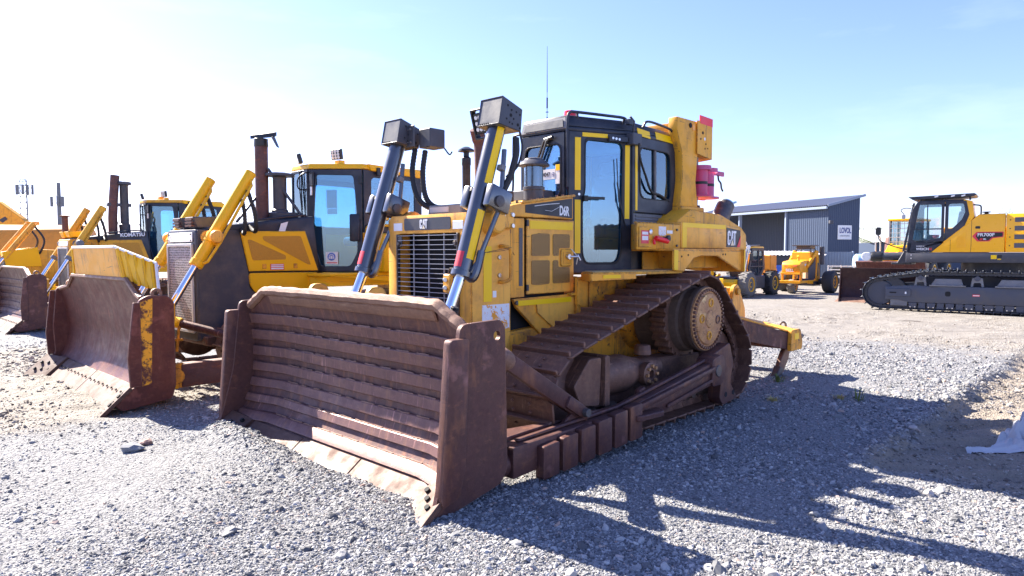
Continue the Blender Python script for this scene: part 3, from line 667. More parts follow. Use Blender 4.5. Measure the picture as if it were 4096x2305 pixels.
obj('latch_handle', MB().cyl((.53, .56, 1.70), (.40, .62, 1.70), .012, n=8).cyl((.41, .615, 1.72), (.38, .63, 1.66), .010, n=8).tube([(.46, .57, 1.78), (.43, .60, 1.73), (.40, .61, 1.70), (.41, .60, 1.62)], .006, 5).cyl((.50, .555, 1.70), (.50, .585, 1.70), .03, n=8), 'bright_steel', dl, .002)
for z in (1.40, 2.03): obj('hinge', MB().box(1.085, 1.115, .53, .55, z - .03, z + .03), 'cab_black', ep, .002)
obj('vent_strip', MB().box(1.13, 1.33, .51, .53, 1.31, 2.075), 'cat_yellow', D, .004)
obj('perforated_panel', MB().box(1.16, 1.21, .531, .535, 1.42, 1.98), 'mesh_dark', D, 0)
obj('seal_strip', MB().box(1.335, 1.40, .50, .515, 1.25, 2.07), 'rubber', D, .004)
# --- lower side panels under the engine door
lp = obj('lower_panel', MB().slab([(1.33, .53, 1.30), (.20, .53, 1.315), (.20, .53, 1.06), (.55, .53, .90), (.85, .53, .86), (1.28, .53, 1.22)], (0, .04, 0)), 'cat_yellow', D, .006)
obj('access_cover', MB().slab([(1.02, .575, 1.28), (.30, .575, 1.29), (.30, .575, 1.12), (.72, .575, .96), (1.00, .575, 1.15)], (0, .012, 0)), 'cat_yellow_clean', lp, .004)
obj('reflector_tape', MB().box(.48, 1.28, .5885, .5915, 1.235, 1.285), 'tape_yellow', lp, 0)
obj('reflector_tape', MB().box(.22, .28, .5705, .5735, 1.235, 1.295), 'tape_yellow', lp, 0)
obj('bolt', MB().cyl((1.29, .565, 1.265), (1.29, .59, 1.265), .022, n=6), 'dull_steel', lp, .003)
obj('panel_step', MB().box(.28, .52, .56, .62, 1.30, 1.325), 'cat_yellow_olive', lp, .005)
# trunnion support boss on the guard side
tb = obj('cylinder_support', MB().lathe((1.66, .50, 2.02), (0, 1, 0), [(.14, 0), (.14, .10), (.10, .22)], 20).box(1.40, 1.62, .50, .66, 1.96, 2.12), 'cat_yellow_clean', D, .015)
obj('cylinder_support', MB().lathe((1.66, -.50, 2.02), (0, -1, 0), [(.14, 0), (.14, .10), (.10, .22)], 20).box(1.40, 1.62, -.66, -.50, 1.96, 2.12), 'cat_yellow_clean', D, .015)
m = MB()
for x, z in ((1.44, 2.09), (1.56, 2.08), (1.44, 1.99), (1.57, 1.98)): m.cyl((x, .655, z), (x, .68, z), .022, n=6)
obj('bolt', m, 'bright_steel', tb, .002)

# --- lift cylinders
def lift_cylinder(s):
    y = s * .72; top = Vector((1.68, y, 2.90)); pv = Vector((1.86, y, 2.18)); gl_ = Vector((2.13, y, 1.54)); low = Vector((2.52, y, .70))
    ax = (gl_ - top).normalized()
    c = obj('lift_cylinder', MB().cyl(top - ax * .05, gl_, .080, n=28), 'cylinder_black', D, .004)
    obj('rod', MB().cyl(gl_ - ax * .02, low, .047, n=24), 'chrome', c, 0)
    obj('gland', MB().lathe(gl_ - ax * .05, ax, [(.082, 0), (.094, .005), (.094, .05), (.07, .055)], 24), 'cylinder_black', c, 0)
    obj('trunnion_ring', MB().cyl(pv - ax * .06, pv + ax * .06, .098, n=24), 'cylinder_black', c, .006)
    for q in (-1, 1):
        obj('trunnion_yoke', MB().obox(pv + Vector((-.03, q * .145, .02)), (.20, .085, .26), (ax.x, 0, ax.z), (-ax.z, 0, ax.x)), 'cylinder_black', c, .02, 2)
        obj('trunnion_pin', MB().lathe(pv + Vector((0, q * .06, 0)), (0, q, 0), [(.05, 0), (.05, .15), (.03, .155)], 14), 'dull_steel', c, 0)
    if s > 0:
        # reflector tape on the left flank
        for a, b in ((.06, .60), (.84, 1.28)):
            p0, p1 = top + ax * a, top + ax * b; nrm = Vector((.16, .96, .06)); nrm = (nrm - ax * nrm.dot(ax)).normalized(); m = MB()
            sd = ax.cross(nrm); v = []
            for p in (p0, p1):
                for t in (-26, -13, 0, 13, 26): v.append(p + (nrm * math.cos(R(t)) + sd * math.sin(R(t))) * .0825)
            m.add(v, [(i, i + 1, 6 + i, 5 + i) for i in range(4)]); obj('reflector_tape', m, 'tape_yellow', c, 0)
    p = gl_ - ax * .13; v = []
    for pp in (p - ax * .075, p + ax * .06):
        for t in (0, 14, 28, 42, 56):
            a = R(t - 20 + (0 if s > 0 else -10)); n1 = Vector((1, 0, 0)); n1 = (n1 - ax * n1.dot(ax)).normalized(); n2 = Vector((0, 1, 0)); v.append(pp + (n1 * math.cos(a) + n2 * math.sin(a)) * .0825)
    obj('warning_sticker', MB().add(v, [(i, i + 1, 6 + i, 5 + i) for i in range(4)]), 'red_sticker', c, 0)
    # hydraulic pipe along the barrel
    side = Vector((-.06, s * .095, -.02)) if s > 0 else Vector((-.05, .10, -.02))
    obj('hydraulic_pipe', MB().tube([top + side + ax * .25, pv + side * 1.35, gl_ + side - ax * .15, gl_ + side * .6 - ax * .03], .022, 8), 'cylinder_black', c, 0)
    obj('pipe_elbow', MB().tube(curve([gl_ + side * 1.1 - ax * .25, gl_ + side * 1.1 - ax * .08, gl_ + side * .9, gl_ + side * .4 - ax * .02], 4), .034, 8), 'cylinder_black', c, 0)
    obj('pipe_clamp', MB().obox(top + side * 1.1 + ax * .42, (.05, .07, .05), ax).obox(top + side * 1.1 + ax * .78, (.05, .07, .05), ax), 'mid_grey', c, .004)
    # protective box over the cylinder head
    b = MB(); zc = top + Vector((0, 0, .02)); ez = -ax; ex = Vector((0, 1, 0)); ey = ez.cross(ex)
    bx = obj('head_cover', MB().slab([zc + Vector((.13, -.135, -.07)), zc + Vector((.13, .135, -.07)), zc + Vector((-.15, .135, -.11)), zc + Vector((-.15, -.135, -.11)),][::1], (0, 0, .012)).slab([zc + Vector((.125, -.138, -.07)), zc + Vector((.125, .138, -.07)), zc + Vector((.075, .138, .165)), zc + Vector((.075, -.138, .165))], (-.012, 0, 0))
             .slab([zc + Vector((.13, .140, -.07)), zc + Vector((-.15, .140, -.11)), zc + Vector((-.17, .140, .09)), zc + Vector((.08, .140, .175))], (0, -.012, 0)).slab([zc + Vector((.13, -.140, -.07)), zc + Vector((-.15, -.140, -.11)), zc + Vector((-.17, -.140, .09)), zc + Vector((.08, -.140, .175))], (0, .012, 0))
             .slab([zc + Vector((.08, -.138, .165)), zc + Vector((.08, .138, .165)), zc + Vector((-.17, .138, .08)), zc + Vector((-.17, -.138, .08))], (0, 0, .012)), 'dark_grey', c, .006)
    m = MB()
    for dx, dz, r in ((.02, .10, .010), (-.03, .06, .010), (-.10, .05, .009), (-.15, .03, .009), (-.02, .01, .016), (-.06, -.02, .009), (.04, -.03, .009), (-.12, -.07, .014), (-.04, -.07, .009), (-.15, -.10, .011), (.0, -.06, .008)):
        m.cyl(zc + Vector((dx * .88, .1395, dz * .9 + .01)), zc + Vector((dx * .88, .1425, dz * .9 + .01)), r, n=10)
    for q in range(5): m.cyl(zc + Vector((.122, -.10 + q * .025, -.05)), zc + Vector((.1265, -.10 + q * .025, -.05)), .006, n=6)
    obj('cover_hole', m, 'dark_void', bx, 0)
    return c
near_c = lift_cylinder(1); far_c = lift_cylinder(-1)
wl = work_lamp(near_c, (1.62, .46, 2.93), (.96, .05, -.28), .15, .19)
obj('lamp_frame', framepanel(MB(), rrect(-.10, .10, -.14, .14, .02), rrect(-.08, .08, -.12, .12, .02), (1.60, .46, 2.93), (0, 1, 0), (.28, 0, .96), .06), 'black_plastic', near_c, .004)
lb = obj('lamp_box', MB().box(1.40, 1.60, -.50, -.32, 2.80, 2.99).obox((1.66, -.56, 2.92), (.02, .14, .22), (1, 0, 0)), 'dark_grey', far_c, .008)
obj('bolt', MB().cyl((1.671, -.53, 2.99), (1.685, -.53, 2.99), .014, n=8).cyl((1.671, -.59, 2.99), (1.685, -.59, 2.99), .014, n=8).cyl((1.671, -.53, 2.86), (1.685, -.53, 2.86), .012, n=8).cyl((1.671, -.59, 2.86), (1.685, -.59, 2.86), .012, n=8), 'bright_steel', lb, 0)
def hose(parent, pts, r=.03, mat='rubber', name='hydraulic_hose', rings=True):
    P = curve(pts, 14); rr = [r * (1 + (.10 if (i % 2) else -.06)) for i in range(len(P))] if rings else r
    return obj(name, MB().tube(P, rr, 9), mat, parent, 0)
hose(D, [(1.60, -.56, 2.80), (1.66, -.53, 2.55), (1.66, -.46, 2.32), (1.62, -.34, 2.20), (1.56, -.14, 2.17)], .027)
hose(D, [(1.54, -.47, 2.78), (1.59, -.45, 2.55), (1.60, -.40, 2.32), (1.58, -.30, 2.21), (1.54, -.14, 2.18)], .027)
hose(D, [(1.50, .12, 2.19), (1.50, .30, 2.22), (1.56, .45, 2.32), (1.60, .56, 2.55), (1.55, .60, 2.80)], .038)
hose(D, [(1.50, .10, 2.17), (1.46, .34, 2.20), (1.50, .50, 2.30)], .030)
hose(D, [(1.60, .86, 2.75), (1.62, .88, 2.60), (1.68, .86, 2.40), (1.76, .84, 2.25)], .030, rings=False)
hose(D, [(1.58, .89, 2.80), (1.56, .90, 2.66), (1.62, .90, 2.50), (1.72, .86, 2.40)], .010, rings=False, name='lamp_cable')
hose(D, [(1.42, -.31, 2.80), (1.38, -.28, 2.74), (1.36, -.26, 2.77)], .008, rings=False, name='lamp_cable')
hb = obj('hose_manifold', MB().slab([(1.72, -.22, 2.11), (1.72, .28, 2.11), (1.72, .26, 2.20), (1.72, -.20, 2.20)], (-.22, 0, 0)).box(1.45, 1.60, .27, .40, 2.11, 2.21), 'mid_grey', D, .01)
obj('manifold_label', MB().box(1.721, 1.724, -.18, .10, 2.13, 2.18), 'light_grey', hb, 0)
hose(D, [(2.30, .84, 1.30), (2.33, .80, 1.15), (2.40, .78, 1.0), (2.46, .80, .85)], .034)

# --- exhaust, precleaner, breather
st = obj('exhaust_stack', MB().tube(curve([(1.10, -.12, 2.15), (1.10, -.12, 2.6), (1.11, -.12, 2.86), (1.17, -.10, 3.00)], 5), [.06] * 11 + [.072] * 5, 16), 'stack_rust', D, 0)
pc = obj('precleaner', MB().lathe((.74, .30, 2.28), (0, 0, 1), [(.105, 0), (.105, .10), (.112, .105), (.112, .135), (.10, .14)], 28), 'dark_grey', D, 0)
obj('precleaner_screen', MB().lathe((.74, .30, 2.42), (0, 0, 1), [(.098, 0), (.098, .23)], 28, False), 'smoke_glass', pc, 0)
obj('precleaner_bowl', MB().lathe((.74, .30, 2.42), (0, 0, 1), [(.085, 0), (.085, .23)], 28, False), 'clear_glass', pc, 0)
obj('precleaner_core', MB().lathe((.74, .30, 2.42), (0, 0, 1), [(.03, 0), (.03, .15), (.06, .23)], 16), 'black_plastic', pc, 0)
obj('precleaner_cap', MB().lathe((.74, .30, 2.62), (0, 0, 1), [(.10, .0), (.160, .005), (.165, .018), (.14, .045), (.10, .07), (.095, .082), (.06, .092), (.0001, .094)], 32, False), 'dark_grey', pc, 0)
obj('breather_pipe', MB().lathe((1.02, -.42, 2.15), (0, 0, 1), [(.045, 0), (.045, .52), (.05, .53), (.05, .60), (.03, .62), (.03, .66), (.09, .67), (.085, .69), (.03, .72)], 16), 'cab_black', D, 0)
obj('dash_cowl', MB().slab([(.56, -.30, 2.30), (.56, .20, 2.30), (.54, .16, 2.42), (.54, -.26, 2.42)], (-.28, 0, 0)).box(.66, .78, -.16, -.05, 2.28, 2.40), 'dark_grey', D, .012)

# --- cab
A, B, C2 = Vector((.22, .31, 0)), Vector((-.52, .63, 0)), Vector((-1.45, .63, 0))
cab = obj('cab', MB().prism([(.20, -.30), (.20, .30), (-.52, .61), (-1.44, .61), (-1.44, -.61), (-.52, -.61), (.20, -.30)][:6], 2, 1.50, 1.56), 'cab_black', D, .004)
def cab_face(name, P, Q, z0, z1, win, th=.045, r=.09, mat='cab_black', gl='cab_glass', g=None):
    ex = (Q - P).normalized(); Ln = (Q - P).length
    f = obj(name, framepanel(MB(), [(0, z0), (Ln, z0), (Ln, z1), (0, z1)], win, P, ex, (0, 0, 1), th), mat, cab, .006)
    # rubber seal and pane
    cx = sum(p[0] for p in win) / len(win); cz = sum(p[1] for p in win) / len(win)
    sm = [(cx + (p[0] - cx) * .955, cz + (p[1] - cz) * .975) for p in win]; bg_ = [(cx + (p[0] - cx) * 1.03, cz + (p[1] - cz) * 1.015) for p in win]
    nn = ex.cross(Vector((0, 0, 1)))
    for k_ in (1,): obj('window_seal', framepanel(MB(), bg_, sm, P + nn * (th - .002), ex, (0, 0, 1), .010), 'rubber', f, .003)
    obj('pane', panel2d(bg_, P + nn * th * .5, ex, (0, 0, 1), .004), gl, f, 0)
    return f, ex, nn
# near door: u from rear to front so that the normal points outwards (-x dir x z = +y)
door, dex, dnn = cab_face('cab_door', A, B, 1.52, 3.05, rpoly([(.17, 1.72), (.21, 1.62), (.62, 1.62), (.665, 1.75), (.685, 2.97), (.20, 2.985), (.20, 2.42), (.165, 2.30)], .07, 4))
for u0, u1, z0, z1 in ((.075, .145, 2.42, 2.985), (.075, .145, 1.735, 2.315), (.165, .48, 2.998, 3.042)):
    obj('reflector_tape', panel2d([(u0, z0), (u1, z0), (u1, z1), (u0, z1)], A + dnn * .046, dex, (0, 0, 1), .003), 'tape_yellow', door, 0)
obj('reflector_tape', panel2d([(.705, 2.12), (.765, 2.12), (.765, 2.935), (.705, 2.935)], A + dnn * .046, dex, (0, 0, 1), .003), 'tape_yellow', door, 0)
P = A + dex * .30 + dnn * .09; obj('door_handle', MB().obox(P + Vector((0, 0, 2.335)), (.24, .03, .03), dex).obox(A + dex * .19 + dnn * .07 + Vector((0, 0, 2.33)), (.05, .06, .06), dex), 'black_plastic', door, .005)
obj('door_lock', MB().cyl(A + dex * .125 + dnn * .045 + Vector((0, 0, 2.375)), A + dex * .125 + dnn * .055 + Vector((0, 0, 2.375)), .014, n=10), 'bright_steel', door, 0)
br = obj('mirror_bracket', MB().obox(A + dex * .60 + dnn * .07 + Vector((0, 0, 2.99)), (.24, .04, .06), dex), 'cab_black', door, .005)
obj('bolt', MB().cyl(A + dex * .52 + dnn * .09 + Vector((0, 0, 2.995)), A + dex * .52 + dnn * .10 + Vector((0, 0, 2.995)), .014, n=8).cyl(A + dex * .56 + dnn * .09 + Vector((0, 0, 2.99)), A + dex * .56 + dnn * .10 + Vector((0, 0, 2.99)), .014, n=8).cyl(A + dex * .60 + dnn * .09 + Vector((0, 0, 2.985)), A + dex * .60 + dnn * .10 + Vector((0, 0, 2.985)), .014, n=8), 'bright_steel', br, 0)
hg = A + dex * .80 + dnn * .055; obj('door_hinge', MB().cyl(hg + Vector((0, 0, 2.05)), hg + Vector((0, 0, 3.0)), .014, n=8), 'cab_black', door, 0)
wp = A + dex * .60 + dnn * .058; obj('wiper', MB().tube([wp + dex * .12 + Vector((0, 0, 2.02)), wp + dex * .04 + Vector((0, 0, 2.28)), wp + Vector((0, 0, 2.52))], .009, 6).tube([wp + dex * .02 + Vector((0, 0, 2.30)), wp + dex * -.01 + Vector((0, 0, 2.78))], .006, 5), 'black_plastic', door, 0)
# far door, sides, front, rear
Am, Bm, Cm = Vector((.22, -.31, 0)), Vector((-.52, -.63, 0)), Vector((-1.45, -.63, 0))
cab_face('cab_door', Bm, Am, 1.52, 3.05, rpoly([(.12, 1.75), (.16, 1.65), (.60, 1.65), (.64, 1.75), (.64, 2.95), (.12, 2.95)], .07, 4))
sw, sex, snn = cab_face('side_window', B, C2, 2.20, 3.05, rpoly([(.13, 2.36), (.80, 2.36), (.78, 2.93), (.10, 2.94)], .11, 5))
obj('window_bar', panel2d([(.43, 2.37), (.47, 2.37), (.46, 2.93), (.42, 2.93)], B + snn * .03, sex, (0, 0, 1), .02), 'dull_steel', sw, .003)
obj('reflector_tape', panel2d([(.035, 2.22), (.075, 2.22), (.07, 2.94), (.02, 2.94)], B + snn * .046, sex, (0, 0, 1), .003), 'tape_yellow', sw, 0)
cab_face('side_window', Cm, Bm, 2.20, 3.05, rpoly([(.13, 2.36), (.80, 2.36), (.80, 2.93), (.13, 2.93)], .11, 5))
ff, fex, fnn = cab_face('windscreen', Vector((.22, -.31, 0)), Vector((.22, .31, 0)), 2.26, 3.04, rrect(.045, .575, 2.34, 2.92, .08, 4))
cab_face('rear_window', C2, Cm, 2.20, 3.05, rrect(.12, 1.14, 2.32, 2.93, .09, 4))
obj('lower_body', MB().slab([(-.50, .60, 1.52), (-.50, .60, 2.20), (-1.45, .60, 2.20), (-1.45, .60, 1.52)], (0, .03, 0)).slab([(-.50, -.60, 1.52), (-.50, -.60, 2.20), (-1.45, -.60, 2.20), (-1.45, -.60, 1.52)], (0, -.03, 0)), 'cab_black', cab, .006)
lv = obj('louvre_panel', MB().slab([(-.56, .632, 2.06), (-.56, .632, 2.19), (-1.25, .632, 2.19), (-1.25, .632, 2.06)], (0, .012, 0)), 'mid_grey', cab, .004)
for q in range(3): obj('louvre', MB().box(-1.22, -.60, .644, .656, 2.08 + q * .035, 2.10 + q * .035), 'mid_grey', lv, .004)
# roof
roofp = [(.25, -.34), (.25, .34), (-.53, .67), (-1.47, .67), (-1.47, -.67), (-.53, -.67)]
rf = obj('roof', MB().prism(roofp, 2, 3.05, 3.10), 'cab_black', cab, .015, 2)
rt_ = []
v = [(x, y, 3.10) for x, y in roofp] + [(x * .97 - .015, y * .93, 3.225 if i < 2 else 3.215 if i in (2, 5) else 3.19) for i, (x, y) in enumerate(roofp)]
obj('roof_cap', MB().add(v, [tuple(range(6))[::-1], tuple(range(6, 12))] + [(i, (i + 1) % 6, 6 + (i + 1) % 6, 6 + i) for i in range(6)]), 'cab_black', rf, .018, 2)
obj('visor', MB().slab([(.252, -.33, 3.075), (.252, .33, 3.075), (.228, .31, 3.20), (.228, -.31, 3.20)], (.012, 0, 0)), 'mid_grey', rf, .004)
obj('visor_panel', MB().slab([(.266, -.28, 3.09), (.266, .30, 3.09), (.248, .28, 3.175), (.248, -.26, 3.175)], (.006, 0, 0)), 'dark_grey', rf, .002)
for x0, x1 in ((-.60, -.86), (-.98, -1.40)): obj('reflector_tape', MB().slab([(x0, .672, 3.065), (x1, .672, 3.05), (x1, .655, 3.135), (x0, .655, 3.15)], (0, .004, 0)), 'tape_yellow', rf, 0)
rail = curve([(.24, .335, 2.45), (.25, .34, 2.9), (.25, .345, 3.17), (.22, .355, 3.245), (.14, .38, 3.255), (-.20, .53, 3.245), (-.40, .615, 3.235), (-.45, .62, 3.20)], 5)
obj('grab_rail', MB().tube(rail, .016, 8).cyl((.13, .38, 3.255), (.10, .36, 3.18), .014, n=8).cyl((-.42, .61, 3.23), (-.42, .58, 3.17), .014, n=8), 'cab_black', rf, 0)
obj('grab_rail', MB().tube(curve([(-.72, .66, 3.17), (-.76, .69, 3.235), (-1.0, .70, 3.23), (-1.25, .70, 3.205), (-1.34, .68, 3.16)], 5), .014, 8), 'cab_black', rf, 0)
obj('grab_rail', MB().tube(curve([(.17, -.36, 3.10), (.17, -.50, 3.10), (.12, -.58, 3.05), (.12, -.585, 2.6), (.12, -.585, 2.35), (.16, -.40, 2.32)], 5), .014, 8), 'cab_black', rf, 0)
jb = obj('junction_box', MB().obox(Vector((-.50, .69, 3.0)), (.17, .10, .13), (-1, .05, 0)), 'dark_grey', rf, .008)
hose(D, [(-.52, .74, 2.96), (-.56, .73, 2.80), (-.72, .70, 2.62), (-.86, .69, 2.45), (-1.05, .68, 2.42), (-1.28, .67, 2.36)], .014, rings=False, name='lamp_cable')
obj('roof_clip', MB().tube([(-.46, .70, 3.05), (-.48, .70, 3.20), (-.40, .70, 3.24)], .014, 6).box(-.44, -.36, .66, .72, 3.15, 3.21), 'cab_black', rf, .004)
obj('beacon', MB().lathe((-.02, .16, 3.215), (0, 0, 1), [(.085, 0), (.085, .03), (.07, .035), (.065, .10), (.055, .105)], 24), 'red_plastic', rf, 0)
an = obj('antenna', MB().cyl((-.02, -.18, 3.20), (-.02, -.18, 3.30), .014, .008, 8).cyl((-.02, -.18, 3.28), (-.02, -.18, 3.60), .004, .003, 6).lathe((-.02, -.18, 3.35), (0, 0, 1), [(.004, 0), (.022, .006), (.004, .014)], 10).cyl((-.02, -.18, 3.40), (-.02, -.18, 3.52), .009, n=8).cyl((-.02, -.18, 3.58), (-.02, -.18, 4.10), .005, .002, 6), 'black_plastic', rf, 0)
# front wipers, number card
for y0, y1, z1 in ((.05, -.16, 2.46), (.09, -.10, 2.42)):
    obj('wiper', MB().tube([(.285, .12, 2.985), (.30, y0, 2.96), (.295, (y0 + y1) / 2 - .01, 2.72), (.285, y1, z1)], [.016, .016, .012, .006], 6), 'black_plastic', ff, 0)
wm = MB().cyl((.27, .04, 2.98), (.30, .18, 2.99), .022, n=8); obj('wiper_motor', wm, 'black_plastic', ff, .003)
cardO = Vector((.262, .02, 2.545)); cdx = obj('number_card', MB().box(.258, .261, -.01, .18, 2.545, 2.655), 'paper', ff, 0)
text('4047', 'card_number', 'print_black', cdx, (.2625, .005, 2.578), (0, 1, 0), (0, 0, 1), .065, .001, .001, .8)
obj('card_emblem', MB().box(.2615, .2635, .145, .17, 2.575, 2.583).box(.2615, .2635, .14, .17, 2.592, 2.600).box(.2615, .2635, .145, .17, 2.609, 2.617), 'print_blue', cdx, 0)
tg = obj('hang_tag', MB().box(.258, .2605, .185, .27, 2.49, 2.70), 'paper', ff, 0)
obj('tag_header', MB().box(.261, .2625, .19, .265, 2.635, 2.70), 'tape_yellow', tg, 0)
# interior
se = obj('seat', MB().box(-.95, -.45, -.26, .26, 1.92, 2.05), 'seat_blue', cab, .05, 3)
obj('seat_back', MB().obox((-.98, 0, 2.36), (.14, .48, .66), (1, 0, .12)), 'seat_blue', se, .05, 3)
obj('headrest', MB().obox((-1.03, 0, 2.78), (.10, .28, .18), (1, 0, .12)), 'seat_blue', se, .04, 3)
obj('seat_pedestal', MB().box(-.92, -.48, -.22, .22, 1.56, 1.92), 'dark_void', se, .02)
obj('armrest', MB().box(-.85, -.35, .30, .42, 2.02, 2.14).box(-.85, -.35, -.42, -.30, 2.02, 2.14), 'seat_blue', se, .03, 2)
obj('dash', MB().box(-.05, .16, -.25, .25, 1.56, 2.34), 'dark_grey', cab, .03)
obj('control_lever', MB().tube(curve([(-.12, .34, 1.56), (-.13, .34, 1.75), (-.12, .33, 1.92), (-.16, .31, 2.05)], 4), .022, 8).lathe((-.16, .31, 2.04), (-.2, 0, 1), [(.02, 0), (.035, .03), (.035, .07), (.015, .10)], 10), 'stack_rust', cab, 0)
obj('floor_mat', MB().prism([(.18, -.28), (.18, .28), (-.5, .58), (-1.4, .58), (-1.4, -.58), (-.5, -.58)], 2, 1.562, 1.57), 'mid_grey', cab, 0)
obj('headliner', MB().prism([(.18, -.28), (.18, .28), (-.5, .58), (-1.4, .58), (-1.4, -.58), (-.5, -.58)], 2, 3.02, 3.045), 'light_grey', cab, 0)

# --- step platform, fenders, boxes, tank
stp = obj('step_platform', MB().prism([(.34, .62), (.60, .95), (-.05, 1.12), (-.70, 1.20), (-.70, .64)], 2, 1.515, 1.545), 'cat_yellow_olive', D, .004)
obj('tread_plate', MB().prism([(.34, .66), (.56, .93), (-.05, 1.09), (-.68, 1.17), (-.68, .66)], 2, 1.546, 1.552), 'tread_plate', stp, 0)
obj('step_edge', MB().slab([(.36, .62, 1.45), (.62, .95, 1.45), (.62, .95, 1.535), (.36, .62, 1.535)], (-.03, 0, 0)).slab([(.62, .955, 1.46), (.05, 1.10, 1.47), (.05, 1.10, 1.535), (.62, .955, 1.535)], (0, -.03, 0)), 'cat_yellow', stp, .005)
obj('step_tape', MB().slab([(.48, .992, 1.485), (.26, 1.048, 1.485), (.26, 1.048, 1.52), (.48, .992, 1.52)], (.001, .005, 0)), 'tape_yellow', stp, 0)
obj('step_bracket', MB().slab([(.44, .60, 1.49), (.44, .60, 1.20), (.26, .60, 1.16), (.26, .60, 1.49)], (0, .04, 0)), 'cat_yellow', D, .005)
obj('track_shield', MB().slab([(.26, .64, 1.44), (.26, .64, 1.10), (-.35, .64, 1.30), (-.70, .64, 1.44)], (0, .02, 0)), 'cat_yellow_dirty', D)
fd = obj('tool_box', MB().prism([(-.52, .64), (-.13, .97), (-.13, .985), (-1.02, .985), (-1.02, .64)], 2, 1.775, 2.06), 'cat_yellow_olive', D, .012, 2)
obj('filler_door', MB().box(-.42, -.15, .986, .996, 1.80, 2.02), 'cat_yellow_olive', fd, .004)
obj('filler_cap', MB().lathe((-.36, .99, 1.965), (0, 1, 0), [(.03, 0), (.03, .02), (.02, .025)], 14), 'bright_steel', fd, 0)
obj('warning_sticker', MB().box(-.335, -.19, .997, .9985, 1.84, 1.98), 'red_sticker', fd, 0)
obj('sticker_text', MB().box(-.32, -.205, .999, 1.0, 1.875, 1.92).box(-.32, -.205, .999, 1.0, 1.935, 1.965), 'paper', fd, 0)
obj('notice_sticker', MB().box(-.70, -.55, .986, .988, 1.93, 2.03), 'peeled_white', fd, 0)
obj('notice_sticker', MB().box(-.84, -.72, .986, .988, 1.955, 1.99), 'paper', fd, 0)
lk = obj('isolator_lock', MB().cyl((-.42, 1.03, 1.90), (-.62, 1.06, 1.865), .030, n=10).cyl((-.40, 1.02, 1.885), (-.40, 1.03, 1.83), .016, n=8), 'red_plastic', fd, .005)
obj('lock_knob', MB().lathe((-.62, 1.0, 1.90), (0, 1, 0), [(.02, 0), (.02, .04), (.035, .05), (.035, .08), (.02, .085)], 12), 'black_plastic', fd, 0)
obj('rim_bolt', MB().cyl((-.93, .985, 2.0), (-.93, 1.0, 2.0), .014, n=8).cyl((-.93, .985, 1.82), (-.93, 1.0, 1.82), .014, n=8), 'dull_steel', fd, 0)
m = MB()
for q in range(11): m.lathe((-.18 - q * .075, .93, 2.06), (0, 0, 1), [(.022, 0), (.018, .012), (.0001, .014)], 8, False)
obj('anti_slip_stud', m, 'cat_yellow_olive', fd, 0)
bx2 = obj('battery_box', MB().box(-2.14, -1.03, .64, .990, 1.79, 2.09), 'cat_yellow_clean', D, .012, 2)
obj('reflector_tape', MB().box(-2.12, -1.05, .9905, .994, 2.035, 2.088).box(-1.15, -1.05, .9905, .9935, 1.80, 2.034), 'tape_yellow', bx2, 0)
tk = obj('fuel_tank', MB().prism([(-1.05, 1.55), (-1.05, 2.12), (-1.35, 2.26), (-2.15, 2.22), (-2.70, 2.08), (-2.86, 1.98), (-2.86, 1.55)], 1, -.93, .93), 'cat_yellow_olive', D, .03, 2)
cp = obj('rear_panel', MB().slab([(-2.16, .94, 1.79), (-2.16, .94, 2.09), (-2.60, .94, 2.05), (-2.70, .94, 1.97), (-2.70, .94, 1.79)], (0, .03, 0)), 'cat_yellow_clean', D, .01)
cpd = obj('name_decal', MB().slab([(-2.18, .971, 1.81), (-2.18, .971, 2.06), (-2.57, .971, 2.03), (-2.57, .971, 1.81)], (0, .003, 0)), 'decal_black', cp, 0)
cat_logo(cpd, (-2.205, .975, 1.835), (-1, 0, 0), (0, 0, 1), .185)
obj('red_flash', MB().slab([(-2.47, .975, 1.812), (-2.57, .975, 1.96), (-2.57, .975, 1.84), (-2.55, .975, 1.812)], (0, .003, 0)), 'tape_red', cpd, 0)
fdr = obj('fender', MB().slab([(-.50, 1.18, 1.77), (-.50, 1.18, 1.55), (-.72, 1.18, 1.53), (-.93, 1.18, 1.68), (-1.10, 1.18, 1.705), (-1.50, 1.18, 1.70), (-2.05, 1.18, 1.52), (-2.12, 1.18, 1.52), (-2.12, 1.18, 1.76)], (0, .03, 0)), 'cat_yellow', D, .008)
obj('fender_top', MB().box(-2.12, -.50, .62, 1.20, 1.76, 1.785), 'cat_yellow', fdr, .006)
obj('fender_liner', MB().slab([(-.72, .66, 1.50), (-1.0, .66, 1.55), (-1.45, .66, 1.55), (-2.10, .66, 1.50), (-2.10, .66, 1.75), (-.72, .66, 1.75)], (0, .02, 0)), 'cat_yellow_olive', fdr)
obj('fender_flap', MB().box(-2.14, -2.12, .66, 1.24, 1.50, 1.78), 'cat_yellow', fdr, .006)
obj('reflector_tape', MB().slab([(-.50, 1.211, 1.77), (-.50, 1.211, 1.56), (-.58, 1.211, 1.55), (-.58, 1.211, 1.77)], (0, .004, 0)).box(-2.145, -2.115, 1.241, 1.245, 1.51, 1.77), 'tape_yellow', fdr, 0)
m = MB()
for x, z in ((-.66, 1.70), (-.80, 1.715), (-1.62, 1.72), (-1.68, 1.72)): m.cyl((x, 1.21, z), (x, 1.213, z), .012, n=8)
obj('bolt_hole', m, 'dark_void', fdr, 0)
obj('fender', MB().box(-2.12, .3, -1.20, -.62, 1.74, 1.78), 'cat_yellow', D, .008)
obj('filler_pipe', MB().cyl((-2.32, .78, 2.12), (-2.50, .80, 2.38), .115, n=24), 'dull_steel', D, .006)
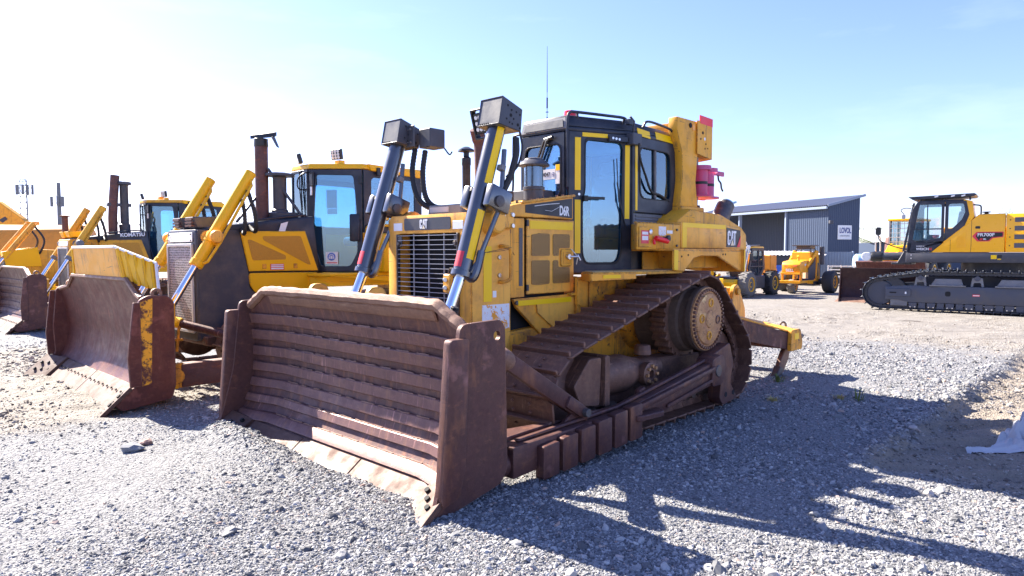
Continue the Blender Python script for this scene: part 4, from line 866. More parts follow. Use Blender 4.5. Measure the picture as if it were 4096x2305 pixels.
obj('filler_pipe_cap', MB().cyl((-2.502, .80, 2.383), (-2.510, .80, 2.395), .10, n=24).cyl((-2.52, .82, 2.38), (-2.62, .88, 2.41), .018, n=8), 'tank_blue', D, 0)
# --- ROPS posts at the rear of the cab
rp = obj('rops_frame', MB(), 'cat_yellow_olive', D) if False else None
m = MB()
for s in (-1, 1):
    m.add([(x, s * y, z) for x, y, z in [(-1.36, 0.645, 2.3), (-1.36, 0.775, 2.3), (-1.8, 0.775, 2.3), (-1.8, 0.645, 2.3), (-1.42, 0.645, 2.62), (-1.42, 0.775, 2.62), (-1.74, 0.775, 2.62), (-1.74, 0.645, 2.62), (-1.4, 0.645, 2.95), (-1.4, 0.775, 2.95), (-1.78, 0.775, 2.95), (-1.78, 0.645, 2.95), (-1.28, 0.645, 3.2), (-1.28, 0.775, 3.2), (-1.84, 0.775, 3.2), (-1.84, 0.645, 3.2), (-1.28, 0.645, 3.36), (-1.28, 0.775, 3.36), (-1.84, 0.775, 3.36), (-1.84, 0.645, 3.36)]],
          [(0, 1, 2, 3), (16, 17, 18, 19)] + [(4 * k + i, 4 * k + (i + 1) % 4, 4 * k + 4 + (i + 1) % 4, 4 * k + 4 + i) for k in range(4) for i in range(4)])
m.box(-1.82, -1.52, -.64, .64, 3.21, 3.345)
rp = obj('rops_frame', m, 'cat_yellow_olive', D, .015, 2)
for s in (-1, 1):
    obj('rops_foot', MB().box(-1.92, -1.36, s * .40, s * .80, 2.24, 2.305), 'cat_yellow_olive', rp, .015, 2)
    mm = MB()
    for x in (-1.42, -1.86):
        for y in (.46, .74): mm.cyl((x, s * y, 2.30), (x, s * y, 2.335), .028, n=6)
    obj('bolt', mm, 'stack_rust', rp, 0)
lpn = obj('lamp_guard', MB().slab([(-1.72, .785, 3.37), (-1.72, .785, 2.96), (-2.10, .785, 2.92), (-2.10, .785, 3.37)], (0, .015, 0)).slab([(-1.72, .785, 2.96), (-2.10, .785, 2.92), (-2.10, .55, 2.90), (-1.72, .55, 2.94)], (0, 0, .012)), 'cat_yellow_olive', rp, .004)
obj('reflector_tape', MB().slab([(-1.78, .802, 3.44), (-1.78, .802, 3.34), (-2.10, .802, 3.33), (-2.10, .802, 3.43)], (0, -.012, 0)), 'tape_red', lpn, 0)
mm = MB()
for x, z, r in ((-1.85, 3.23, .02), (-1.80, 3.15, .012), (-1.93, 3.10, .012), (-1.91, 3.04, .010), (-1.98, 3.05, .010)): mm.cyl((x, .8005, z), (x, .803, z), r, n=10)
obj('bolt_hole', mm, 'dark_void', lpn, 0)
obj('bolt_hole', MB().cyl((-1.90, .8005, 3.16), (-1.90, .803, 3.16), .020, n=10), 'white_decal', lpn, 0)
obj('side_reflector', MB().box(-1.70, -1.63, .776, .781, 3.24, 3.31), 'amber', rp, 0)
obj('lifting_eye', MB().cyl((-1.58, .775, 3.29), (-1.58, .785, 3.29), .03, n=12), 'dark_void', rp, 0)
obj('tail_bracket', MB().box(-1.90, -1.80, .56, .72, 2.24, 2.52).box(-1.90, -1.82, .56, .72, 2.82, 2.96), 'mid_grey', rp, .005)
obj('alarm', MB().cyl((-1.90, .64, 2.90), (-1.96, .64, 2.90), .028, n=12), 'paper', rp, .004)
# extinguisher holders
for k_, (x, y) in enumerate(((-1.92, .74), (-2.25, .66))):
    hold = obj('extinguisher_holder', MB().lathe((x, y, 2.45), (0, 0, 1), [(.085, 0), (.085, .36)], 20, False).lathe((x, y, 2.44), (0, 0, 1), [(.0001, 0), (.15, 0), (.15, .025), (.0001, .025)], 20, False), 'pink_red' if k_ == 0 else 'pink_faded', rp, 0)
    obj('holder_back', MB().box(x - .10, x + .02, y - .11, y - .07, 2.43, 2.86).box(x - .10, x + .10, y - .12, y - .085, 2.43, 2.84), 'pink_faded', hold, .006)
    obj('strap', MB().lathe((x, y, 2.60), (0, 0, 1), [(.087, 0), (.087, .035)], 20, False), 'rubber', hold, 0)
    obj('top_band', MB().lathe((x - .02, y, 2.78), (0, 0, 1), [(.115, 0), (.12, .0), (.12, .055), (.115, .055)], 20, False), 'pink_faded', hold, 0)
obj('hanging_clip', MB().box(-2.66, -2.42, .66, .69, 2.76, 2.82), 'pink_faded', rp, .004)
hose(D, [(-2.46, .70, 2.76), (-2.48, .70, 2.70), (-2.52, .71, 2.66), (-2.54, .71, 2.60), (-2.58, .71, 2.56)], .012, rings=False, name='strap_end')
# --- ripper
ripb = obj('ripper_beam', MB().box(-3.98, -3.70, -1.20, 1.18, .36, .60), 'blade_rust', D, .015)
obj('beam_top', MB().slab([(-2.50, .60, .92), (-2.50, .78, .92), (-3.70, 1.18, .605), (-4.0, 1.18, .605), (-4.0, .40, .605)], (0, 0, .025)), 'cat_yellow', ripb, .006)
obj('beam_end', MB().prism(rpoly([(-3.66, .34), (-4.06, .34), (-4.08, .45), (-4.0, .64), (-3.68, .64)], .03, 3), 1, 1.18, 1.24), 'cat_yellow_dirty', ripb, .008)
obj('beam_tape', MB().box(-3.92, -3.78, 1.241, 1.244, .50, .585), 'tape_yellow', ripb, 0)
obj('beam_pin', MB().cyl((-4.0, 1.2, .52), (-4.14, 1.2, .52), .035, n=10).tube(curve([(-3.86, 1.0, .62), (-3.86, 1.0, .70), (-3.88, 1.03, .73), (-3.90, 1.06, .70), (-3.90, 1.06, .62)], 4), .016, 6), 'dull_steel', ripb, .003)
for y in (-1.08, 0, 1.08):
    obj('ripper_shank', MB().slab([(-3.78, y - .035, .36), (-3.96, y - .035, .36), (-3.90, y - .035, .20), (-3.72, y - .035, .02), (-3.55, y - .035, -.06), (-3.48, y - .035, -.06), (-3.56, y - .035, .10), (-3.66, y - .035, .24)], (0, .07, 0)), 'track_rust', ripb, .01)
obj('shank_tip', MB().prism([(-3.70, .08), (-3.58, .13), (-3.42, -.05), (-3.56, -.07)], 1, 1.03, 1.13), 'dull_steel', ripb, .008)
lkp = obj('ripper_link', MB().prism(rpoly([(-2.95, 1.28), (-3.08, 1.30), (-3.30, .95), (-3.32, .62), (-2.85, .58), (-2.88, .95)], .05, 4), 1, .66, .72), 'cat_yellow_clean', D, .01)
obj('link_pin', MB().cyl((-3.02, .715, 1.20), (-3.02, .76, 1.20), .05, n=16), 'cat_yellow_olive', lkp, .006)
obj('ripper_link', MB().prism(rpoly([(-2.95, 1.28), (-3.08, 1.30), (-3.30, .95), (-3.32, .62), (-2.85, .58), (-2.88, .95)], .05, 4), 1, -.72, -.66), 'cat_yellow_clean', D, .01)
obj('beam_face', MB().slab([(-2.52, .79, .915), (-3.69, 1.185, .60), (-3.69, 1.185, .36), (-2.52, .79, .62)], (-.02, -.03, 0)), 'blade_rust', ripb, .006)
obj('ripper_arm', MB().beam((-2.2, .5, .75), (-3.75, .5, .48), .14, .18).beam((-2.2, -.5, .75), (-3.75, -.5, .48), .14, .18).beam((-2.3, .3, 1.2), (-3.05, .3, 1.2), .12, .12).beam((-2.3, -.3, 1.2), (-3.05, -.3, 1.2), .12, .12), 'cat_yellow_dirty', D)
obj('ripper_cross', MB().box(-3.10, -2.96, -.66, .66, 1.12, 1.26), 'cat_yellow_olive', D, .015)
# ------------------------------------------------------------------ the other bulldozers of the row (same axes, origin on their own centre line)
KSHOE = make_shoe(.56, .20); KLINK = make_link(.20)
def kframe(root, name, P, Q, z0, z1, win, outer=None, gl='cab_glass', mat='cab_black', th=.04):
    P, Q = Vector(P + (0,)), Vector(Q + (0,)); ex = (Q - P).normalized(); Ln = (Q - P).length; nn = ex.cross(Vector((0, 0, 1)))
    f = obj(name, framepanel(MB(), outer or [(0, z0), (Ln, z0), (Ln, z1), (0, z1)], win, P, ex, (0, 0, 1), th), mat, root, .006)
    obj('pane', panel2d(win, P + nn * th * .5, ex, (0, 0, 1), .004), gl, f, 0)
    return f, P, ex, nn
def grey_dozer(name, label, xs, yc, kind):
    T = thing(name, label, 'bulldozer', row(xs, yc), HEAD)
    new = kind == 2
    ky = 'komatsu_yellow' if new else 'komatsu_yellow_old'; rs = random.Random(kind)
    # ---- blade
    prof = interp([(-.02, 3.66), (0, 3.62), (.1, 3.50), (.2, 3.40), (.3, 3.32), (.45, 3.26), (.69, 3.23), (1.06, 3.28), (1.24, 3.32), (1.45, 3.40)])
    W = 1.72; cr = interp([(-W, 1.22), (-1.40, 1.27), (-1.12, 1.43), (1.12, 1.43), (1.40, 1.27), (W, 1.22)] if new else [(-W, 1.20), (-1.2, 1.39), (1.2, 1.39), (W, 1.20)])
    bm_ = 'blade_rust_red' if new else 'blade_rust'
    sts = [(-W, .10), (-1.40, .05), (-1.12, 0), (-.5, 0), (0, 0), (.5, 0), (1.12, 0), (1.40, .05), (W, .10)]
    b = obj('blade', moldboard(MB(), prof, sts, .10, 1.43, 0, .06, 16, cr), bm_, T, .008)
    path = []
    for (y, dx), (y2, dx2) in zip(sts, sts[1:]):
        for t in (0, .33, .66): yy = y + (y2 - y) * t; path.append((prof(cr(yy)) + dx + (dx2 - dx) * t, yy, cr(yy)))
    obj('top_edge', MB().tube(path, .028, 6), 'edge_rust', b, 0)
    if not new:
        for a, c_ in ((1.0, 1.10), (.82, .92), (.64, .74), (.46, .56), (.30, .39)):
            obj('wear_strip', moldboard(MB(), prof, [(max(-W + .02, min(W - .02, y)), d) for y, d in sts], a, c_, .03, .035, 1), bm_, b, .006)
    for y0, y1 in ((-1.36, -.02), (-.01, 1.36)):
        e = obj('cutting_edge', MB().slab([(3.38, y0, .22), (3.42, y0, .245), (3.70, y0, -.01), (3.66, y0, -.03)], (0, y1 - y0, 0)), 'cutting_rust', b, .006)
        m = MB()
        for q in range(8):
            y = y0 + .10 + q * (y1 - y0 - .2) / 7; m.cyl((3.525, y, .160), (3.535, y, .171), .013, n=8)
        obj('bolt_hole', m, 'dark_void', e, 0)
    for s in (-1, 1):
        e = obj('end_bit', MB().slab([(3.40, s * 1.365, .24), (3.69, s * 1.365, -.01), (3.86, s * 1.78, -.01), (3.56, s * 1.78, .26)], (.03, 0, .03)), 'cutting_rust', b, .006)
        m = MB()
        for q in range(3):
            for r_ in range(2): m.cyl((3.53 + .06 * q + .09 * r_, s * (1.48 + .10 * q), .165 - .08 * r_), (3.56 + .06 * q + .09 * r_, s * (1.48 + .10 * q), .20 - .08 * r_), .022, n=8)
        obj('bolt_hole', m, 'dark_void', e, 0)
        obj('end_plate', MB().prism(rpoly([(3.14, .10), (3.66, .03), (3.74, .12), (3.50, .30), (3.52, .70), (3.47, 1.22), (3.38, 1.27), (3.18, 1.27), (3.10, 1.20), (3.10, .25)], .04, 3), 1, s * 1.70, s * 1.75), bm_, b, .008)
        obj('corner_guard', MB().prism([(3.46, .28), (3.58, .28), (3.60, .60), (3.53, 1.20), (3.46, 1.20)], 1, s * 1.745, s * 1.775), bm_, b, .006)
        if new:
            obj('painted_strip', MB().prism([(3.36, .30), (3.46, .28), (3.46, 1.20), (3.33, 1.24)], 1, s * 1.751, s * 1.756), 'stripe_worn' if s > 0 else bm_, b, 0)
        obj('lifting_eye', MB().lathe((3.28, s * 1.725, 1.29), (0, 1, 0), [(.06, -.02), (.06, .02), (.03, .02), (.03, -.02), (.06, -.02)], 12, False), 'edge_rust', b, 0)
    obj('back_frame', MB().box(2.98, 3.18, -1.5, 1.5, .15, .4).box(3.0, 3.2, -1.5, 1.5, .95, 1.15), ky, b)
    if new:                                                   # yellow spill guard
        pts = [(3.395, -.95, 1.43), (3.395, .95, 1.43), (3.44, .88, 1.81), (3.44, -.88, 1.81)]
        sg = obj('spill_guard', MB().slab(pts, (-.02, 0, 0)), 'cat_yellow', b, .004)
        for s in (-1, 1):
            wq = [(3.395, s * .95, 1.43), (3.20, s * 1.58, 1.30), (3.17, s * 1.42, 1.62), (3.44, s * .88, 1.81)]
            wing = obj('spill_wing', MB().slab(wq, (-.02, -.01 * s, 0)), ky, sg, .004)
            for q in range(5):
                t = (q + .5) / 5; a = Vector(wq[0]).lerp(Vector(wq[1]), t); c_ = Vector(wq[3]).lerp(Vector(wq[2]), t)
                obj('spill_slat', MB().beam(a + Vector((.01, .012 * s, 0)), c_ + Vector((.01, .012 * s, 0)), .035, .03, (.3, s, 0)), ky, sg, .004)
            obj('spill_edge', MB().tube([wq[3], wq[2], wq[1]], .018, 6), 'white_paint', sg, 0)
        obj('spill_edge', MB().tube([pts[3], pts[2]], .018, 6), 'white_paint', sg, 0)
    # ---- push arms, tilt brace
    for s in (-1, 1):
        a = obj('push_arm', MB().box(.2, 2.95, s * 1.36, s * 1.52, .16, .44), 'stack_rust' if new else bm_, T, .02, 2)
        obj('arm_joint', MB().lathe((3.02, s * 1.44, .30), (0, 1, 0), [(.02, -.12), (.09, -.11), (.10, -.05), (.10, .05), (.09, .11), (.02, .12)], 14).box(2.9, 3.10, s * 1.38, s * 1.50, .16, .44), 'cat_yellow_dirty', a, 0)
        tb_ = obj('brace_tube', MB().cyl((2.66, s * .52, .84), (2.02, s * 1.40, .60), .055, n=14), 'blade_rust', T, 0)
        obj('brace_end', MB().cyl((2.72, s * .44, .86), (2.60, s * .60, .82), .072, n=14).box(2.66, 2.84, s * .36, s * .50, .76, 1.02), 'komatsu_yellow', tb_, .008)
        obj('hanging_rod', MB().cyl((2.64, s * .62, .80), (2.66, s * .58, .46), .018, n=8).cyl((2.70, s * .42, .60), (2.62, s * .66, .62), .018, n=8), 'cat_yellow_dirty', tb_, 0)
        # ---- tracks
        tp = bpy.data.objects.new('track', None); COL.objects.link(tp); tp.parent = T
        make_track(T, [(1.80, .50, .43), (-1.35, .52, .43), (.3, .85, .12)], .20, s * 1.02, KSHOE, KLINK if s > 0 else None, tp)
        obj('track_frame', MB().prism([(1.7, .25), (1.7, .65), (-1.2, .7), (-1.2, .25)], 1, s * .88, s * 1.16), 'track_rust', T, .02)
        obj('idler', MB().lathe((1.80, s * .90, .50), (0, s, 0), [(.08, -.03), (.34, 0), (.34, .24), (.10, .28)], 24), 'track_rust', T, 0)
        obj('sprocket', MB().lathe((-1.35, s * .90, .52), (0, s, 0), [(.10, -.03), (.36, 0), (.36, .24), (.14, .40)], 24), ky, T, 0)
    obj('main_frame', MB().prism([(2.3, .5), (2.3, .62), (1.4, .75), (-1.9, 1.2), (-2.1, .6), (-1.8, .42), (1.9, .42)], 1, -.62, .62), 'track_rust', T, .02)
    # ---- hood
    hc = 'hood_grey' if new else 'komatsu_yellow_old'
    rg_ = obj('radiator_housing', MB().prism(rpoly([(-.50, .55), (.50, .55), (.50, 2.05), (-.50, 2.05)], .07, 4), 0, 1.72, 2.36), hc, T, .02, 2)
    obj('grille', framepanel(MB(), rrect(-.44, .44, .66, 1.86, .02, 2), rrect(-.40, .40, .70, 1.82, .02, 2), (2.365, 0, 0), (0, 1, 0), (0, 0, 1), .03), 'light_grey', rg_, .004)
    obj('grille_screen', MB().box(2.365, 2.378, -.41, .41, .69, 1.83), 'grille_perf' if new else 'mesh_dark', rg_, 0)
    obj('white_panel', MB().slab([(2.37, -.43, 1.885), (2.37, .43, 1.885), (2.355, .40, 2.01), (2.355, -.40, 2.01)], (.012, 0, 0)), 'white_paint', rg_, .004)
    for y in (-.38, .38):
        for z in (1.905, 1.985): obj('bolt', MB().cyl((2.375, y, z), (2.385, y, z), .012, n=6), 'print_black', rg_, 0)
    sidem = 'hood_grey' if new else ky
    obj('hood', MB().slab([(2.20, -.50, 2.03), (2.20, -.50, 2.085), (.62, -.50, 2.29), (.52, -.50, 1.45), (1.66, -.50, 1.45), (1.78, -.50, 2.03)], (0, 1.0, 0)), 'cab_black' if new else 'cab_black', T, .03, 2)
    obj('side_shield', MB().slab([(2.34, .50, 2.04), (1.775, .50, 2.05), (1.65, .50, 1.45), (1.64, .50, 1.25), (1.50, .50, 1.12), (1.10, .50, .80), (1.10, .50, .62), (2.34, .50, .58)], (0, .015, 0)), sidem, T, .005)
    obj('side_shield', MB().slab([(2.34, -.50, 2.04), (.55, -.50, 2.05), (.55, -.50, .80), (2.34, -.50, .58)], (0, -.015, 0)), sidem, T, .005)
    m = MB()
    ed = obj('engine_door', MB().slab([(1.765, .505, 2.035), (.78, .505, 2.06), (.575, .505, 1.47), (1.65, .505, 1.48)], (0, .03, 0)), ky, T, .008)
    obj('perforated_panel', MB().prism(rpoly([(1.67, 1.92), (1.62, 1.92), (1.10, 1.70), (1.10, 1.64), (1.60, 1.63)], .03, 3), 1, .536, .540), 'mesh_orange', ed, 0)
    obj('perforated_panel', MB().prism(rpoly([(1.45, 1.97), (.86, 1.985), (.70, 1.56), (.74, 1.56), (1.44, 1.92)], .03, 3), 1, .536, .540), 'mesh_orange', ed, 0)
    obj('lower_panel', MB().prism(rpoly([(1.655, 1.455), (.58, 1.445), (.58, 1.18), (1.36, 1.10), (1.52, 1.12), (1.64, 1.28)], .05, 4), 1, .505, .54), ky, T, .006)
    obj('latch', MB().box(1.40, 1.46, .536, .543, 1.51, 1.58).box(.92, .98, .536, .543, 1.51, 1.58), 'cat_yellow_dirty', ed, .003)
    obj('warning_sticker', MB().box(1.13, 1.34, .536, .539, 1.49, 1.58), 'red_sticker', ed, 0)
    obj('sticker_text', MB().box(1.14, 1.33, .5395, .541, 1.50, 1.52).box(1.14, 1.33, .5395, .541, 1.53, 1.545).box(1.14, 1.33, .5395, .541, 1.555, 1.57), 'paper', ed, 0)
    if new:
        obj('patch_plate', MB().box(2.02, 2.12, .516, .524, 1.75, 1.90), 'dark_grey', T, .003)
        for y in (-.22, .22):                               # hood lamp housings
            hv = obj('hood_lamp', MB().slab([(2.28, y - .14, 2.07), (2.34, y - .14, 2.22), (1.90, y - .14, 2.24), (1.86, y - .14, 2.08)], (0, .28, 0)), 'hood_grey', T, .012)
            for q in range(3): obj('lamp_slot', MB().box(2.28, 2.345, y - .11, y + .11, 2.09 + q * .042, 2.115 + q * .042), 'stack_rust', hv, 0)
        tgl = obj('price_tag', MB().slab([(1.16, .525, 2.16), (1.05, .525, 2.19), (1.14, .525, 1.93), (1.24, .525, 1.92)], (0, .004, 0)), 'paper', T, 0)
        text('4461', 'tag_number', 'print_black', tgl, (1.185, .531, 1.955), (.30, 0, .95), (.95, 0, -.30), .085, .001, .001, .8)
    else:
        nb_ = obj('name_band', MB().slab([(1.50, .501, 2.09), (.66, .501, 2.12), (.64, .501, 2.26), (1.50, .501, 2.16)], (0, .004, 0)), 'decal_black', T, 0)
        text('KOMATSU', 'name_lettering', 'white_decal', nb_, (1.26, .507, 2.125), (-1, 0, .055), (0, 0, 1), .125, .001, .004, .98)
        for y in (-.24, .24): obj('hood_lamp', MB().slab([(2.30, y - .17, 2.10), (2.36, y - .17, 2.24), (1.98, y - .17, 2.26), (1.94, y - .17, 2.10)], (0, .34, 0)), 'komatsu_yellow', T, .012)
        obj('side_exhaust', MB().cyl((2.2, -.5, 2.05), (2.2, -.5, 2.62), .07, n=12).lathe((2.2, -.5, 2.62), (0, 0, 1), [(.07, 0), (.12, .01), (.12, .03), (.02, .05)], 12), 'stack_rust', T, 0)
    # ---- stacks
    if new:
        es = obj('exhaust_stack', MB().cyl((1.20, .04, 2.15), (1.20, .04, 3.36), .095, n=20), 'stack_rust', T, .004)
        obj('stack_wrap', MB().lathe((1.20, .04, 3.30), (0, 0, 1), [(.10, 0), (.105, .02), (.10, .10), (.105, .12)], 12).slab([(1.30, -.10, 3.42), (1.10, .26, 3.43), (1.05, .24, 3.46), (1.26, -.14, 3.47)], (0, 0, .06)).slab([(1.08, .24, 3.44), (1.02, .26, 3.28), (1.0, .20, 3.30), (1.06, .16, 3.44)], (.07, .05, 0)), 'black_plastic', es, .006)
        it = obj('air_intake', MB().lathe((.98, .16, 2.15), (0, 0, 1), [(.12, 0), (.12, .22), (.10, .24), (.10, .70), (.105, .72)], 20), 'dark_grey', T, 0)
        obj('intake_cap', MB().lathe((.98, .16, 2.86), (0, 0, 1), [(.10, 0), (.22, .015), (.22, .05), (.10, .075), (.0001, .08)], 24, False), 'dark_grey', it, 0)
        obj('stay_rod', MB().cyl((.72, .42, 2.22), (1.15, .14, 2.98), .022, n=8).cyl((1.62, .10, 2.18), (1.24, 0, 2.60), .02, n=8), 'dark_grey', T, 0)
        obj('hood_rail', MB().tube(curve([(1.52, .44, 2.12), (1.50, .45, 2.19), (1.42, .45, 2.21), (.80, .45, 2.29), (.70, .45, 2.27)], 4), .016, 6), 'cab_black', T, 0)
        obj('muffler_box', MB().box(.78, 1.14, -.02, .36, 2.20, 2.34), 'dark_grey', T, .02)
    else:
        es = obj('exhaust_stack', MB().tube([(1.30, .10, 2.15), (1.30, .10, 2.6), (1.27, .10, 3.1), (1.22, .10, 3.68)], .105, 18), 'stack_rust', T, 0)
        it = obj('air_intake', MB().lathe((1.03, .12, 2.15), (0, 0, 1), [(.13, 0), (.13, .30), (.10, .32), (.10, 1.28), (.11, 1.30)], 20), 'dark_grey', T, 0)
        obj('intake_cap', MB().lathe((1.03, .12, 3.44), (0, 0, 1), [(.10, 0), (.17, .015), (.17, .08), (.10, .10), (.0001, .10)], 20, False), 'dark_grey', it, 0)
        obj('stack_clamp', MB().box(.88, 1.42, .04, .18, 2.90, 2.98), 'dark_grey', it, .006)
        obj('guy_wire', MB().cyl((1.42, .1, 2.94), (1.62, .35, 2.2), .008, n=5).cyl((.90, .12, 2.94), (.70, .40, 2.25), .008, n=5).cyl((1.30, .05, 2.9), (1.16, .3, 2.2), .008, n=5), 'rubber', it, 0)
        obj('hood_rail', MB().tube(curve([(1.60, .44, 2.12), (1.56, .45, 2.21), (1.42, .45, 2.23), (.80, .45, 2.30), (.70, .45, 2.27)], 4), .018, 6), 'cab_black', T, 0)
    # ---- cylinders
    for s in (-1, 1):
        y = s * .66; top, pv, gl_, low = Vector((1.66, y, 2.84)), Vector((2.20, y, 1.92)), Vector((2.43, y, 1.57)), Vector((2.95, y, .72)); ax = (gl_ - top).normalized()
        cy_ = obj('lift_cylinder', MB().cyl(top, gl_, .078 if new else .085, n=20), 'komatsu_yellow' if new else 'komatsu_yellow_old', T, .005)
        obj('rod', MB().cyl(gl_, low, .045, n=18), 'chrome', cy_, 0)
        obj('gland', MB().cyl(gl_ - ax * .08, gl_ + ax * .01, .088, n=18), 'komatsu_yellow' if new else 'mid_grey', cy_, .006)
        obj('trunnion', MB().cyl(pv - ax * .07, pv + ax * .07, .105, n=18).cyl(pv + Vector((0, -.19, 0)), pv + Vector((0, .19, 0)), .05, n=14), 'komatsu_yellow' if new else ky, cy_, .006)
        for q in (-1, 1): obj('trunnion_cap', MB().cyl(pv + Vector((.02, q * .13, .03)), pv + Vector((.02, q * .21, .03)), .085, n=14), 'cat_yellow_clean' if new else 'mid_grey', cy_, .02, 2)
        sd = Vector((-.03, s * .10 if s > 0 else .10, -.04))
        obj('hydraulic_pipe', MB().tube([top + sd * .4 + ax * .08, top + sd * 1.2 + ax * .16, pv + sd * 1.3, gl_ + sd * 1.3 - ax * .12, gl_ + sd * .3 - ax * .02], .020, 7), ky, cy_, 0)
        hose(cy_, [top + ax * .25 + sd, top + ax * .45 + Vector((-.22, .12, -.18)), top + ax * .65 + Vector((-.36, .05, -.25)), (1.62, y * .6, 2.16)], .028)
        hose(cy_, [top + ax * .40 + sd, top + ax * .55 + Vector((-.14, .10, -.12)), top + ax * .75 + Vector((-.26, .04, -.20)), (1.70, y * .5, 2.14)], .026)
    # ---- cab: hexagonal plan
    cabf = obj('cab', MB().prism([(.53, -.24), (.53, .24), (-.03, .82), (-1.15, .82), (-1.15, -.82), (-.03, -.82)], 2, 1.40, 1.46), 'cab_black', T, .004)
    dr, P, ex, nn = kframe(cabf, 'cab_door', (.53, .24), (-.03, .825), 1.45, 3.01, rpoly([(.17, 1.53), (.62, 1.53), (.73, 1.74), (.73, 2.36), (.68, 2.92), (.11, 2.93), (.05, 1.95)], .05, 3), outer=[(.14, 1.45), (.81, 1.45), (.81, 3.01), (0, 3.01), (-.02, 2.05)])
    kframe(cabf, 'cab_door', (-.03, -.825), (.53, -.24), 1.45, 3.01, rrect(.10, .72, 1.55, 2.92, .05, 3))
    sw_, P2, ex2, nn2 = kframe(cabf, 'side_window', (-.03, .825), (-1.15, .825), 2.05, 3.01, rrect(.14, .98, 2.18, 2.90, .07, 4))
    kframe(cabf, 'side_window', (-1.15, -.825), (-.03, -.825), 2.05, 3.01, rrect(.14, .98, 2.18, 2.90, .07, 4))
    kframe(cabf, 'windscreen', (.53, -.24), (.53, .24), 2.10, 3.01, rrect(.03, .45, 2.14, 2.97, .05, 3))
    kframe(cabf, 'rear_window', (-1.15, .825), (-1.15, -.825), 2.05, 3.01, rrect(.12, 1.53, 2.18, 2.9, .07, 4))
    obj('lower_body', MB().slab([(-.03, .79, 1.46), (-.03, .79, 2.05), (-1.15, .79, 2.05), (-1.15, .79, 1.46)], (0, .03, 0)).slab([(-.03, -.79, 1.46), (-.03, -.79, 2.05), (-1.15, -.79, 2.05), (-1.15, -.79, 1.46)], (0, -.03, 0)), ky, cabf, .006)
    roofp = [(.56, -.27), (.56, .27), (-.03, .88), (-1.2, .88), (-1.2, -.88), (-.03, -.88)]
    v = [(x, y, 3.02) for x, y in roofp] + [(x * .97, y * .96, 3.10) for x, y in roofp]
    rf_ = obj('roof', MB().add(v, [tuple(range(6))[::-1], tuple(range(6, 12))] + [(i, (i + 1) % 6, 6 + (i + 1) % 6, 6 + i) for i in range(6)]), 'komatsu_yellow' if new else 'orange_paint' if kind == 9 else 'komatsu_yellow_old', cabf, .015, 2)
    obj('rear_hood', MB().slab([(-.14, .60, 3.0), (-.10, .60, 3.10), (-1.2, .60, 3.06), (-1.2, .60, 2.95)], (0, .30, 0)), 'komatsu_yellow', rf_, .012, 2)
    obj('roof_label', MB().slab([(-.42, .902, 3.03), (-.42, .902, 3.075), (-.72, .902, 3.065), (-.72, .902, 3.02)], (0, .003, 0)), 'paper', rf_, 0)
    obj('roof_latch', MB().box(-.30, -.24, .88, .93, 2.93, 3.05), 'black_plastic', rf_, .006)
    lm = obj('lamp_mount', MB().box(.10, .20, .42, .56, 3.09, 3.16), 'komatsu_yellow', rf_, .006)
    work_lamp(rf_, (.20, .49, 3.25), (.9, .25, -.15), .20, .16)
    work_lamp(rf_, (.56, .0, 3.19), (.8, -.35, -.25), .18, .15)
    if not new: obj('beacon', MB().box(.10, .22, .02, .26, 3.10, 3.21), 'amber', rf_, .03, 2)
    obj('mirror', MB().obox((.55, .34, 2.86), (.03, .10, .22), (1, 0, 0)), 'black_plastic', dr, .012)
    obj('mirror_arm', MB().tube(curve([(.56, .26, 2.96), (.66, .30, 2.94), (.68, .16, 2.86), (.66, .14, 2.72), (.56, .22, 2.70)], 4), .012, 6), 'black_plastic', dr, 0)
    for q in (0, 1): obj('wiper', MB().tube([(.575, .02 + q * .06, 3.0), (.585, .04 + q * .05, 2.7), (.58, .10, 2.3 + q * .1)], .010, 5), 'black_plastic', cabf, 0)
    for z in (1.70, 2.30, 2.85): obj('hinge', MB().obox(P + ex * .79 + nn * .05 + Vector((0, 0, z)), (.05, .03, .12), ex), 'black_plastic', dr, .004)
    obj('door_box', MB().obox(P + ex * .70 + nn * .055 + Vector((0, 0, 2.12)), (.16, .05, .42), ex), 'cab_black', dr, .03, 2)
    obj('door_handle', MB().obox(P + ex * .04 + nn * .05 + Vector((0, 0, 2.68)), (.03, .03, .14), ex), 'bright_steel', dr, .006)
    if new:
        stk = obj('ear_protection_sign', panel2d([(.245, 1.56), (.435, 1.56), (.435, 1.75), (.245, 1.75)], P + nn * .045, ex, (0, 0, 1), .003), 'paper', dr, 0)
        obj('sign_disc', MB().cyl(P + ex * .335 + nn * .0485 + Vector((0, 0, 1.675)), P + ex * .335 + nn * .051 + Vector((0, 0, 1.675)), .06, n=24), 'blue_sticker', stk, 0)
        hp = P + ex * .335 + nn * .053 + Vector((0, 0, 1.675)); up = Vector((0, 0, 1))
        obj('sign_head', MB().tube([hp + (ex * math.cos(R(a)) + up * math.sin(R(a))) * .036 for a in range(-20, 201, 20)], .006, 5).obox(hp - ex * .034 - up * .016, (.018, .004, .03), ex).obox(hp + ex * .034 - up * .016, (.018, .004, .03), ex).obox(hp - up * .01, (.03, .004, .05), ex), 'paper', stk, 0)
        obj('sign_text', panel2d([(.26, 1.575), (.42, 1.575), (.42, 1.59), (.26, 1.59)], P + nn * .0485, ex, (0, 0, 1), .001), 'red_sticker', stk, 0)
        nt_ = obj('door_notice', panel2d([(.26, 2.42), (.42, 2.42), (.42, 2.70), (.26, 2.70)], P + nn * .01, ex, (0, 0, 1), .003), 'light_grey', dr, 0)
        obj('door_notice', panel2d([(.27, 2.33), (.42, 2.33), (.42, 2.415), (.27, 2.415)], P + nn * .01, ex, (0, 0, 1), .003), 'paper', dr, 0)
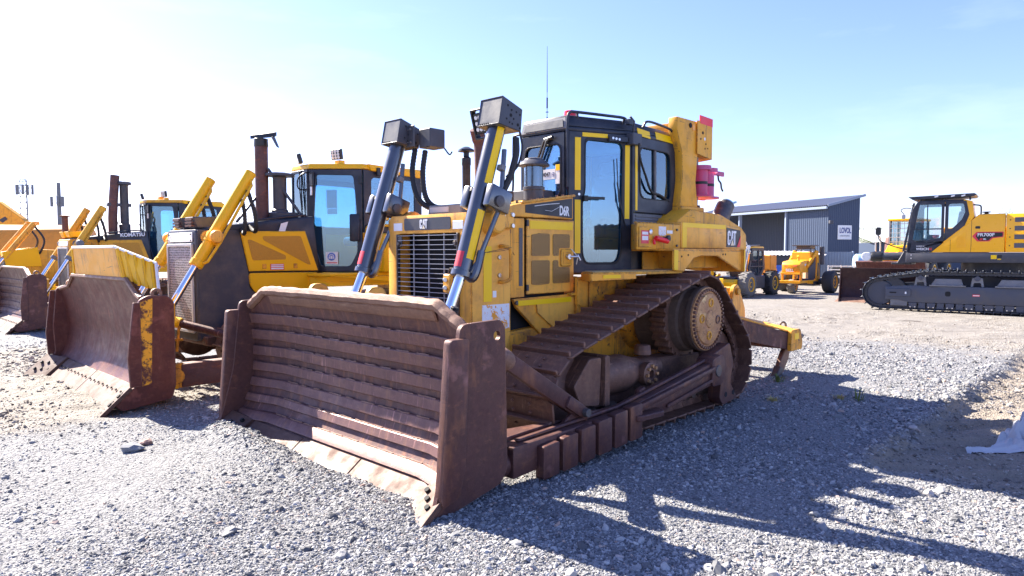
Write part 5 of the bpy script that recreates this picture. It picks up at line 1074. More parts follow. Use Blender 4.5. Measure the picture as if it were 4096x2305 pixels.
    se_ = obj('seat', MB().box(-.85, -.35, -.26, .26, 1.85, 2.0), 'seat_blue', cabf, .05, 3)
    obj('seat_back', MB().obox((-.88, 0, 2.30), (.14, .48, .68), (1, 0, .12)), 'seat_blue', se_, .05, 3)
    obj('headrest', MB().obox((-.93, 0, 2.72), (.10, .28, .18), (1, 0, .12)), 'seat_blue', se_, .04, 3)
    obj('armrest', MB().box(-.75, -.25, .32, .46, 1.90, 2.05), 'seat_blue', se_, .03, 2)
    obj('dash', MB().box(.22, .48, -.2, .2, 1.46, 2.15), 'dark_grey', cabf, .03)
    obj('headliner', MB().prism([(.50, -.22), (.50, .22), (-.03, .79), (-1.1, .79), (-1.1, -.79), (-.03, -.79)], 2, 2.99, 3.015), 'light_grey', cabf, 0)
    # ---- fenders, rear box, tank
    fe = obj('fender', MB().prism([(.78, .55), (.62, .95), (-1.9, 1.28), (-1.9, .55)], 2, 1.385, 1.435), ky, T, .01)
    obj('fender_skirt', MB().slab([(.74, .56, 1.39), (.60, .95, 1.39), (-1.9, 1.26, 1.36), (-1.9, 1.26, 1.16), (-.8, 1.14, 1.24), (.60, .95, 1.24), (.74, .56, 1.22)], (0, -.03, 0)), 'komatsu_yellow', fe, .006)
    obj('fender', MB().box(-1.9, .7, -1.28, -.55, 1.385, 1.435), ky, T, .01)
    obj('handrail', MB().tube(curve([(-.06, .88, 1.50), (-.06, .90, 1.60), (-.05, .90, 2.05), (-.08, .90, 2.14), (-.18, .90, 2.16), (-.60, .90, 2.16), (-.66, .90, 2.10), (-.66, .88, 1.5)], 5), .022, 8), 'komatsu_yellow', T, 0)
    obj('side_box', MB().box(-.95, -.15, .86, 1.20, 1.44, 2.03), 'komatsu_yellow', T, .03, 2)
    obj('fuel_tank', MB().prism([(-1.2, 1.44), (-1.2, 2.0), (-1.9, 1.95), (-2.1, 1.44)], 1, -.9, .9), ky, T, .03)
    obj('rear_case', MB().box(-2.1, -1.2, -.5, .5, .6, 1.44), 'komatsu_yellow_old', T, .03)
    return T
perf('grille_perf', (.42, .42, .46), (.015, .015, .02), .034, .34)
K2 = grey_dozer('bulldozer', 'bulldozer with dark grey nose, chrome grille and smooth red-brown blade under a yellow spill guard', 0, -4.76, 2)
K3 = grey_dozer('bulldozer', 'older yellow bulldozer with twin tall stacks and black lettered hood, third in the row', -.82, -14.33, 3)

# ------------------------------------------------------------------ small yellow dozer without a cab, fourth in the row
T = thing('bulldozer', 'small yellow bulldozer with two raised lift cylinders and no cab, at the left edge', 'bulldozer', row(-.4, -20.6), HEAD)
b4 = obj('blade', moldboard(MB(), interp([(0, 3.2), (.2, 3.0), (.5, 2.92), (1.1, 3.0)]), [(-1.5, .08), (-1.1, 0), (1.1, 0), (1.5, .08)], .02, 1.1, 0, .06, 8), 'blade_rust_red', T)
for s in (-1, 1):
    obj('end_plate', MB().prism([(2.85, .1), (3.3, 0), (3.15, 1.05), (2.85, 1.1)], 1, s * 1.5, s * 1.54), 'blade_rust_red', b4)
    top, gl_, low = Vector((1.35, s * .42, 2.62)), Vector((2.15, s * .42, 1.55)), Vector((2.7, s * .42, .8))
    c_ = obj('lift_cylinder', MB().cyl(top, gl_, .085, n=16), 'cat_yellow', T, .006); obj('rod', MB().cyl(gl_, low, .045, n=12), 'chrome', c_, 0)
    obj('hydraulic_pipe', MB().tube([top + Vector((-.05, .1, 0)), gl_ + Vector((-.05, .1, 0))], .02, 6), 'cat_yellow', c_, 0)
    hose(T, [top + Vector((0, .1, -.1)), top + Vector((-.2, .2, -.5)), top + Vector((-.1, .1, -.9)), (1.3, s * .2, 1.7)], .03, rings=False)
    obj('push_arm', MB().box(0, 2.8, s * 1.25, s * 1.4, .15, .4), 'blade_rust_red', T)
    tp = bpy.data.objects.new('track', None); COL.objects.link(tp); tp.parent = T
    make_track(T, [(1.6, .45, .40), (-1.2, .45, .40)], .20, s * .95, KSHOE, None, tp)
    obj('track_frame', MB().box(-1.1, 1.5, s * .8, s * 1.1, .25, .6), 'cat_yellow_dirty', T)
obj('hood', MB().slab([(2.1, -.45, .7), (2.1, -.45, 1.75), (1.6, -.45, 1.85), (.2, -.45, 1.78), (.2, -.45, .7)], (0, .9, 0)), 'komatsu_yellow_old', T, .03, 2)
obj('radiator_grille', MB().box(2.1, 2.13, -.36, .36, .8, 1.6), 'mesh_dark', T, .005)
obj('cylinder_mount', MB().prism([(2.1, 1.3), (2.2, 1.75), (1.3, 1.9), (1.2, 1.3)], 1, .45, .52).prism([(2.1, 1.3), (2.2, 1.75), (1.3, 1.9), (1.2, 1.3)], 1, -.52, -.45), 'komatsu_yellow', T)
obj('hose_block', MB().box(2.15, 2.35, -.18, .12, 1.45, 1.62), 'light_grey', T, .02)
for q in range(6): obj('recoil_spring_coil', MB().lathe((2.38, 0, 1.10 + q * .055), (0, 0, 1), [(.08, 0), (.09, .012), (.08, .024)], 12, False), 'stack_rust', T, 0)
obj('seat', MB().box(-.6, -.1, -.25, .25, 1.2, 1.45).box(-.7, -.55, -.25, .25, 1.4, 1.75), 'seat_blue', T, .04)
obj('rear_body', MB().box(-1.7, .2, -.8, .8, .6, 1.3), 'komatsu_yellow_old', T, .04)
# ------------------------------------------------------------------ excavator (u to the right along its flank, v away, z up)
EA = Vector((.8, -.6, 0)); EB = Vector((.6, .8, 0)); EO = Vector((10.9, 20.5, 0))
X = thing('excavator', 'yellow and dark grey crawler excavator without its boom, cut by the right edge', 'excavator', EO, math.atan2(-.6, .8))
eshoe = make_shoe(.60, .20, .075, 'excavator_track'); elink = make_link(.20, .15, .10, 'excavator_track')
for k_, v0 in enumerate((.30, 2.9)):
    tp = bpy.data.objects.new('track', None); COL.objects.link(tp); tp.parent = X
    pos, st_ = belt([(.12, .53, .45), (5.2, .53, .45), (1.35, 1.10, .07), (4.0, 1.10, .07)], .20)
    for x, z, a in pos:
        for nm, me in (('track_shoe', eshoe), ('track_link', elink)):
            o = bpy.data.objects.new(nm, me); COL.objects.link(o); o.parent = tp
            place(o, (x, v0, z), (math.cos(a), 0, math.sin(a)), (math.sin(a), 0, -math.cos(a)))
    va = v0 - .26 if k_ == 0 else v0 + .1
    tfm = obj('track_frame', MB().prism(rpoly([(.28, .34), (.28, .72), (.9, .76), (5.0, .76), (5.0, .28), (.9, .28), (.62, .34)], .03, 3), 1, va, va + .42), 'frame_grey', X, .015, 2)
    obj('idler', MB().lathe((.12, v0 - .12, .53), (0, 1, 0), [(.08, 0), (.36, .01), (.38, .05), (.38, .19), (.36, .23), (.08, .24)], 28), 'frame_grey', X, 0)
    if k_ == 0:
        obj('frame_boss', MB().prism(rrect(.30, .95, .44, .66, .03, 3), 1, va - .03, va), 'frame_grey', tfm, .008)
        obj('slot', MB().prism(rrect(.40, .58, .53, .57, .018, 3), 1, va - .034, va - .031), 'dark_void', tfm, 0)
        obj('lug', MB().prism(rrect(1.80, 1.93, .48, .62, .04, 3), 1, va - .006, va - .001), 'dark_void', tfm, 0)
        obj('white_dot', MB().box(.80, .84, va - .034, va - .031, .52, .58), 'white_decal', tfm, 0)
        obj('red_label', MB().box(2.45, 2.62, va - .006, va - .002, .50, .555), 'red_sticker', tfm, 0)
        obj('label_text', MB().box(2.46, 2.61, va - .008, va - .0065, .517, .538), 'paper', tfm, 0)
        obj('idler_box', MB().box(.42, .86, va + .02, va + .2, .16, .36), 'mid_grey', tfm, .01)
        for q in range(9):
            u = 1.0 + q * .46
            rl = obj('track_roller', MB().prism(rpoly([(u - .11, .27), (u + .11, .27), (u + .09, .12), (u - .09, .12)], .03, 3), 1, va + .0, va + .06), 'frame_grey', X, .008)
            obj('roller_bolt', MB().cyl((u - .06, va - .012, .145), (u - .06, va + .0, .145), .018, n=8).cyl((u + .06, va - .012, .145), (u + .06, va, .145), .018, n=8), 'bright_steel', rl, 0)
            obj('roller_guard', MB().box(u + .14, u + .32, va + .02, va + .10, .10, .28), 'frame_grey', rl, .01)
        for u in (1.18, 2.55, 3.9):
            cb = obj('carrier_bracket', MB().prism(rpoly([(u - .16, .76), (u - .10, .76), (u - .08, .88), (u + .08, .88), (u + .10, .76), (u + .16, .76), (u + .12, 1.02), (u - .12, 1.02)], .03, 3), 1, va + .05, va + .14), 'mid_grey', X, .008)
            obj('carrier_roller', MB().cyl((u, va + .02, 1.0), (u, va + .3, 1.0), .07, n=14), 'frame_grey', cb, .005)
        for u in (1.45, 3.0): 
            stp_ = obj('track_step', MB().slab([(u, va + .0, .80), (u + .78, va, .80), (u + .72, va + .02, .98), (u + .10, va + .02, .98)], (0, .10, 0)).box(u - .04, u + .84, va - .06, va + .10, .765, .80), 'mid_grey', X, .006)
obj('carbody', MB().box(1.2, 4.4, .9, 2.5, .55, 1.05), 'frame_grey', X, .03)
obj('swing_ring', MB().cyl((2.9, 1.7, 1.05), (2.9, 1.7, 1.46), .85, n=40), 'dark_grey', X, .01)
V0 = .28
deck = obj('deck', MB().box(.76, 5.6, V0, 3.1, 1.44, 1.73), 'dark_grey', X, .02, 2)
obj('deck_sticker', MB().box(2.83, 2.96, V0 - .006, V0 - .001, 1.55, 1.66), 'tape_yellow', deck, 0)
obj('deck_sticker', MB().box(2.98, 3.08, V0 - .006, V0 - .001, 1.58, 1.67), 'print_black', deck, 0)
obj('deck_sticker', MB().box(2.98, 3.06, V0 - .006, V0 - .001, 1.53, 1.56), 'tape_yellow', deck, 0)
obj('deck_bolt', MB().cyl((.90, V0 - .01, 1.56), (.90, V0, 1.56), .02, n=8).cyl((.90, V0 - .01, 1.66), (.90, V0, 1.66), .02, n=8), 'bright_steel', deck, 0)
# body behind the cab
eb = obj('side_body', MB().slab([(1.40, V0, 1.74), (2.20, V0, 2.50), (2.40, V0, 2.68), (2.52, V0, 2.80), (3.13, V0, 2.81), (3.13, V0, 1.74)], (0, .9, 0)), 'excavator_yellow', X, .02, 2)
obj('seam', MB().box(2.355, 2.365, V0 - .003, V0 + .01, 1.75, 2.62).box(1.86, 1.868, V0 - .003, V0 + .01, 1.76, 2.10), 'print_black', eb, 0)
obj('louvre_panel', MB().slab([(2.02, V0 - .001, 1.86), (2.24, V0 - .001, 1.86), (2.24, V0 - .001, 2.36), (2.02, V0 - .001, 2.16)], (0, -.006, 0)), 'excavator_yellow', eb, .002)
for q in range(9): obj('louvre', MB().box(2.04, 2.22, V0 - .014, V0 - .006, 1.88 + q * .035, 1.895 + q * .035), 'excavator_yellow', eb, .003)
obj('door_lock', MB().prism(rrect(2.45, 2.56, 2.40, 2.47, .015, 2), 1, V0 - .008, V0), 'print_black', eb, 0)
bd = obj('model_badge', MB().prism(rpoly([(2.38, 2.19), (2.48, 2.31), (3.10, 2.31), (3.10, 2.16), (2.86, 2.13), (2.78, 2.04), (2.50, 2.04)], .02, 2), 1, V0 - .006, V0 - .001), 'red_sticker', eb, 0)
obj('badge_field', MB().prism(rpoly([(2.46, 2.19), (2.52, 2.29), (3.08, 2.285), (3.08, 2.175), (2.84, 2.155), (2.76, 2.065), (2.54, 2.065)], .02, 2), 1, V0 - .009, V0 - .007), 'print_black', bd, 0)
text('FR700F', 'badge_lettering', 'white_decal', bd, (2.50, V0 - .010, 2.185), (1, 0, 0), (0, 0, 1), .125, .001, .002, 1.05)
text('FK.', 'badge_small', 'white_decal', bd, (2.64, V0 - .010, 2.085), (1, 0, 0), (0, 0, 1), .055, .001, .002, 1.0)
obj('badge_flash', MB().slab([(2.55, V0 - .011, 2.085), (2.60, V0 - .011, 2.085), (2.64, V0 - .011, 2.125), (2.57, V0 - .011, 2.125)], (0, .002, 0)), 'tape_red', bd, 0)
eb2 = obj('engine_body', MB().box(3.15, 5.6, V0, 3.1, 1.74, 2.80), 'excavator_yellow', X, .03, 2)
for q in range(4):
    obj('vent', MB().box(3.34, 4.4, V0 - .008, V0, 1.86 + q * .235, 1.99 + q * .235), 'mesh_dark', eb2, 0)
    obj('lock_dot', MB().cyl((3.24, V0 - .008, 1.92 + q * .235), (3.24, V0, 1.92 + q * .235), .016, n=8), 'print_black', eb2, 0)
obj('fuel_cap', MB().lathe((2.68, .7, 2.80), (0, 0, 1), [(.09, 0), (.09, .03), (.05, .035), (.05, .06), (.10, .065), (.10, .09)], 16), 'print_black', eb, 0)
obj('far_body', MB().box(1.5, 5.6, 2.0, 3.1, 1.74, 2.5), 'excavator_yellow', X, .03)
# cab
ec = obj('cab', MB().slab([(.78, V0, 1.74), (.78, V0, 2.02), (1.68, V0, 2.02), (1.80, V0, 2.14), (1.40, V0, 1.74)], (0, 1.0, 0)), 'cab_black', X, .01)
text('WEICHAI'[:5], 'cab_lettering', 'white_decal', ec, (1.02, V0 - .004, 1.80), (1, 0, 0), (0, 0, 1), .10, .001, .0015, 1.0)
text('AI', 'cab_lettering', 'red_sticker', ec, (1.345, V0 - .004, 1.80), (1, 0, 0), (0, 0, 1), .10, .001, .0015, .8)
text('POWERED BY', 'cab_small_print', 'white_decal', ec, (1.02, V0 - .004, 1.905), (1, 0, 0), (0, 0, 1), .034, .001, .001, 1.0)
ecf = obj('cab_door', framepanel(MB(), [(.80, 2.0), (1.70, 2.06), (1.70, 3.20), (1.02, 3.20), (.90, 3.0)], rpoly([(.92, 2.10), (1.05, 2.02), (1.60, 2.15), (1.63, 2.2), (1.63, 3.12), (1.06, 3.12), (.98, 2.98)], .05, 3), (0, V0 + .03, 0), (1, 0, 0), (0, 0, 1), .045), 'cab_black', ec, .006)
obj('pane', panel2d([(.92, 2.05), (1.64, 2.12), (1.64, 3.14), (1.04, 3.14), (.96, 2.98)], (0, V0 + .005, 0), (1, 0, 0), (0, 0, 1), .004), 'clear_glass', ecf, 0)
obj('belt_bar', MB().box(.86, 1.66, V0 - .02, V0 + .03, 2.395, 2.43).box(1.27, 1.295, V0 - .02, V0 + .03, 2.43, 3.12), 'cab_black', ecf, .004)
er = obj('rear_quarter', framepanel(MB(), [(1.72, 2.06), (2.20, 2.50), (2.30, 2.80), (2.22, 3.20), (1.72, 3.20)], rpoly([(1.80, 2.40), (1.90, 2.42), (2.12, 2.66), (2.20, 2.88), (2.16, 3.12), (1.80, 3.12)], .05, 3), (0, V0 + .03, 0), (1, 0, 0), (0, 0, 1), .045), 'cab_black', ec, .006)
obj('pane', panel2d([(1.79, 2.38), (1.92, 2.42), (2.14, 2.66), (2.21, 2.88), (2.17, 3.13), (1.79, 3.13)], (0, V0 + .005, 0), (1, 0, 0), (0, 0, 1), .004), 'clear_glass', er, 0)
obj('rear_pillar', MB().slab([(2.16, V0 - .004, 3.24), (2.36, V0 - .004, 3.18), (2.42, V0 - .004, 2.75), (2.30, V0 - .004, 2.56), (2.16, V0 - .004, 2.42), (1.76, V0 - .004, 2.06), (1.66, V0 - .004, 2.0), (2.22, V0 - .004, 2.72), (2.24, V0 - .004, 2.90), (2.14, V0 - .004, 3.18)], (0, 1.0, 0)), 'excavator_yellow', ec, .012, 2)
obj('roof', MB().slab([(1.0, V0, 3.18), (1.08, V0, 3.24), (2.18, V0, 3.24), (2.18, V0, 3.18)], (0, 1.0, 0)), 'cab_black', ec, .02, 2)
obj('far_wall', framepanel(MB(), [(.80, 2.0), (2.2, 2.0), (2.2, 3.2), (1.02, 3.2), (.90, 3.0)], rrect(1.1, 2.05, 2.15, 3.1, .05, 3), (0, V0 + 1.0, 0), (1, 0, 0), (0, 0, 1), .04), 'cab_black', ec, .006)
obj('front_frame', MB().slab([(.78, V0, 1.74), (.86, V0, 1.74), (1.10, V0, 3.20), (1.02, V0, 3.20), (.86, V0, 2.9)], (0, .05, 0)).slab([(.78, V0 + .95, 1.74), (.86, V0 + .95, 1.74), (1.10, V0 + .95, 3.20), (1.02, V0 + .95, 3.20), (.86, V0 + .95, 2.9)], (0, .05, 0)), 'cab_black', ec, .006)
obj('front_pane', MB().slab([(.82, V0 + .05, 1.8), (.82, V0 + .95, 1.8), (1.03, V0 + .95, 3.15), (1.03, V0 + .05, 3.15)], (.004, 0, 0)), 'clear_glass', ec, 0)
for q in range(7): obj('front_guard_bar', MB().cyl((.68 + q * .034, V0 + .05, 1.85 + q * .21), (.68 + q * .034, V0 + .95, 1.85 + q * .21), .02, n=6), 'cab_black', ec, 0)
obj('front_guard', MB().slab([(.66, V0 + .02, 1.76), (.72, V0 + .02, 1.76), (.96, V0 + .02, 3.18), (.90, V0 + .02, 3.18)], (0, .04, 0)).slab([(.66, V0 + .94, 1.76), (.72, V0 + .94, 1.76), (.96, V0 + .94, 3.18), (.90, V0 + .94, 3.18)], (0, .04, 0)), 'cab_black', ec, .005)
obj('roof_guard', MB().slab([(.78, V0 - .06, 3.36), (.90, V0 - .06, 3.27), (2.40, V0 - .06, 3.315), (2.46, V0 - .06, 3.36), (2.40, V0 - .06, 3.40)], (0, 1.15, 0)), 'cab_black', ec, .01)
for u in (1.1, 1.7, 2.3): obj('guard_post', MB().cyl((u, V0 + .1, 3.22), (u, V0 + .1, 3.32), .025, n=8), 'cab_black', ec, 0)
for u in (1.45, 1.85, 2.1): obj('guard_lamp', MB().slab([(u, V0 - .075, 3.31), (u + .09, V0 - .075, 3.33), (u + .09, V0 - .075, 3.37), (u, V0 - .075, 3.35)], (0, .01, 0)), 'lamp_glass', ec, 0)
ems = obj('seat', MB().box(1.65, 2.05, V0 + .3, V0 + .75, 2.1, 2.3).obox((2.05, V0 + .52, 2.6), (.12, .42, .65), (1, 0, -.15)).obox((2.12, V0 + .52, 3.0), (.1, .26, .16), (1, 0, -.15)), 'seat_blue', ec, .04, 2)
obj('console', MB().box(1.25, 1.55, V0 + .25, V0 + .45, 1.9, 2.25).cyl((1.3, V0 + .35, 2.25), (1.25, V0 + .35, 2.45), .02, n=8), 'mid_grey', ec, .02)
obj('mirror', MB().prism(rrect(-.10, .05, 2.26, 2.50, .05, 4), 1, V0 + .25, V0 + .31), 'black_plastic', X, .01)
obj('mirror_arm', MB().tube(curve([(-.02, V0 + .28, 2.26), (.02, V0 + .28, 2.10), (.3, V0 + .3, 1.95), (.78, V0 + .3, 1.80)], 4), .016, 6), 'black_plastic', X, 0)
obj('mirror', MB().prism(rrect(.62, .72, 2.72, 2.86, .03, 3), 1, V0 + .0, V0 + .06), 'light_grey', X, .008)
obj('mirror_arm', MB().tube(curve([(.68, V0 + .03, 2.86), (.60, V0 + .03, 2.98), (.70, V0 + .03, 3.04), (.86, V0 + .03, 3.03)], 4), .012, 6), 'black_plastic', X, 0)
hose(X, [(2.30, V0 + .2, 3.10), (2.42, V0 + .2, 3.08), (2.54, V0 + .2, 3.05), (2.56, V0 + .2, 2.95), (2.56, V0 + .2, 2.80)], .02, rings=False, name='hose_loop')
# bare boom cylinders sticking out in front
bc_ = obj('boom_cylinder', MB().cyl((.8, 1.5, 1.62), (-.2, 1.5, 1.60), .13, n=20), 'dark_grey', X, .008)
obj('plastic_wrap', MB().tube([(-.02, 1.5, 1.60), (-.10, 1.5, 1.605), (-.18, 1.5, 1.595), (-.26, 1.5, 1.60), (-.34, 1.5, 1.60)], [.15, .17, .155, .175, .15], 14), 'black_plastic', bc_, 0)
obj('cylinder_eye', MB().cyl((-.48, 1.40, 1.60), (-.48, 1.60, 1.60), .14, n=20).cyl((-.34, 1.5, 1.60), (-.5, 1.5, 1.60), .08, n=12), 'paper', bc_, .01)
obj('boom_cylinder', MB().cyl((.8, 2.1, 1.62), (-.2, 2.1, 1.60), .13, n=20).cyl((-.42, 2.0, 1.60), (-.42, 2.2, 1.60), .14, n=20), 'dark_grey', X, .008)
obj('boom_foot', MB().prism([(.4, 1.40), (.9, 1.40), (.9, 1.80), (.6, 1.80)], 1, 1.25, 1.33).prism([(.4, 1.40), (.9, 1.40), (.9, 1.80), (.6, 1.80)], 1, 2.3, 2.38).box(.25, .8, 1.3, 2.3, 1.36, 1.42), 'dark_grey', X, .01)

# ------------------------------------------------------------------ loose dozer blade behind the excavator
LB = thing('dozer_blade', 'dark maroon curved dozer blade standing behind the excavator tracks', 'dozer blade', Vector((11.72, 24.3, 0)), math.atan2(-.6, .8))
lbm = MB(); pr = interp([(0, -.25), (.15, -.05), (.4, .06), (.8, .06), (1.19, -.04)])
lbm2 = moldboard(MB(), pr, [(0, -.12), (.6, 0), (2.8, 0), (3.4, -.12)], 0, 1.19, 0, .06, 10)
lbm2.v = [(y, x, z) for x, y, z in lbm2.v]
obj('moldboard', lbm2, 'maroon_rust' if 'maroon_rust' in MAT else 'blade_rust_red', LB)
for u in (0, 3.37): obj('end_plate', MB().prism([(-.40, 0), (.12, .1), (.12, 1.12), (-.16, 1.19)], 0, u, u + .04), 'maroon_rust', LB)
obj('cutting_edge', MB().slab([(-.12, -.42, -.01), (3.5, -.42, -.01), (3.42, -.24, .14), (0, -.24, .14)], (0, .03, .02)), 'edge_rust', LB)
obj('back_frame', MB().box(.3, 3.1, .06, .3, .2, .5), 'blade_rust_red', LB)
# ------------------------------------------------------------------ wheel helper
def wheel(root, c, ay, r, w, rim='komatsu_yellow', tyre='tyre', lugs=0, name='wheel', mud=False):
    "wheel with centre c, axis +-y sign ay (outer face), radius r, width w"
    c = Vector(c); t = obj(name, MB().lathe(c - Vector((0, ay * w / 2, 0)), (0, ay, 0), [(r * .58, 0), (r * .80, .0), (r * .93, w * .06), (r, w * .18), (r, w * .82), (r * .93, w * .94), (r * .80, w), (r * .60, w), (r * .56, w * .9)], 36), tyre, root, 0)
    obj('rim', MB().lathe(c + Vector((0, ay * w * .30, 0)), (0, ay, 0), [(r * .58, w * .18), (r * .52, w * .19), (r * .48, w * .05), (r * .25, w * .0), (r * .22, w * .12), (r * .12, w * .13), (.0001, w * .13)], 28, False), rim, t, 0)
    obj('hub', MB().cyl(c + Vector((0, ay * w * .42, 0)), c + Vector((0, ay * w * .46, 0)), r * .16, n=14), 'dark_grey', t, .004)
    if lugs:
        lm = MB()
        for q in range(lugs):
            a = 2 * math.pi * q / lugs
            for sgn in (0, 1):
                aa = a + sgn * math.pi / lugs; p = c + Vector((math.cos(aa) * r * 1.005, (w * .24) * (1 if sgn else -1), math.sin(aa) * r * 1.005))
                lm.obox(p, (w * .10, w * .52, r * .09), (-math.sin(aa), .25 * (1 if sgn else -1), math.cos(aa)), (math.cos(aa), 0, math.sin(aa)))
        obj('tread_lug', lm, tyre, t, 0)
    return t
# ------------------------------------------------------------------ telehandler
TH = thing('telehandler', 'yellow telehandler with guarded cab and yellow wheel rims parked left of the three-wheeler', 'telehandler', Vector((9.18, 26.2, 0)), HEAD)
for x in (0, -2.2):
    wheel(TH, (x, -.16, .49), 1, .49, .40, 'komatsu_yellow', 'tyre_dust' if x == 0 else 'tyre', 14); wheel(TH, (x, -1.75, .49), -1, .49, .40, 'komatsu_yellow', 'tyre', 14)
obj('chassis', MB().box(-2.7, .5, -1.5, -.45, .45, .78), 'cab_black', TH, .02)
obj('side_step', MB().box(-1.55, -.65, -.45, -.12, .30, .80), 'cab_black', TH, .03)
thc = obj('cab', MB().slab([(-.20, -.95, .78), (-.05, -.95, 1.1), (-.35, -.95, 1.90), (-1.55, -.95, 1.90), (-1.75, -.95, 1.2), (-1.6, -.95, .78)], (0, .03, 0)), 'cab_black', TH, .01)
ho = [(.30, .70), (1.20, .70), (1.62, 1.10), (1.52, 1.90), (.46, 1.90), (.16, 1.10)]
td = obj('cab_door', framepanel(MB(), ho, rpoly([(.42, .82), (1.10, .82), (1.42, 1.12), (1.38, 1.80), (.54, 1.80), (.30, 1.12)], .06, 3), (0, -.22, 0), (-1, 0, 0), (0, 0, 1), .05), 'cab_black', TH, .008)
obj('pane', panel2d([(.38, .80), (1.12, .80), (1.46, 1.12), (1.42, 1.83), (.50, 1.83), (.26, 1.12)], (0, -.20, 0), (-1, 0, 0), (0, 0, 1), .004), 'clear_glass', td, 0)
obj('door_bar', MB().box(-1.45, -.25, -.21, -.16, 1.15, 1.20).box(-1.05, -1.0, -.21, -.16, .8, 1.85), 'cab_black', td, .005)
obj('windscreen', MB().slab([(-.10, -.95, 1.10), (-.10, -.25, 1.10), (-.40, -.25, 1.88), (-.40, -.95, 1.88)], (.01, 0, 0)), 'clear_glass', TH, 0)
for q in range(8): obj('guard_bar', MB().cyl((-.02, -.95 + q * .10, 1.08), (-.34, -.95 + q * .10, 1.92), .014, n=6), 'light_grey', TH, 0)
for q in range(6): obj('roof_guard_bar', MB().cyl((-.30, -.90 + q * .13, 1.97), (-1.3, -.90 + q * .13, 2.02), .016, n=6), 'dark_grey', TH, 0)
obj('roof', MB().box(-1.6, -.40, -.97, -.20, 1.88, 1.95), 'komatsu_yellow', TH, .03, 2)
obj('headlamp', MB().lathe((-.03, -.30, 1.05), (1, .2, 0), [(.03, 0), (.09, .05), (.09, .08), (.02, .09)], 12), 'lamp_glass', TH, 0)
obj('roof_lamp', MB().lathe((-.30, -.25, 1.93), (1, .2, 0), [(.03, 0), (.08, .04), (.08, .07), (.02, .08)], 12), 'lamp_glass', TH, 0)
obj('rear_box', MB().box(-2.60, -2.0, -.45, -.10, 1.02, 1.62), 'orange_paint', TH, .03)
obj('boom', MB().beam((-2.6, -1.35, 1.5), (.9, -1.35, 1.25), .35, .38), 'komatsu_yellow', TH, .02)
obj('boom_head', MB().prism([(.8, 1.5), (1.1, 1.2), (1.25, .35), (1.0, .3), (.75, .9)], 1, -1.55, -1.15).prism([(.5, .7), (.9, .6), (.9, .4), (.5, .4)], 1, -1.1, -.3), 'komatsu_yellow', TH, .02)
obj('fork_carriage', MB().box(1.2, 1.28, -1.9, -.5, .25, .75), 'komatsu_yellow', TH, .02)
obj('boom_ram', MB().cyl((.2, -1.05, .75), (1.0, -1.05, .45), .06, n=10).cyl((.2, -1.2, .85), (1.0, -1.2, .55), .06, n=10), 'komatsu_yellow_old', TH, .004)
obj('mirror', MB().obox((-.25, -.12, 1.55), (.04, .14, .26), (1, 0, 0)), 'black_plastic', TH, .01)
# loader bucket tip behind the telehandler
SB = thing('parked_loader', 'orange loader with raised arm end and hydraulic fittings behind the telehandler', 'loader', Vector((11.0, 33.5, 0)), HEAD)
obj('arm', MB().beam((-2.5, 0, .3), (-.3, 0, 2.3), .3, .34).prism(rpoly([(-.5, 2.0), (.05, 2.0), (.2, 2.35), (-.1, 2.75), (-.45, 2.6)], .1, 4), 1, -.22, .22), 'orange_paint', SB, .02)
obj('pin', MB().cyl((-.05, -.3, 2.5), (-.05, .3, 2.5), .08, n=12), 'bright_steel', SB, .01)
obj('ram', MB().cyl((-1.6, .3, 1.0), (-.2, .3, 2.3), .06, n=10).tube([(-.3, .3, 2.4), (.1, .35, 2.5), (.3, .3, 2.2), (.2, .3, 1.8)], .03, 6), 'bright_steel', SB, .004)
obj('base', MB().box(-3.2, -2.0, -.7, .7, 0, .9), 'orange_paint', SB, .03)
# ------------------------------------------------------------------ three-wheeled logger, seen from behind
BL = thing('three_wheel_loader', 'yellow three-wheeled log loader seen from behind with BELL on its tail', 'log loader', Vector((12.9, 29.8, 0)), HEAD + math.pi)
wheel(BL, (0, -.95, .47), -1, .47, .46, 'bell_yellow', 'tyre'); wheel(BL, (0, .95, .47), 1, .47, .46, 'bell_yellow', 'tyre')
wheel(BL, (-1.5, .05, .30), -1, .30, .30, 'bell_yellow', 'tyre_dust', name='rear_wheel')
ebx = obj('engine_box', MB().slab([(-1.85, -.38, .88), (-1.85, -.38, 1.22), (-1.75, -.38, 1.34), (-.9, -.38, 1.42), (-.7, -.38, .88)], (0, .76, 0)), 'bell_yellow', BL, .03, 2)
text('BELL', 'name_lettering', 'white_decal', ebx, (-1.862, .20, .93), (0, -1, 0), (0, 0, 1), .16, .002, .006, 1.0)
text('BELL', 'side_lettering', 'white_decal', ebx, (-1.35, -.384, 1.16), (1, 0, .1), (0, 0, 1), .12, .002, .004, 1.0)
for y in (-.26, .12): obj('tail_lamp', MB().slab([(-1.856, y, 1.16), (-1.856, y + .16, 1.16), (-1.83, y + .14, 1.21), (-1.83, y - .0, 1.21)], (-.008, 0, 0)), 'tape_red', ebx, 0)
for z in (1.0, 1.08): obj('vent_line', MB().box(-1.858, -1.851, -.3, .3, z, z + .012), 'cat_yellow_dirty', ebx, 0)
obj('exhaust_stub', MB().tube(curve([(-1.3, -.1, 1.38), (-1.3, -.1, 1.5), (-1.38, -.1, 1.58)], 4), .05, 8), 'bell_yellow', BL, 0)
obj('rear_frame', MB().prism([(-1.95, .45), (-.6, .45), (-.6, .55), (-1.95, .55)], 1, -.42, -.34).prism([(-1.95, .45), (-.6, .45), (-.6, .55), (-1.95, .55)], 1, .34, .42).box(-2.0, -1.92, -.46, .46, .44, .56).box(-1.8, -1.7, -.42, -.34, .5, .9).box(-1.8, -1.7, .34, .42, .5, .9).box(-1.9, -1.7, -.4, .4, .80, .88), 'bell_yellow', BL, .01)
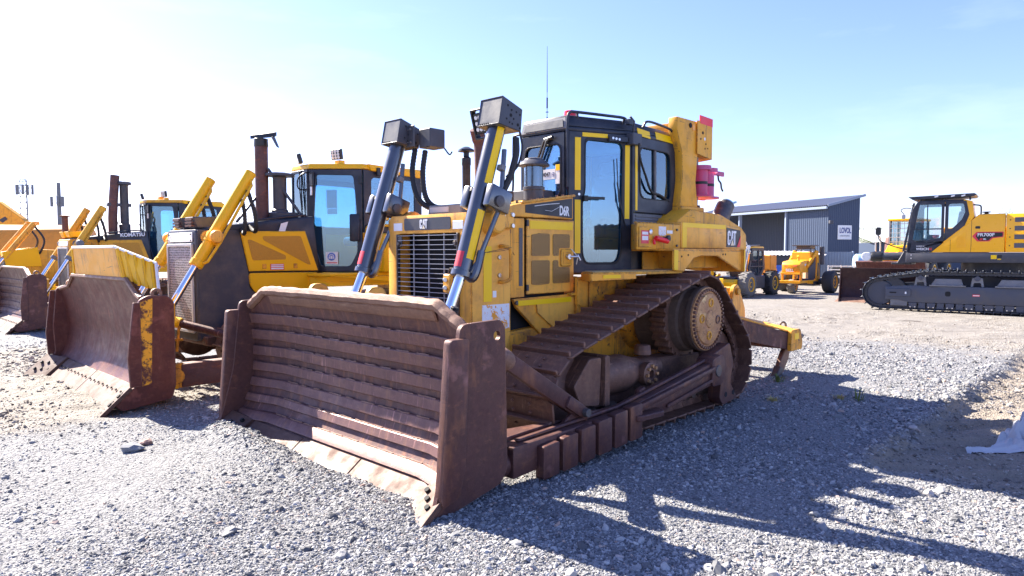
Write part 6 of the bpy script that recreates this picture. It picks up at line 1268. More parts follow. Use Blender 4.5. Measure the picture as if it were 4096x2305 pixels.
bf = obj('side_frame', MB().slab([(-1.2, -.44, 1.2), (-.35, -.50, 1.82), (-.15, -.50, 1.80), (.10, -.50, .45), (-.1, -.50, .35), (-1.0, -.44, .42), (-1.05, -.44, .55), (-.35, -.5, .55), (-.28, -.5, 1.5), (-.42, -.5, 1.58), (-1.1, -.44, 1.08)], (0, .08, 0)), 'bell_yellow', BL, .01)
obj('side_frame', MB().slab([(-1.2, .36, 1.2), (-.35, .42, 1.82), (-.15, .42, 1.80), (.10, .42, .45), (-.1, .42, .35), (-1.0, .36, .42), (-1.05, .36, .55), (-.35, .42, .55), (-.28, .42, 1.5), (-.42, .42, 1.58), (-1.1, .36, 1.08)], (0, .08, 0)), 'bell_yellow', BL, .01)
obj('cabin_back', MB().box(-.8, -.3, -.4, .4, 1.0, 1.75), 'bell_yellow', BL, .03)
obj('side_window', MB().slab([(-1.0, -.40, .6), (-.36, -.46, .6), (-.36, -.46, 1.5), (-.6, -.46, 1.3), (-1.0, -.40, 1.05)], (0, -.01, 0)), 'dark_grey', BL, .004)
obj('hydraulic_block', MB().box(-.25, -.1, -.52, -.4, .7, 1.3), 'dark_grey', BL, .03)
obj('axle', MB().cyl((0, -.8, .47), (0, .8, .47), .12, n=14).box(-.6, .2, -.5, .5, .30, .5), 'cab_black', BL, .01)
obj('roof_unit', MB().box(-.55, .0, -.30, .30, 1.86, 2.0).box(-.7, .1, -.42, .42, 2.0, 2.05).cyl((-.5, -.3, 1.7), (-.5, -.3, 1.9), .03, n=6).cyl((0, .3, 1.7), (0, .3, 1.9), .03, n=6).cyl((-.5, .3, 1.7), (-.5, .3, 1.9), .03, n=6).cyl((0, -.3, 1.7), (0, -.3, 1.9), .03, n=6), 'dark_grey', BL, .01)
obj('exhaust_stack', MB().cyl((.05, -.58, 1.2), (.05, -.58, 1.98), .10, n=14), 'dark_grey', BL, .01)
# ------------------------------------------------------------------ wheel loader with guarded cab beyond the excavator
WL = thing('wheel_loader', 'yellow wheel loader with wire-guarded cab beyond the excavator front', 'wheel loader', Vector((18.95, 32.6, 0)), HEAD)
for x in (1.4, -1.4):
    for y in (-1.1, 1.1): wheel(WL, (x, y, .75), 1 if y > 0 else -1, .75, .55, 'komatsu_yellow', 'tyre', 12)
obj('chassis', MB().box(-2.6, 1.6, -.6, .6, .7, 1.5), 'komatsu_yellow', WL, .03)
obj('rear_hood', MB().box(-2.9, -.5, -.8, .8, 1.4, 2.3), 'komatsu_yellow', WL, .06, 2)
wc = obj('cab', MB().box(-.6, .9, -.65, .65, 1.5, 1.8), 'cab_black', WL, .03)
for x in (-.55, .85):
    for y in (-.62, .62): obj('cab_post', MB().box(x - .05, x + .05, y - .05, y + .05, 1.8, 3.2), 'cab_black', wc, .005)
obj('roof', MB().box(-.8, 1.1, -.7, .7, 3.2, 3.30), 'komatsu_yellow', wc, .04, 2)
for a, b_ in (((.86, -.55, 1.8), (.86, .55, 3.15)), ):
    obj('windscreen', MB().box(.86, .865, -.57, .57, 1.8, 3.18), 'clear_glass', wc, 0)
obj('side_pane', MB().box(-.5, .8, .62, .625, 1.8, 3.18), 'clear_glass', wc, 0); obj('side_pane', MB().box(-.5, .8, -.625, -.62, 1.8, 3.18), 'clear_glass', wc, 0)
for q in range(9): obj('guard_bar', MB().cyl((1.0, -.6 + q * .15, 1.7), (1.0, -.6 + q * .15, 3.2), .014, n=5), 'light_grey', wc, 0)
for q in range(7): obj('guard_bar', MB().cyl((1.0, -.6, 1.8 + q * .21), (1.0, .6, 1.8 + q * .21), .014, n=5), 'light_grey', wc, 0)
for y in (-.55, .55): obj('lift_arm', MB().beam((.9, y, 2.0), (2.9, y, .8), .16, .35), 'komatsu_yellow', WL, .02)
obj('front_frame', MB().box(1.0, 1.9, -.4, .4, .7, 2.05), 'komatsu_yellow', WL, .06, 2)
obj('tilt_ram', MB().cyl((1.2, 0, 2.0), (2.6, 0, 1.4), .09, n=12), 'komatsu_yellow', WL, .005)
obj('bucket', MB().prism([(2.8, .3), (3.9, .2), (3.95, .25), (3.2, .4), (3.0, .9), (3.3, 1.3), (3.2, 1.35), (2.8, 1.0)], 1, -1.4, 1.4), 'blade_rust', WL)
for y in (-1.0, 1.0): obj('handrail', MB().tube(curve([(1.0, y, 1.5), (1.0, y, 2.2), (1.1, y, 2.45), (1.5, y, 2.5), (1.7, y, 2.35), (1.7, y, 1.5)], 5), .03, 7), 'light_grey', WL, 0)
obj('headlamp', MB().box(1.75, 1.85, .75, 1.05, 1.75, 1.95), 'lamp_glass', WL, .02); obj('indicator', MB().box(1.75, 1.82, 1.06, 1.16, 1.8, 1.92), 'amber', WL, .01)
# ------------------------------------------------------------------ shed and yard clutter
def ribbed(name, P, Q, z0, z1, mat, parent, pitch=.22, depth=.035, top=None):
    "corrugated sheet wall as real folded geometry; top(t) gives the upper edge"
    P, Q = Vector(P), Vector(Q); n = int((Q - P).length / pitch); d = (Q - P).normalized(); nn = Vector((d.y, -d.x, 0)); v = []; k = 0
    for i in range(n + 1):
        for t, o_ in ((0, 0), (.25, 1), (.5, 1), (.75, 0)):
            s = min((i + t) * pitch, (Q - P).length); p = P + d * s + nn * (depth * o_); tt = s / (Q - P).length
            v += [(p.x, p.y, z0), (p.x, p.y, top(tt) if top else z1)]; k += 1
    m = MB().add(v, [(2 * i, 2 * i + 2, 2 * i + 3, 2 * i + 1) for i in range(k - 1)]); return obj(name, m, mat, parent, 0)
SH = thing('shed', 'dark blue corrugated shed with open bay and a white lettered sign', 'shed', (0, 0, 0))
F0 = Vector((25.4, 55.0, 0)); dL = Vector((-.364, .931, 0)); dE = Vector((.931, .364, 0))
ribbed('end_wall', F0, F0 + dE * 3.4, 0, 6.2, 'shed_navy', SH, .20, .03, lambda t: 5.50 + .75 * t)
ribbed('front_wall', F0 + dL * 4.5, F0, 0, 5.2, 'shed_navy', SH)
ribbed('back_wall', F0 + dL * 17 + dE * 3.35, F0 + dE * 3.35 + dL * .1, 0, 5.9, 'shed_navy_dark', SH)
ribbed('far_wall', F0 + dL * 17, F0 + dL * 17 + dE * 3.35, 0, 5.3, 'shed_navy_dark', SH)
for s_ in (4.55, 10.5, 16.8): p = F0 + dL * s_; obj('post', MB().box(p.x - .13, p.x + .13, p.y - .13, p.y + .13, 0, 5.3), 'gutter_white', SH)
m = MB(); n = 80; v = []
for i in range(n + 1):
    for o_ in ((0, .0), (.5, .10)):
        s_ = -.3 + (i + o_[0]) * 17.6 / n
        for e, z in ((-.45, 5.42), (3.7, 6.36)): p = F0 + dL * s_ + dE * e; v.append((p.x, p.y, z + o_[1]))
m.add(v, [(2 * i, 2 * i + 1, 2 * i + 3, 2 * i + 2) for i in range(2 * n + 1)]); obj('roof', m, 'roof_grey', SH, 0)
p0, p1 = F0 - dE * .35 + dL * -.2, F0 - dE * .35 + dL * 17
obj('gutter', MB().beam(p0 + Vector((0, 0, 5.28)), p1 + Vector((0, 0, 5.28)), .18, .2), 'gutter_white', SH, .02)
obj('barge_board', MB().beam(F0 - dL * .3 - dE * .4 + Vector((0, 0, 5.45)), F0 - dL * .3 + dE * 3.6 + Vector((0, 0, 6.38)), .06, .2), 'gutter_white', SH, .01)
sgp = F0 + dE * .95 + Vector((dE.y, -dE.x, 0)) * .05; sgn = obj('sign', MB().beam(sgp + Vector((0, 0, 3.33)), sgp + dE * 1.5 + Vector((0, 0, 3.33)), .04, 1.15), 'paper', SH, .01)
text('LOVOL', 'sign_lettering', 'print_blue', sgn, sgp + dE * .17 + Vector((dE.y, -dE.x, 0)) * .03 + Vector((0, 0, 3.28)), dE, (0, 0, 1), .62, .005, .015, .62)
text('CONSTRUCTION EQUIPMENT', 'sign_small_print', 'roof_grey', sgn, sgp + dE * .20 + Vector((dE.y, -dE.x, 0)) * .03 + Vector((0, 0, 3.0)), dE, (0, 0, 1), .13, .004, .0, .62)
obj('flood_lamp', MB().box(25.3, 25.6, 54.5, 54.8, 4.0, 4.25), 'dark_grey', SH, .03)
S2 = thing('storage_shed', 'low grey roofed storage shed behind the wheel loader', 'shed', (0, 0, 0))
obj('wall', MB().box(33.5, 44, 63, 68, 0, 2.6), 'shed_navy', S2, .02)
v = []
for i in range(40):
    for t, o_ in ((0, 0), (.5, .09)): v += [(33 + (i + t) * .28, 62.4, 2.6 + o_), (33 + (i + t) * .28, 68.5, 3.9 + o_)]
obj('roof', MB().add(v, [(2 * i, 2 * i + 1, 2 * i + 3, 2 * i + 2) for i in range(79)]), 'roof_grey', S2, 0)
FN = thing('tin_fence', 'grey upright corrugated tin fence in front of the shed corner', 'fence', (0, 0, 0))
ribbed('tin_sheet', (21.0, 47.5, 0), (23.2, 46.6, 0), 0, 1.75, 'shed_grey' if 'shed_grey' in MAT else 'roof_grey', FN, .18, .03)
obj('post', MB().box(23.2, 23.3, 46.55, 46.65, 0, 1.8).box(20.9, 21.0, 47.5, 47.6, 0, 1.8), 'gutter_white', FN)
LT = thing('lean_to', 'low dark lean-to with pale tin roof between telehandler and log loader', 'lean-to', (0, 0, 0))
obj('wall', MB().box(16.6, 19.9, 44, 47, 0, 1.5), 'shed_navy_dark', LT, .02)
v = []
for i in range(16):
    for t, o_ in ((0, 0), (.5, .07)): v += [(16.4 + (i + t) * .24, 43.7, 1.52 + o_), (16.4 + (i + t) * .24, 47.3, 1.75 + o_)]
obj('roof', MB().add(v, [(2 * i, 2 * i + 1, 2 * i + 3, 2 * i + 2) for i in range(31)]), 'light_grey', LT, 0)
obj('notice', MB().box(16.7, 17.45, 43.9, 43.95, .2, .72).box(16.7, 17.45, 43.88, 43.9, .72, .9), 'blue_sticker', LT, 0)
WT = thing('water_tank', 'pale blue cylindrical tank lying behind the excavator cylinder', 'tank', (22.3, 44.5, 0))
obj('shell', MB().lathe((0, 0, 1.0), (1, -.25, 0), [(.0001, -.1), (.5, -.02), (.62, .1), (.62, 2.6), (.5, 2.75), (.0001, 2.8)], 20, False), 'tank_blue', WT, 0)
obj('cradle', MB().box(.2, .5, -.6, .4, 0, .55).box(1.9, 2.2, -1.0, 0, 0, .55), 'dark_grey', WT)
TR = thing('cage_trailer', 'small white cage trailer parked beyond the maroon blade', 'trailer', (16.6, 36.0, 0), R(-20))
wheel(TR, (.35, -.5, .24), -1, .24, .2, 'light_grey', 'tyre'); wheel(TR, (1.2, -.5, .24), -1, .24, .2, 'light_grey', 'tyre')
obj('bed', MB().box(0, 1.8, -.5, .8, .42, .50), 'white_paint', TR)
for z in (.62, .80, .98): obj('rail', MB().box(0, 1.8, -.52, -.48, z, z + .05), 'white_paint', TR)
for x in (0, .6, 1.2, 1.75): obj('upright', MB().box(x, x + .05, -.53, -.49, .5, 1.05), 'white_paint', TR)
obj('load', MB().box(.2, 1.5, -.3, .6, .5, .95), 'dark_void', TR, .05)
BX = tag(obj('crate', MB().box(15.25, 15.8, 35.5, 36.0, .78, 1.02).box(15.3, 15.75, 35.55, 35.95, 0, .78), 'brown_box', None, .02), 'brown cardboard crate on a stand beside the trailer', 'crate')
BU = thing('bucket_seat', 'dark maroon machine part on a stand at the shed corner', 'machine part', (24.3, 43.5, 0))
obj('shell', MB().prism(rpoly([(-.5, 1.5), (.4, 1.4), (.5, 1.9), (.3, 2.6), (-.4, 2.7)], .1, 3), 1, -.2, .3), 'stack_rust', BU, .03)
obj('stand', MB().cyl((0, 0, 0), (0, 0, 1.5), .06, n=8).cyl((.3, .1, 0), (.2, .1, 1.5), .04, n=8), 'light_grey', BU)

# ------------------------------------------------------------------ far left: water tank body, boom joint, masts
OT = thing('tank_truck_body', 'long orange tank body standing behind the bulldozers at the left', 'tank', (-24.5, 31.5, 0), R(4))
v = rpoly([(-1.3, 1.2), (1.3, 1.2), (1.35, 2.1), (1.1, 2.75), (.5, 2.98), (-.5, 2.98), (-1.1, 2.75), (-1.35, 2.1)], .25, 4)
obj('tank_shell', MB().prism(v, 0, -4.0, 4.6), 'orange_paint', OT, .03, 2)
obj('waist_rail', MB().box(-4, 4.6, -1.45, -1.34, 1.70, 1.80).box(-4, 4.6, -1.42, -1.36, 1.15, 1.25), 'komatsu_yellow', OT, .01)
for q in range(6): obj('locker', MB().box(-3.9 + q * 1.4, -2.6 + q * 1.4, -1.36, -1.2, .35, 1.12), 'komatsu_yellow', OT, .03)
obj('hatch', MB().box(-.6, .4, -.4, .4, 2.98, 3.12).box(2.2, 2.5, -.3, .3, 2.98, 3.15), 'komatsu_yellow_old', OT, .02)
obj('chassis', MB().box(-4, 4.6, -.5, .5, .6, 1.2), 'dark_grey', OT)
for x in (-3, 2.6, 3.8): wheel(OT, (x, -1.05, .5), -1, .5, .35, 'light_grey', 'tyre')
for x in (-3, 2.6, 3.8): wheel(OT, (x, 1.05, .5), 1, .5, .35, 'light_grey', 'tyre')
BJ = thing('parked_excavator', 'yellow excavator boom joint rising above the orange tank at the left', 'excavator', (-28.2, 38.0, 0))
obj('boom', MB().prism(rpoly([(-2.2, 3.0), (-.6, 4.55), (-.2, 4.6), (1.3, 3.5), (1.6, 2.2), (1.1, 2.2), (.2, 2.6), (-1.6, 2.5)], .2, 4), 1, -.2, .2), 'komatsu_yellow_old', BJ, .03)
obj('ram', MB().cyl((-3.2, -.3, 4.5), (-.35, -.3, 4.42), .09, n=10), 'dull_steel', BJ, .005)
obj('pin', MB().cyl((-.35, -.3, 4.42), (-.35, .3, 4.42), .13, n=12), 'dark_grey', BJ, .01)
obj('patch', MB().slab([(-.1, -.215, 3.5), (.25, -.215, 3.7), (.4, -.215, 3.55), (.1, -.215, 3.35)], (0, .01, 0)), 'dark_grey', BJ, 0)
obj('stick', MB().beam((1.2, 0, 2.6), (3.2, 0, .2), .3, .5), 'komatsu_yellow_old', BJ, .02)
obj('handrail', MB().tube([(.5, -.25, 2.8), (.5, -.25, 3.05), (1.4, -.25, 3.0), (1.45, -.25, 2.7)], .03, 6), 'komatsu_yellow_old', BJ, 0)
LM = thing('lattice_mast', 'grey steel lattice mast carrying antenna panels on the far left skyline', 'mast', (-106.5, 150, 0))
for i in range(3):
    a = R(90 + 120 * i); obj('leg', MB().cyl((1.1 * math.cos(a), 1.1 * math.sin(a), 0), (.75 * math.cos(a), .75 * math.sin(a), 17.5), .07, n=6), 'mid_grey', LM, 0)
m = MB()
for q in range(14):
    z0, z1 = q * 1.25, (q + 1) * 1.25
    for i in range(3):
        a, b_ = R(90 + 120 * i), R(210 + 120 * i); r0 = 1.1 - .35 * z0 / 17.5; r1 = 1.1 - .35 * z1 / 17.5
        m.cyl((r0 * math.cos(a), r0 * math.sin(a), z0), (r1 * math.cos(b_), r1 * math.sin(b_), z1), .045, n=5).cyl((r1 * math.cos(a), r1 * math.sin(a), z1), (r1 * math.cos(b_), r1 * math.sin(b_), z1), .05, n=5)
obj('bracing', m, 'mid_grey', LM, 0)['kind'] = 'stuff'
for dx, dy in ((-1.7, 0), (-1.0, -.6), (.3, -.9), (1.1, -.5), (1.8, 0), (0, 1)): obj('antenna_panel', MB().box(dx - .2, dx + .2, dy - .15, dy + .15, 14.2, 16.4), 'mid_grey', LM, .03)
obj('head_frame', MB().box(-1.9, 1.9, -.1, .1, 15.6, 15.75).box(-1.9, 1.9, -.1, .1, 14.5, 14.65).box(-1.2, 1.2, -.6, -.5, 17.0, 17.1), 'mid_grey', LM, 0)
MP = thing('monopole', 'slim grey telecom pole with small antenna clusters right of the lattice mast', 'mast', (-79.2, 120, 0))
obj('pole', MB().cyl((0, 0, 0), (0, 0, 13.8), .42, .30, 12), 'mid_grey', MP, 0)
for dx, z in ((-1.0, 10.6), (.95, 10.6), (.1, 10.8)): obj('antenna_panel', MB().box(dx - .2, dx + .2, -.6, -.3, z - 1.0, z + .8), 'mid_grey', MP, .03)
for dx, z in ((-1.2, 5.0), (1.0, 4.9)): obj('antenna_panel', MB().box(dx - .14, dx + .14, -.6, -.3, z - .5, z + .5), 'mid_grey', MP, .03)
for z in (10.2, 5.3, 4.6): obj('arm', MB().box(-1.2, 1.1, -.35, -.25, z, z + .12), 'mid_grey', MP, 0)
# another dozer's stack pipe seen between the machines is part of the second row
# ------------------------------------------------------------------ trees far right
def tree(name, label, loc, h, rx, n, seed, col='leaf'):
    rs = random.Random(seed); Tt = thing(name, label, 'tree', loc)
    m = MB().tube([(0, 0, 0), (.1, 0, h * .3), (0, .1, h * .6)], [h * .035, h * .028, h * .015], 8)
    for q in range(6):
        a = rs.uniform(0, 6.28); m.tube([(0, 0, h * (.3 + .05 * q)), (rx * .4 * math.cos(a), rx * .4 * math.sin(a), h * (.5 + .05 * q)), (rx * .7 * math.cos(a), rx * .7 * math.sin(a), h * (.6 + .06 * q))], [h * .015, h * .01, h * .004], 6)
    obj('trunk', m, 'bark', Tt, 0)
    v = []; f = []
    cl = [(rs.gauss(0, rx * .42), rs.gauss(0, rx * .42), h * (.68 + rs.gauss(0, .13)), rs.uniform(.5, 1.1)) for _ in range(26)]
    for _ in range(n):
        c = rs.choice(cl); p = Vector((c[0] + rs.gauss(0, rx * .17 * c[3]), c[1] + rs.gauss(0, rx * .17 * c[3]), c[2] + rs.gauss(0, h * .06 * c[3])))
        a = Vector((rs.gauss(0, 1), rs.gauss(0, 1), rs.gauss(0, 1))).normalized(); b_ = a.orthogonal().normalized(); s = rs.uniform(.06, .14) * h * .12
        k = len(v); v += [p - a * s, p + b_ * s * .5, p + a * s, p - b_ * s * .5]; f.append((k, k + 1, k + 2, k + 3))
    o = obj('crown', MB().add(v, f), col, Tt, 0); return Tt
tree('tree', 'dark leafy tree rising above the excavator at the right edge', (62, 78, 0), 7.6, 2.6, 5200, 5)
tree('tree', 'bright green bushy tree behind the low storage shed', (41.5, 78, 0), 5.0, 2.6, 5200, 8, 'leaf_bright' if 'leaf_bright' in MAT else 'leaf')
# ------------------------------------------------------------------ ground
def vnoise(x, y, seed=0):
    xi, yi = np.floor(x).astype(np.int64), np.floor(y).astype(np.int64); fx, fy = x - xi, y - yi
    fx = fx * fx * (3 - 2 * fx); fy = fy * fy * (3 - 2 * fy)
    def hsh(a, b):
        n = (a * 374761393 + b * 668265263 + seed * 974634541) & 0x7fffffff
        n = ((n ^ (n >> 13)) * 1274126177) & 0x7fffffff
        return ((n ^ (n >> 16)) & 0xffff) / 65535.0
    return (hsh(xi, yi) * (1 - fx) + hsh(xi + 1, yi) * fx) * (1 - fy) + (hsh(xi, yi + 1) * (1 - fx) + hsh(xi + 1, yi + 1) * fx) * fy
def fbm(x, y, f, oct=4, seed=0):
    s = 0; a = 1; t = 0
    for i in range(oct): s = s + a * (vnoise(x * f, y * f, seed + i) - .5); t += a; a *= .5; f *= 2.03
    return s / t
def sstep(a, b, t): t = np.clip((t - a) / (b - a), 0, 1); return t * t * (3 - 2 * t)
def local(x, y): dx, dy = x - ROW_O.x, y - ROW_O.y; return dx * ROW_F.x + dy * ROW_F.y, dx * ROW_L.x + dy * ROW_L.y
def ground_h(x, y):
    lx, ly = local(x, y); d = np.hypot(x, y); near = 1 - sstep(18, 30, d)
    h = .05 * fbm(x, y, .55, 3, 1) * near + .018 * fbm(x, y, 4.1, 4, 5) * near
    # rough clods round the second blade
    rough = sstep(-2.2, -3.2, ly) * sstep(1.5, 2.6, lx) * (1 - sstep(4.6, 5.4, lx)) * (1 - sstep(-9, -11, ly))
    h = h + rough * (.085 * fbm(x, y, 2.6, 4, 9) + .05 * np.abs(fbm(x + y * .4, y, 5.2, 3, 12)) + .012)
    # heap pushed up in front of the main blade
    pile = np.exp(-((lx - 3.27) / .20) ** 2) * sstep(-1.95, -1.45, ly) * (.030 + .095 * (1 - sstep(-1.25, .15, ly))) * (1 - sstep(1.3, 1.62, ly))
    pile = pile * (1 + 1.1 * fbm(x, y, 3.3, 3, 21))
    h = h + np.maximum(pile, 0)
    # cut strip at the right
    tr = sstep(3.22, 3.42, ly + .12 * fbm(x, y, 3, 3, 31) * 2) * sstep(.3, -.5, lx) * (1 - sstep(8, 11, -lx)) * (1 - sstep(6.5, 7.5, ly))
    h = h - tr * (.09 - .16 * fbm(x * .8, y * 7.0, 1.2, 4, 33)) + tr * .06 * np.abs(fbm(lx * 6, ly * 1.2, 1.5, 3, 36))
    rim = np.exp(-((ly - 3.26) / .10) ** 2) * sstep(.3, -.5, lx) * (1 - sstep(4, 6, -lx))
    h = h + rim * (.04 + .10 * fbm(x, y, 5, 4, 41))
    # old track marks across the far lane
    mk = sstep(7.5, 9, -lx) * (1 - sstep(15, 18, -lx)) * sstep(-6, -3, ly)
    h = h + mk * (.16 * np.maximum(0, fbm(x, y * 1.6, 1.6, 4, 51)) + .03 * np.sin(lx * 16) * (fbm(x, y, .9, 2, 55) > .05))
    wl = .02 * fbm(x, y, 1.3, 4, 61) * sstep(8, 12, d) * near
    return h + wl, rough, tr, mk, rim
xs = np.concatenate([[-1500, -500, -200, -100, -60, -40, -28, -20], np.arange(-15, -8, .12), np.arange(-8, 9.6, .05), np.arange(9.6, 20, .12), [21, 24, 30, 40, 60, 100, 200, 500, 1500]])
ys = np.concatenate([[-60, -20, -5, 0, .8], np.arange(1.4, 6, .035), np.arange(6, 11, .05), np.arange(11, 25, .11), [26, 28, 31, 35, 40, 48, 60, 80, 120, 200, 400, 1000, 3000]])
gx, gy = np.meshgrid(xs, ys); gz, rough, tr, mk, rim = ground_h(gx, gy)
nx, ny = len(xs), len(ys); V = np.stack([gx.ravel(), gy.ravel(), gz.ravel()], 1)
i0 = (np.arange(ny - 1)[:, None] * nx + np.arange(nx - 1)[None]).ravel(); Fq = np.stack([i0, i0 + 1, i0 + nx + 1, i0 + nx], 1)
me = bpy.data.meshes.new('ground'); me.vertices.add(len(V)); me.vertices.foreach_set('co', V.ravel().astype(np.float32))
me.loops.add(Fq.size); me.loops.foreach_set('vertex_index', Fq.ravel().astype(np.int32))
me.polygons.add(len(Fq)); me.polygons.foreach_set('loop_start', np.arange(0, Fq.size, 4, dtype=np.int32)); me.update(); me.validate(); me.shade_smooth()
lx, ly = local(gx, gy); dd = np.hypot(gx, gy)
lane = sstep(6.0, 10.5, -lx + .9 * fbm(gx, gy, .5, 4, 71) * 2) * sstep(-9, -5, ly)                 # dusty lane to the right
soil = np.clip(rough * .75 + tr * .80 + rim * .35 + lane * .85 + sstep(16, 28, dd) * .9, 0, 1)
at = me.attributes.new('soil', 'FLOAT', 'POINT'); at.data.foreach_set('value', soil.ravel().astype(np.float32))
at2 = me.attributes.new('tan', 'FLOAT', 'POINT'); at2.data.foreach_set('value', np.clip(tr * .9 + rim * .4 + rough * .12, 0, 1).ravel().astype(np.float32))
m, nt, b = newmat('ground_gravel'); co = coords(nt)
at_ = N(nt, 'ShaderNodeAttribute', attribute_name='soil')
vo = N(nt, 'ShaderNodeTexVoronoi'); vo.inputs['Scale'].default_value = 62; L(nt, co, vo.inputs['Vector'])
vo2 = N(nt, 'ShaderNodeTexVoronoi'); vo2.inputs['Scale'].default_value = 27; L(nt, co, vo2.inputs['Vector'])
g = mix(nt, noise(nt, co, 1.1, 6, .65), (.153, .156, .163), (.255, .256, .260))  # fines darker than the stones: shade in the gaps put into the colour
g = mix(nt, ramp(nt, vo.outputs['Color'], .1, .9), mix(nt, 1.0, g, (.60, .61, .64), 'MULTIPLY'), mix(nt, 1.0, g, (1.35, 1.34, 1.32), 'MULTIPLY'))
s1 = mix(nt, noise(nt, co, .9, 7, .7), (.225, .212, .192), (.33, .32, .305))
s1 = mix(nt, ramp(nt, noise(nt, co, 9, 6, .7), .35, .75), mix(nt, 1.0, s1, (.70, .66, .62), 'MULTIPLY'), s1)
s1 = mix(nt, ramp(nt, noise(nt, coords(nt, (.45, 2.8, 1), rot=(0, 0, .12)), 1.1, 9, .74), .545, .66), s1, (.125, .11, .095))
tn = N(nt, 'ShaderNodeAttribute', attribute_name='tan'); s1 = mix(nt, tn.outputs['Fac'], s1, mix(nt, noise(nt, co, 3, 7, .7), (.175, .142, .108), (.325, .285, .235)))
fm = N(nt, 'ShaderNodeMath', operation='ADD'); L(nt, at_.outputs['Fac'], fm.inputs[0]); nz = noise(nt, co, 2.2, 7, .7)
sb = N(nt, 'ShaderNodeMath', operation='MULTIPLY_ADD'); L(nt, nz, sb.inputs[0]); sb.inputs[1].default_value = 1.1; sb.inputs[2].default_value = -.55; L(nt, sb.outputs[0], fm.inputs[1])
msk = ramp(nt, fm.outputs[0], .30, .62)
L(nt, mix(nt, msk, g, s1), b.inputs['Base Color']); b.inputs['Roughness'].default_value = .85; b.inputs['Specular IOR Level'].default_value = .25
hs = N(nt, 'ShaderNodeMath', operation='MULTIPLY_ADD'); L(nt, vo.outputs['Distance'], hs.inputs[0]); hs.inputs[1].default_value = -1.0; hs.inputs[2].default_value = 0
h2 = N(nt, 'ShaderNodeMath', operation='MULTIPLY_ADD'); L(nt, vo2.outputs['Distance'], h2.inputs[0]); h2.inputs[1].default_value = -1.3; L(nt, hs.outputs[0], h2.inputs[2])
h3 = N(nt, 'ShaderNodeMath', operation='MULTIPLY_ADD'); L(nt, noise(nt, co, 30, 6, .7), h3.inputs[0]); h3.inputs[1].default_value = 1.2; L(nt, h2.outputs[0], h3.inputs[2])
bump(nt, b, h3.outputs[0], .9, .012)
me.materials.append(m); gr = bpy.data.objects.new('ground', me); COL.objects.link(gr); tag(gr, 'blue-grey crushed gravel yard with pale dusty patches', kind='structure')

# ------------------------------------------------------------------ loose gravel stones (uncountable)
rng = np.random.default_rng(4)
def stone_points(n, d0, d1, amax, pw):
    u = rng.random(n); d = (d0 ** (1 - pw) + u * (d1 ** (1 - pw) - d0 ** (1 - pw))) ** (1 / (1 - pw)); a = (rng.random(n) * 2 - 1) * R(amax)
    return d * np.sin(a), d * np.cos(a)
px, py = stone_points(480000, 2.2, 21, 43, 1.15)
hz, r_, t_, m_, ri_ = ground_h(px, py); lx_, ly_ = local(px, py)
soil_ = np.clip(r_ * .75 + t_ * .6 + sstep(6, 10.5, -lx_) * sstep(-9, -5, ly_), 0, 1)
clump = .6 * fbm(px, py, 1.1, 4, 81) + .9 * fbm(px, py, .33, 3, 83)
keep = rng.random(len(px)) < np.clip((.50 + 1.9 * clump) * (1 - .55 * soil_), .06, 1) * (1 - .85 * sstep(9, 20, np.hypot(px, py)))
px, py, hz, soil_, clump, rimk = px[keep], py[keep], hz[keep], soil_[keep], clump[keep], (ri_ + r_)[keep]
pd = np.hypot(px, py); sc_ = np.exp(rng.normal(math.log(.0047), .45, len(px))) ; big = rng.random(len(px)) < .010; sc_[big] *= rng.uniform(1.8, 3.2, big.sum())
sc_ = sc_ * (1 + 1.1 * np.clip(clump, -.3, .4)) * (1 + .9 * np.clip(rimk, 0, 1) * (rng.random(len(px)) < .3))
sc_ = np.clip(sc_ * (1 + .08 * np.maximum(pd - 4, 0)), .003, .045)
pm = bpy.data.meshes.new('gravel'); pm.vertices.add(len(px)); pm.vertices.foreach_set('co', np.stack([px, py, hz + sc_ * .08], 1).ravel().astype(np.float32))
pa_ = pm.attributes.new('size', 'FLOAT', 'POINT'); pa_.data.foreach_set('value', sc_.astype(np.float32)); pb_ = pm.attributes.new('soil', 'FLOAT', 'POINT'); pb_.data.foreach_set('value', soil_.astype(np.float32)); pm.update()
go = bpy.data.objects.new('gravel', pm); COL.objects.link(go); tag(go, 'loose crushed blue-grey stones scattered over the yard', 'gravel', kind='stuff')
m, nt, b = newmat('stone'); oi = N(nt, 'ShaderNodeObjectInfo'); rc = N(nt, 'ShaderNodeValToRGB'); L(nt, oi.outputs['Random'], rc.inputs[0])
els = rc.color_ramp.elements; els[0].color = (.085, .088, .096, 1); els[1].color = (.50, .50, .49, 1)
for p_, c_ in ((.35, (.180, .184, .192, 1)), (.7, (.298, .298, .30, 1)), (.93, (.40, .40, .40, 1)), (.96, (.40, .28, .22, 1)), (.975, (.50, .46, .40, 1))): e_ = els.new(p_); e_.color = c_
ai = N(nt, 'ShaderNodeAttribute', attribute_name='soil', attribute_type='INSTANCER'); rs_ = ramp(nt, oi.outputs['Random'], 0, 1, (.13, .105, .08, 1), (.37, .33, .28, 1))
L(nt, mix(nt, ai.outputs['Fac'], rc.outputs[0], rs_), b.inputs['Base Color']); b.inputs['Roughness'].default_value = .8; b.inputs['Specular IOR Level'].default_value = .3
ng = bpy.data.node_groups.new('scatter_stones', 'GeometryNodeTree')
ng.interface.new_socket('Geometry', in_out='INPUT', socket_type='NodeSocketGeometry'); ng.interface.new_socket('Geometry', in_out='OUTPUT', socket_type='NodeSocketGeometry')
gi, gout = ng.nodes.new('NodeGroupInput'), ng.nodes.new('NodeGroupOutput'); g2i = ng.nodes.new('GeometryNodeGeometryToInstance')
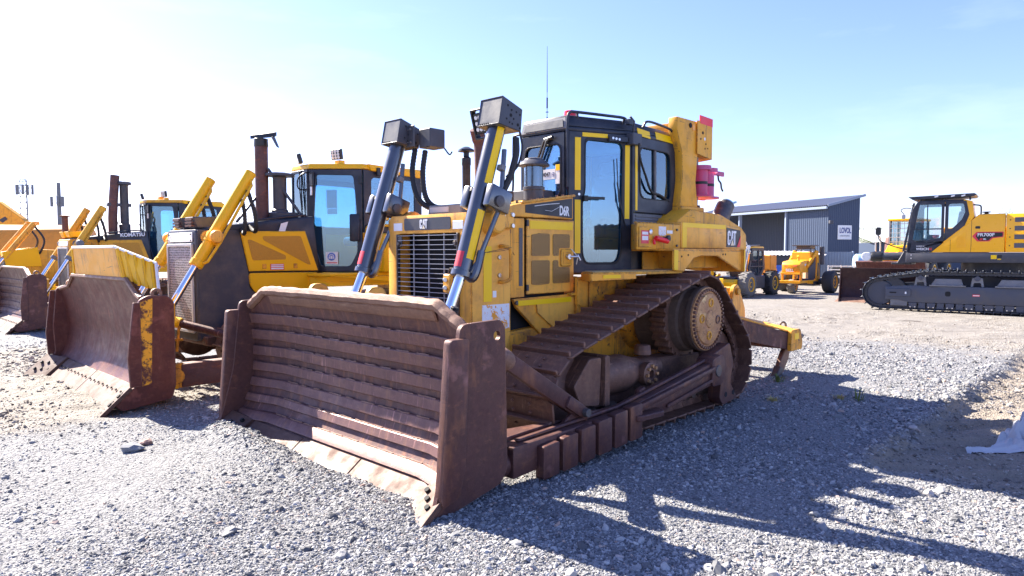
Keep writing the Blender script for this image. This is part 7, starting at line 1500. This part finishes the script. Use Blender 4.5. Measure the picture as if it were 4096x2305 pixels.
for k_ in range(6):
    ic = ng.nodes.new('GeometryNodeMeshIcoSphere'); ic.inputs['Radius'].default_value = 1; ic.inputs['Subdivisions'].default_value = 2
    sp_ = ng.nodes.new('GeometryNodeSetPosition'); nz_ = ng.nodes.new('ShaderNodeTexNoise'); nz_.noise_dimensions = '4D'; nz_.inputs['W'].default_value = k_ * 3.7; nz_.inputs['Scale'].default_value = .75; nz_.inputs['Detail'].default_value = 1.5
    s_ = ng.nodes.new('ShaderNodeVectorMath'); s_.operation = 'SUBTRACT'; s_.inputs[1].default_value = (.5, .5, .5); m_v = ng.nodes.new('ShaderNodeVectorMath'); m_v.operation = 'SCALE'; m_v.inputs['Scale'].default_value = 2.3
    ng.links.new(nz_.outputs['Color'], s_.inputs[0]); ng.links.new(s_.outputs[0], m_v.inputs[0]); ng.links.new(ic.outputs['Mesh'], sp_.inputs['Geometry']); ng.links.new(m_v.outputs[0], sp_.inputs['Offset'])
    sm_ = ng.nodes.new('GeometryNodeSetMaterial'); sm_.inputs['Material'].default_value = MAT['stone']; ng.links.new(sp_.outputs[0], sm_.inputs[0])
    sf = ng.nodes.new('GeometryNodeSetShadeSmooth'); sf.inputs['Shade Smooth'].default_value = False; ng.links.new(sm_.outputs[0], sf.inputs[0]); ng.links.new(sf.outputs[0], g2i.inputs[0])
io = ng.nodes.new('GeometryNodeInstanceOnPoints'); io.inputs['Pick Instance'].default_value = True
ng.links.new(gi.outputs[0], io.inputs['Points']); ng.links.new(g2i.outputs[0], io.inputs['Instance'])
ri = ng.nodes.new('FunctionNodeRandomValue'); ri.data_type = 'INT'; ri.inputs['Min'].default_value if False else None
[s for s in ri.inputs if s.name == 'Max' and s.type == 'INT'][0].default_value = 5; [s for s in ri.inputs if s.name == 'Min' and s.type == 'INT'][0].default_value = 0
ng.links.new([s for s in ri.outputs if s.type == 'INT'][0], io.inputs['Instance Index'])
rv = ng.nodes.new('FunctionNodeRandomValue'); rv.data_type = 'FLOAT_VECTOR'; rv.inputs[0].default_value = (-.55, -.55, 0); rv.inputs[1].default_value = (.55, .55, 6.28); ng.links.new(rv.outputs[0], io.inputs['Rotation'])
rv2 = ng.nodes.new('FunctionNodeRandomValue'); rv2.data_type = 'FLOAT_VECTOR'; rv2.inputs[0].default_value = (.75, .6, .45); rv2.inputs[1].default_value = (1.35, 1.1, .8); rv2.inputs['Seed'].default_value = 5
na = ng.nodes.new('GeometryNodeInputNamedAttribute'); na.data_type = 'FLOAT'; na.inputs['Name'].default_value = 'size'
vm = ng.nodes.new('ShaderNodeVectorMath'); vm.operation = 'SCALE'; ng.links.new(rv2.outputs[0], vm.inputs[0]); ng.links.new(na.outputs[0], vm.inputs['Scale']); ng.links.new(vm.outputs[0], io.inputs['Scale'])
ng.links.new(io.outputs[0], gout.inputs[0]); md = go.modifiers.new('scatter', 'NODES'); md.node_group = ng

# ------------------------------------------------------------------ small things on the ground
def rock(x, y, r, seed, mat, label):
    rs = np.random.default_rng(seed); bm = bmesh.new(); bmesh.ops.create_icosphere(bm, subdivisions=2, radius=r)
    for v in bm.verts: v.co *= 1 + rs.normal(0, .13); v.co.z *= .55; v.co.x *= 1.35
    me = bpy.data.meshes.new('rock'); bm.to_mesh(me); bm.free(); me.materials.append(MAT[mat]); o = bpy.data.objects.new('rock', me); COL.objects.link(o)
    o.location = (x, y, float(ground_h(np.array([x]), np.array([y]))[0][0]) + r * .25); o.rotation_euler = (0, 0, seed); return tag(o, label, 'rock')
plain('rock_grey', (.20, .21, .23), .85); plain('rock_red', (.26, .16, .14), .85)
rock(-3.37, 5.96, .075, 3, 'rock_grey', 'flat grey rock lying on the gravel left of the ribbed blade')
rock(-3.34, 6.14, .055, 5, 'rock_red', 'reddish rock behind the flat grey rock on the gravel')
# crumpled white sheet in the cut strip
rs = np.random.default_rng(11); n1, n2 = 46, 26; uu, vv = np.meshgrid(np.linspace(0, 1, n1), np.linspace(0, 1, n2))
X_ = 4.22 + uu * 1.2; Y_ = 6.20 + uu * .34 + (vv - .5) * (.20 + .46 * sstep(.25, .7, uu)) + .10 * fbm(uu, vv, 5, 2, 97)
hz_ = ground_h(X_, Y_)[0]; Z_ = hz_ + .012 + sstep(.3, .62, uu) * np.clip(np.sin(vv * math.pi), 0, 1) ** .5 * (.05 + .45 * np.abs(fbm(X_, Y_, 5, 2, 91)) + .75 * np.abs(fbm(X_, Y_, 11, 3, 95)))
m_ = MB().add(np.stack([X_.ravel(), Y_.ravel(), Z_.ravel()], 1).tolist(), [(j * n1 + i, j * n1 + i + 1, (j + 1) * n1 + i + 1, (j + 1) * n1 + i) for j in range(n2 - 1) for i in range(n1 - 1)])
tag(obj('plastic_sheet', m_, 'cloth_white', None, 0), 'crumpled white plastic sheet lying in the dug strip at the right', 'sheet')
def weed(x, y, n, hgt, seed, mat, label):
    rs = random.Random(seed); m = MB()
    for _ in range(n):
        a = rs.uniform(0, 6.28); r = rs.uniform(.0, .06); b0 = Vector((x + r * math.cos(a), y + r * math.sin(a), -.01)); l = hgt * rs.uniform(.5, 1); o_ = Vector((math.cos(a), math.sin(a), 0)) * l * rs.uniform(.3, 1.1); w_ = .006
        sd = Vector((-math.sin(a), math.cos(a), 0)) * w_; p1 = b0 + o_ * .4 + Vector((0, 0, l * .7)); p2 = b0 + o_ + Vector((0, 0, l * .8))
        k = len(m.v); m.v += [tuple(b0 - sd), tuple(b0 + sd), tuple(p1 + sd), tuple(p1 - sd), tuple(p2)]; m.f += [(k, k + 1, k + 2, k + 3), (k + 3, k + 2, k + 4)]
    o = obj('weed', m, mat, None, 0); o.location.z = float(ground_h(np.array([x]), np.array([y]))[0][0]); return tag(o, label, 'weed')
weed(4.06, 7.94, 14, .20, 1, 'grass', 'green weed tuft in the curved shadow on the gravel')
weed(3.90, 8.05, 30, .09, 2, 'grass_dry', 'dry straw coloured weed beside the green tuft')
weed(3.58, 9.1, 34, .14, 3, 'grass', 'low weed growing at the foot of the ripper shank')
weed(3.05, 7.9, 40, .08, 4, 'grass_dry', 'flattened dry grass beside the rear of the track')
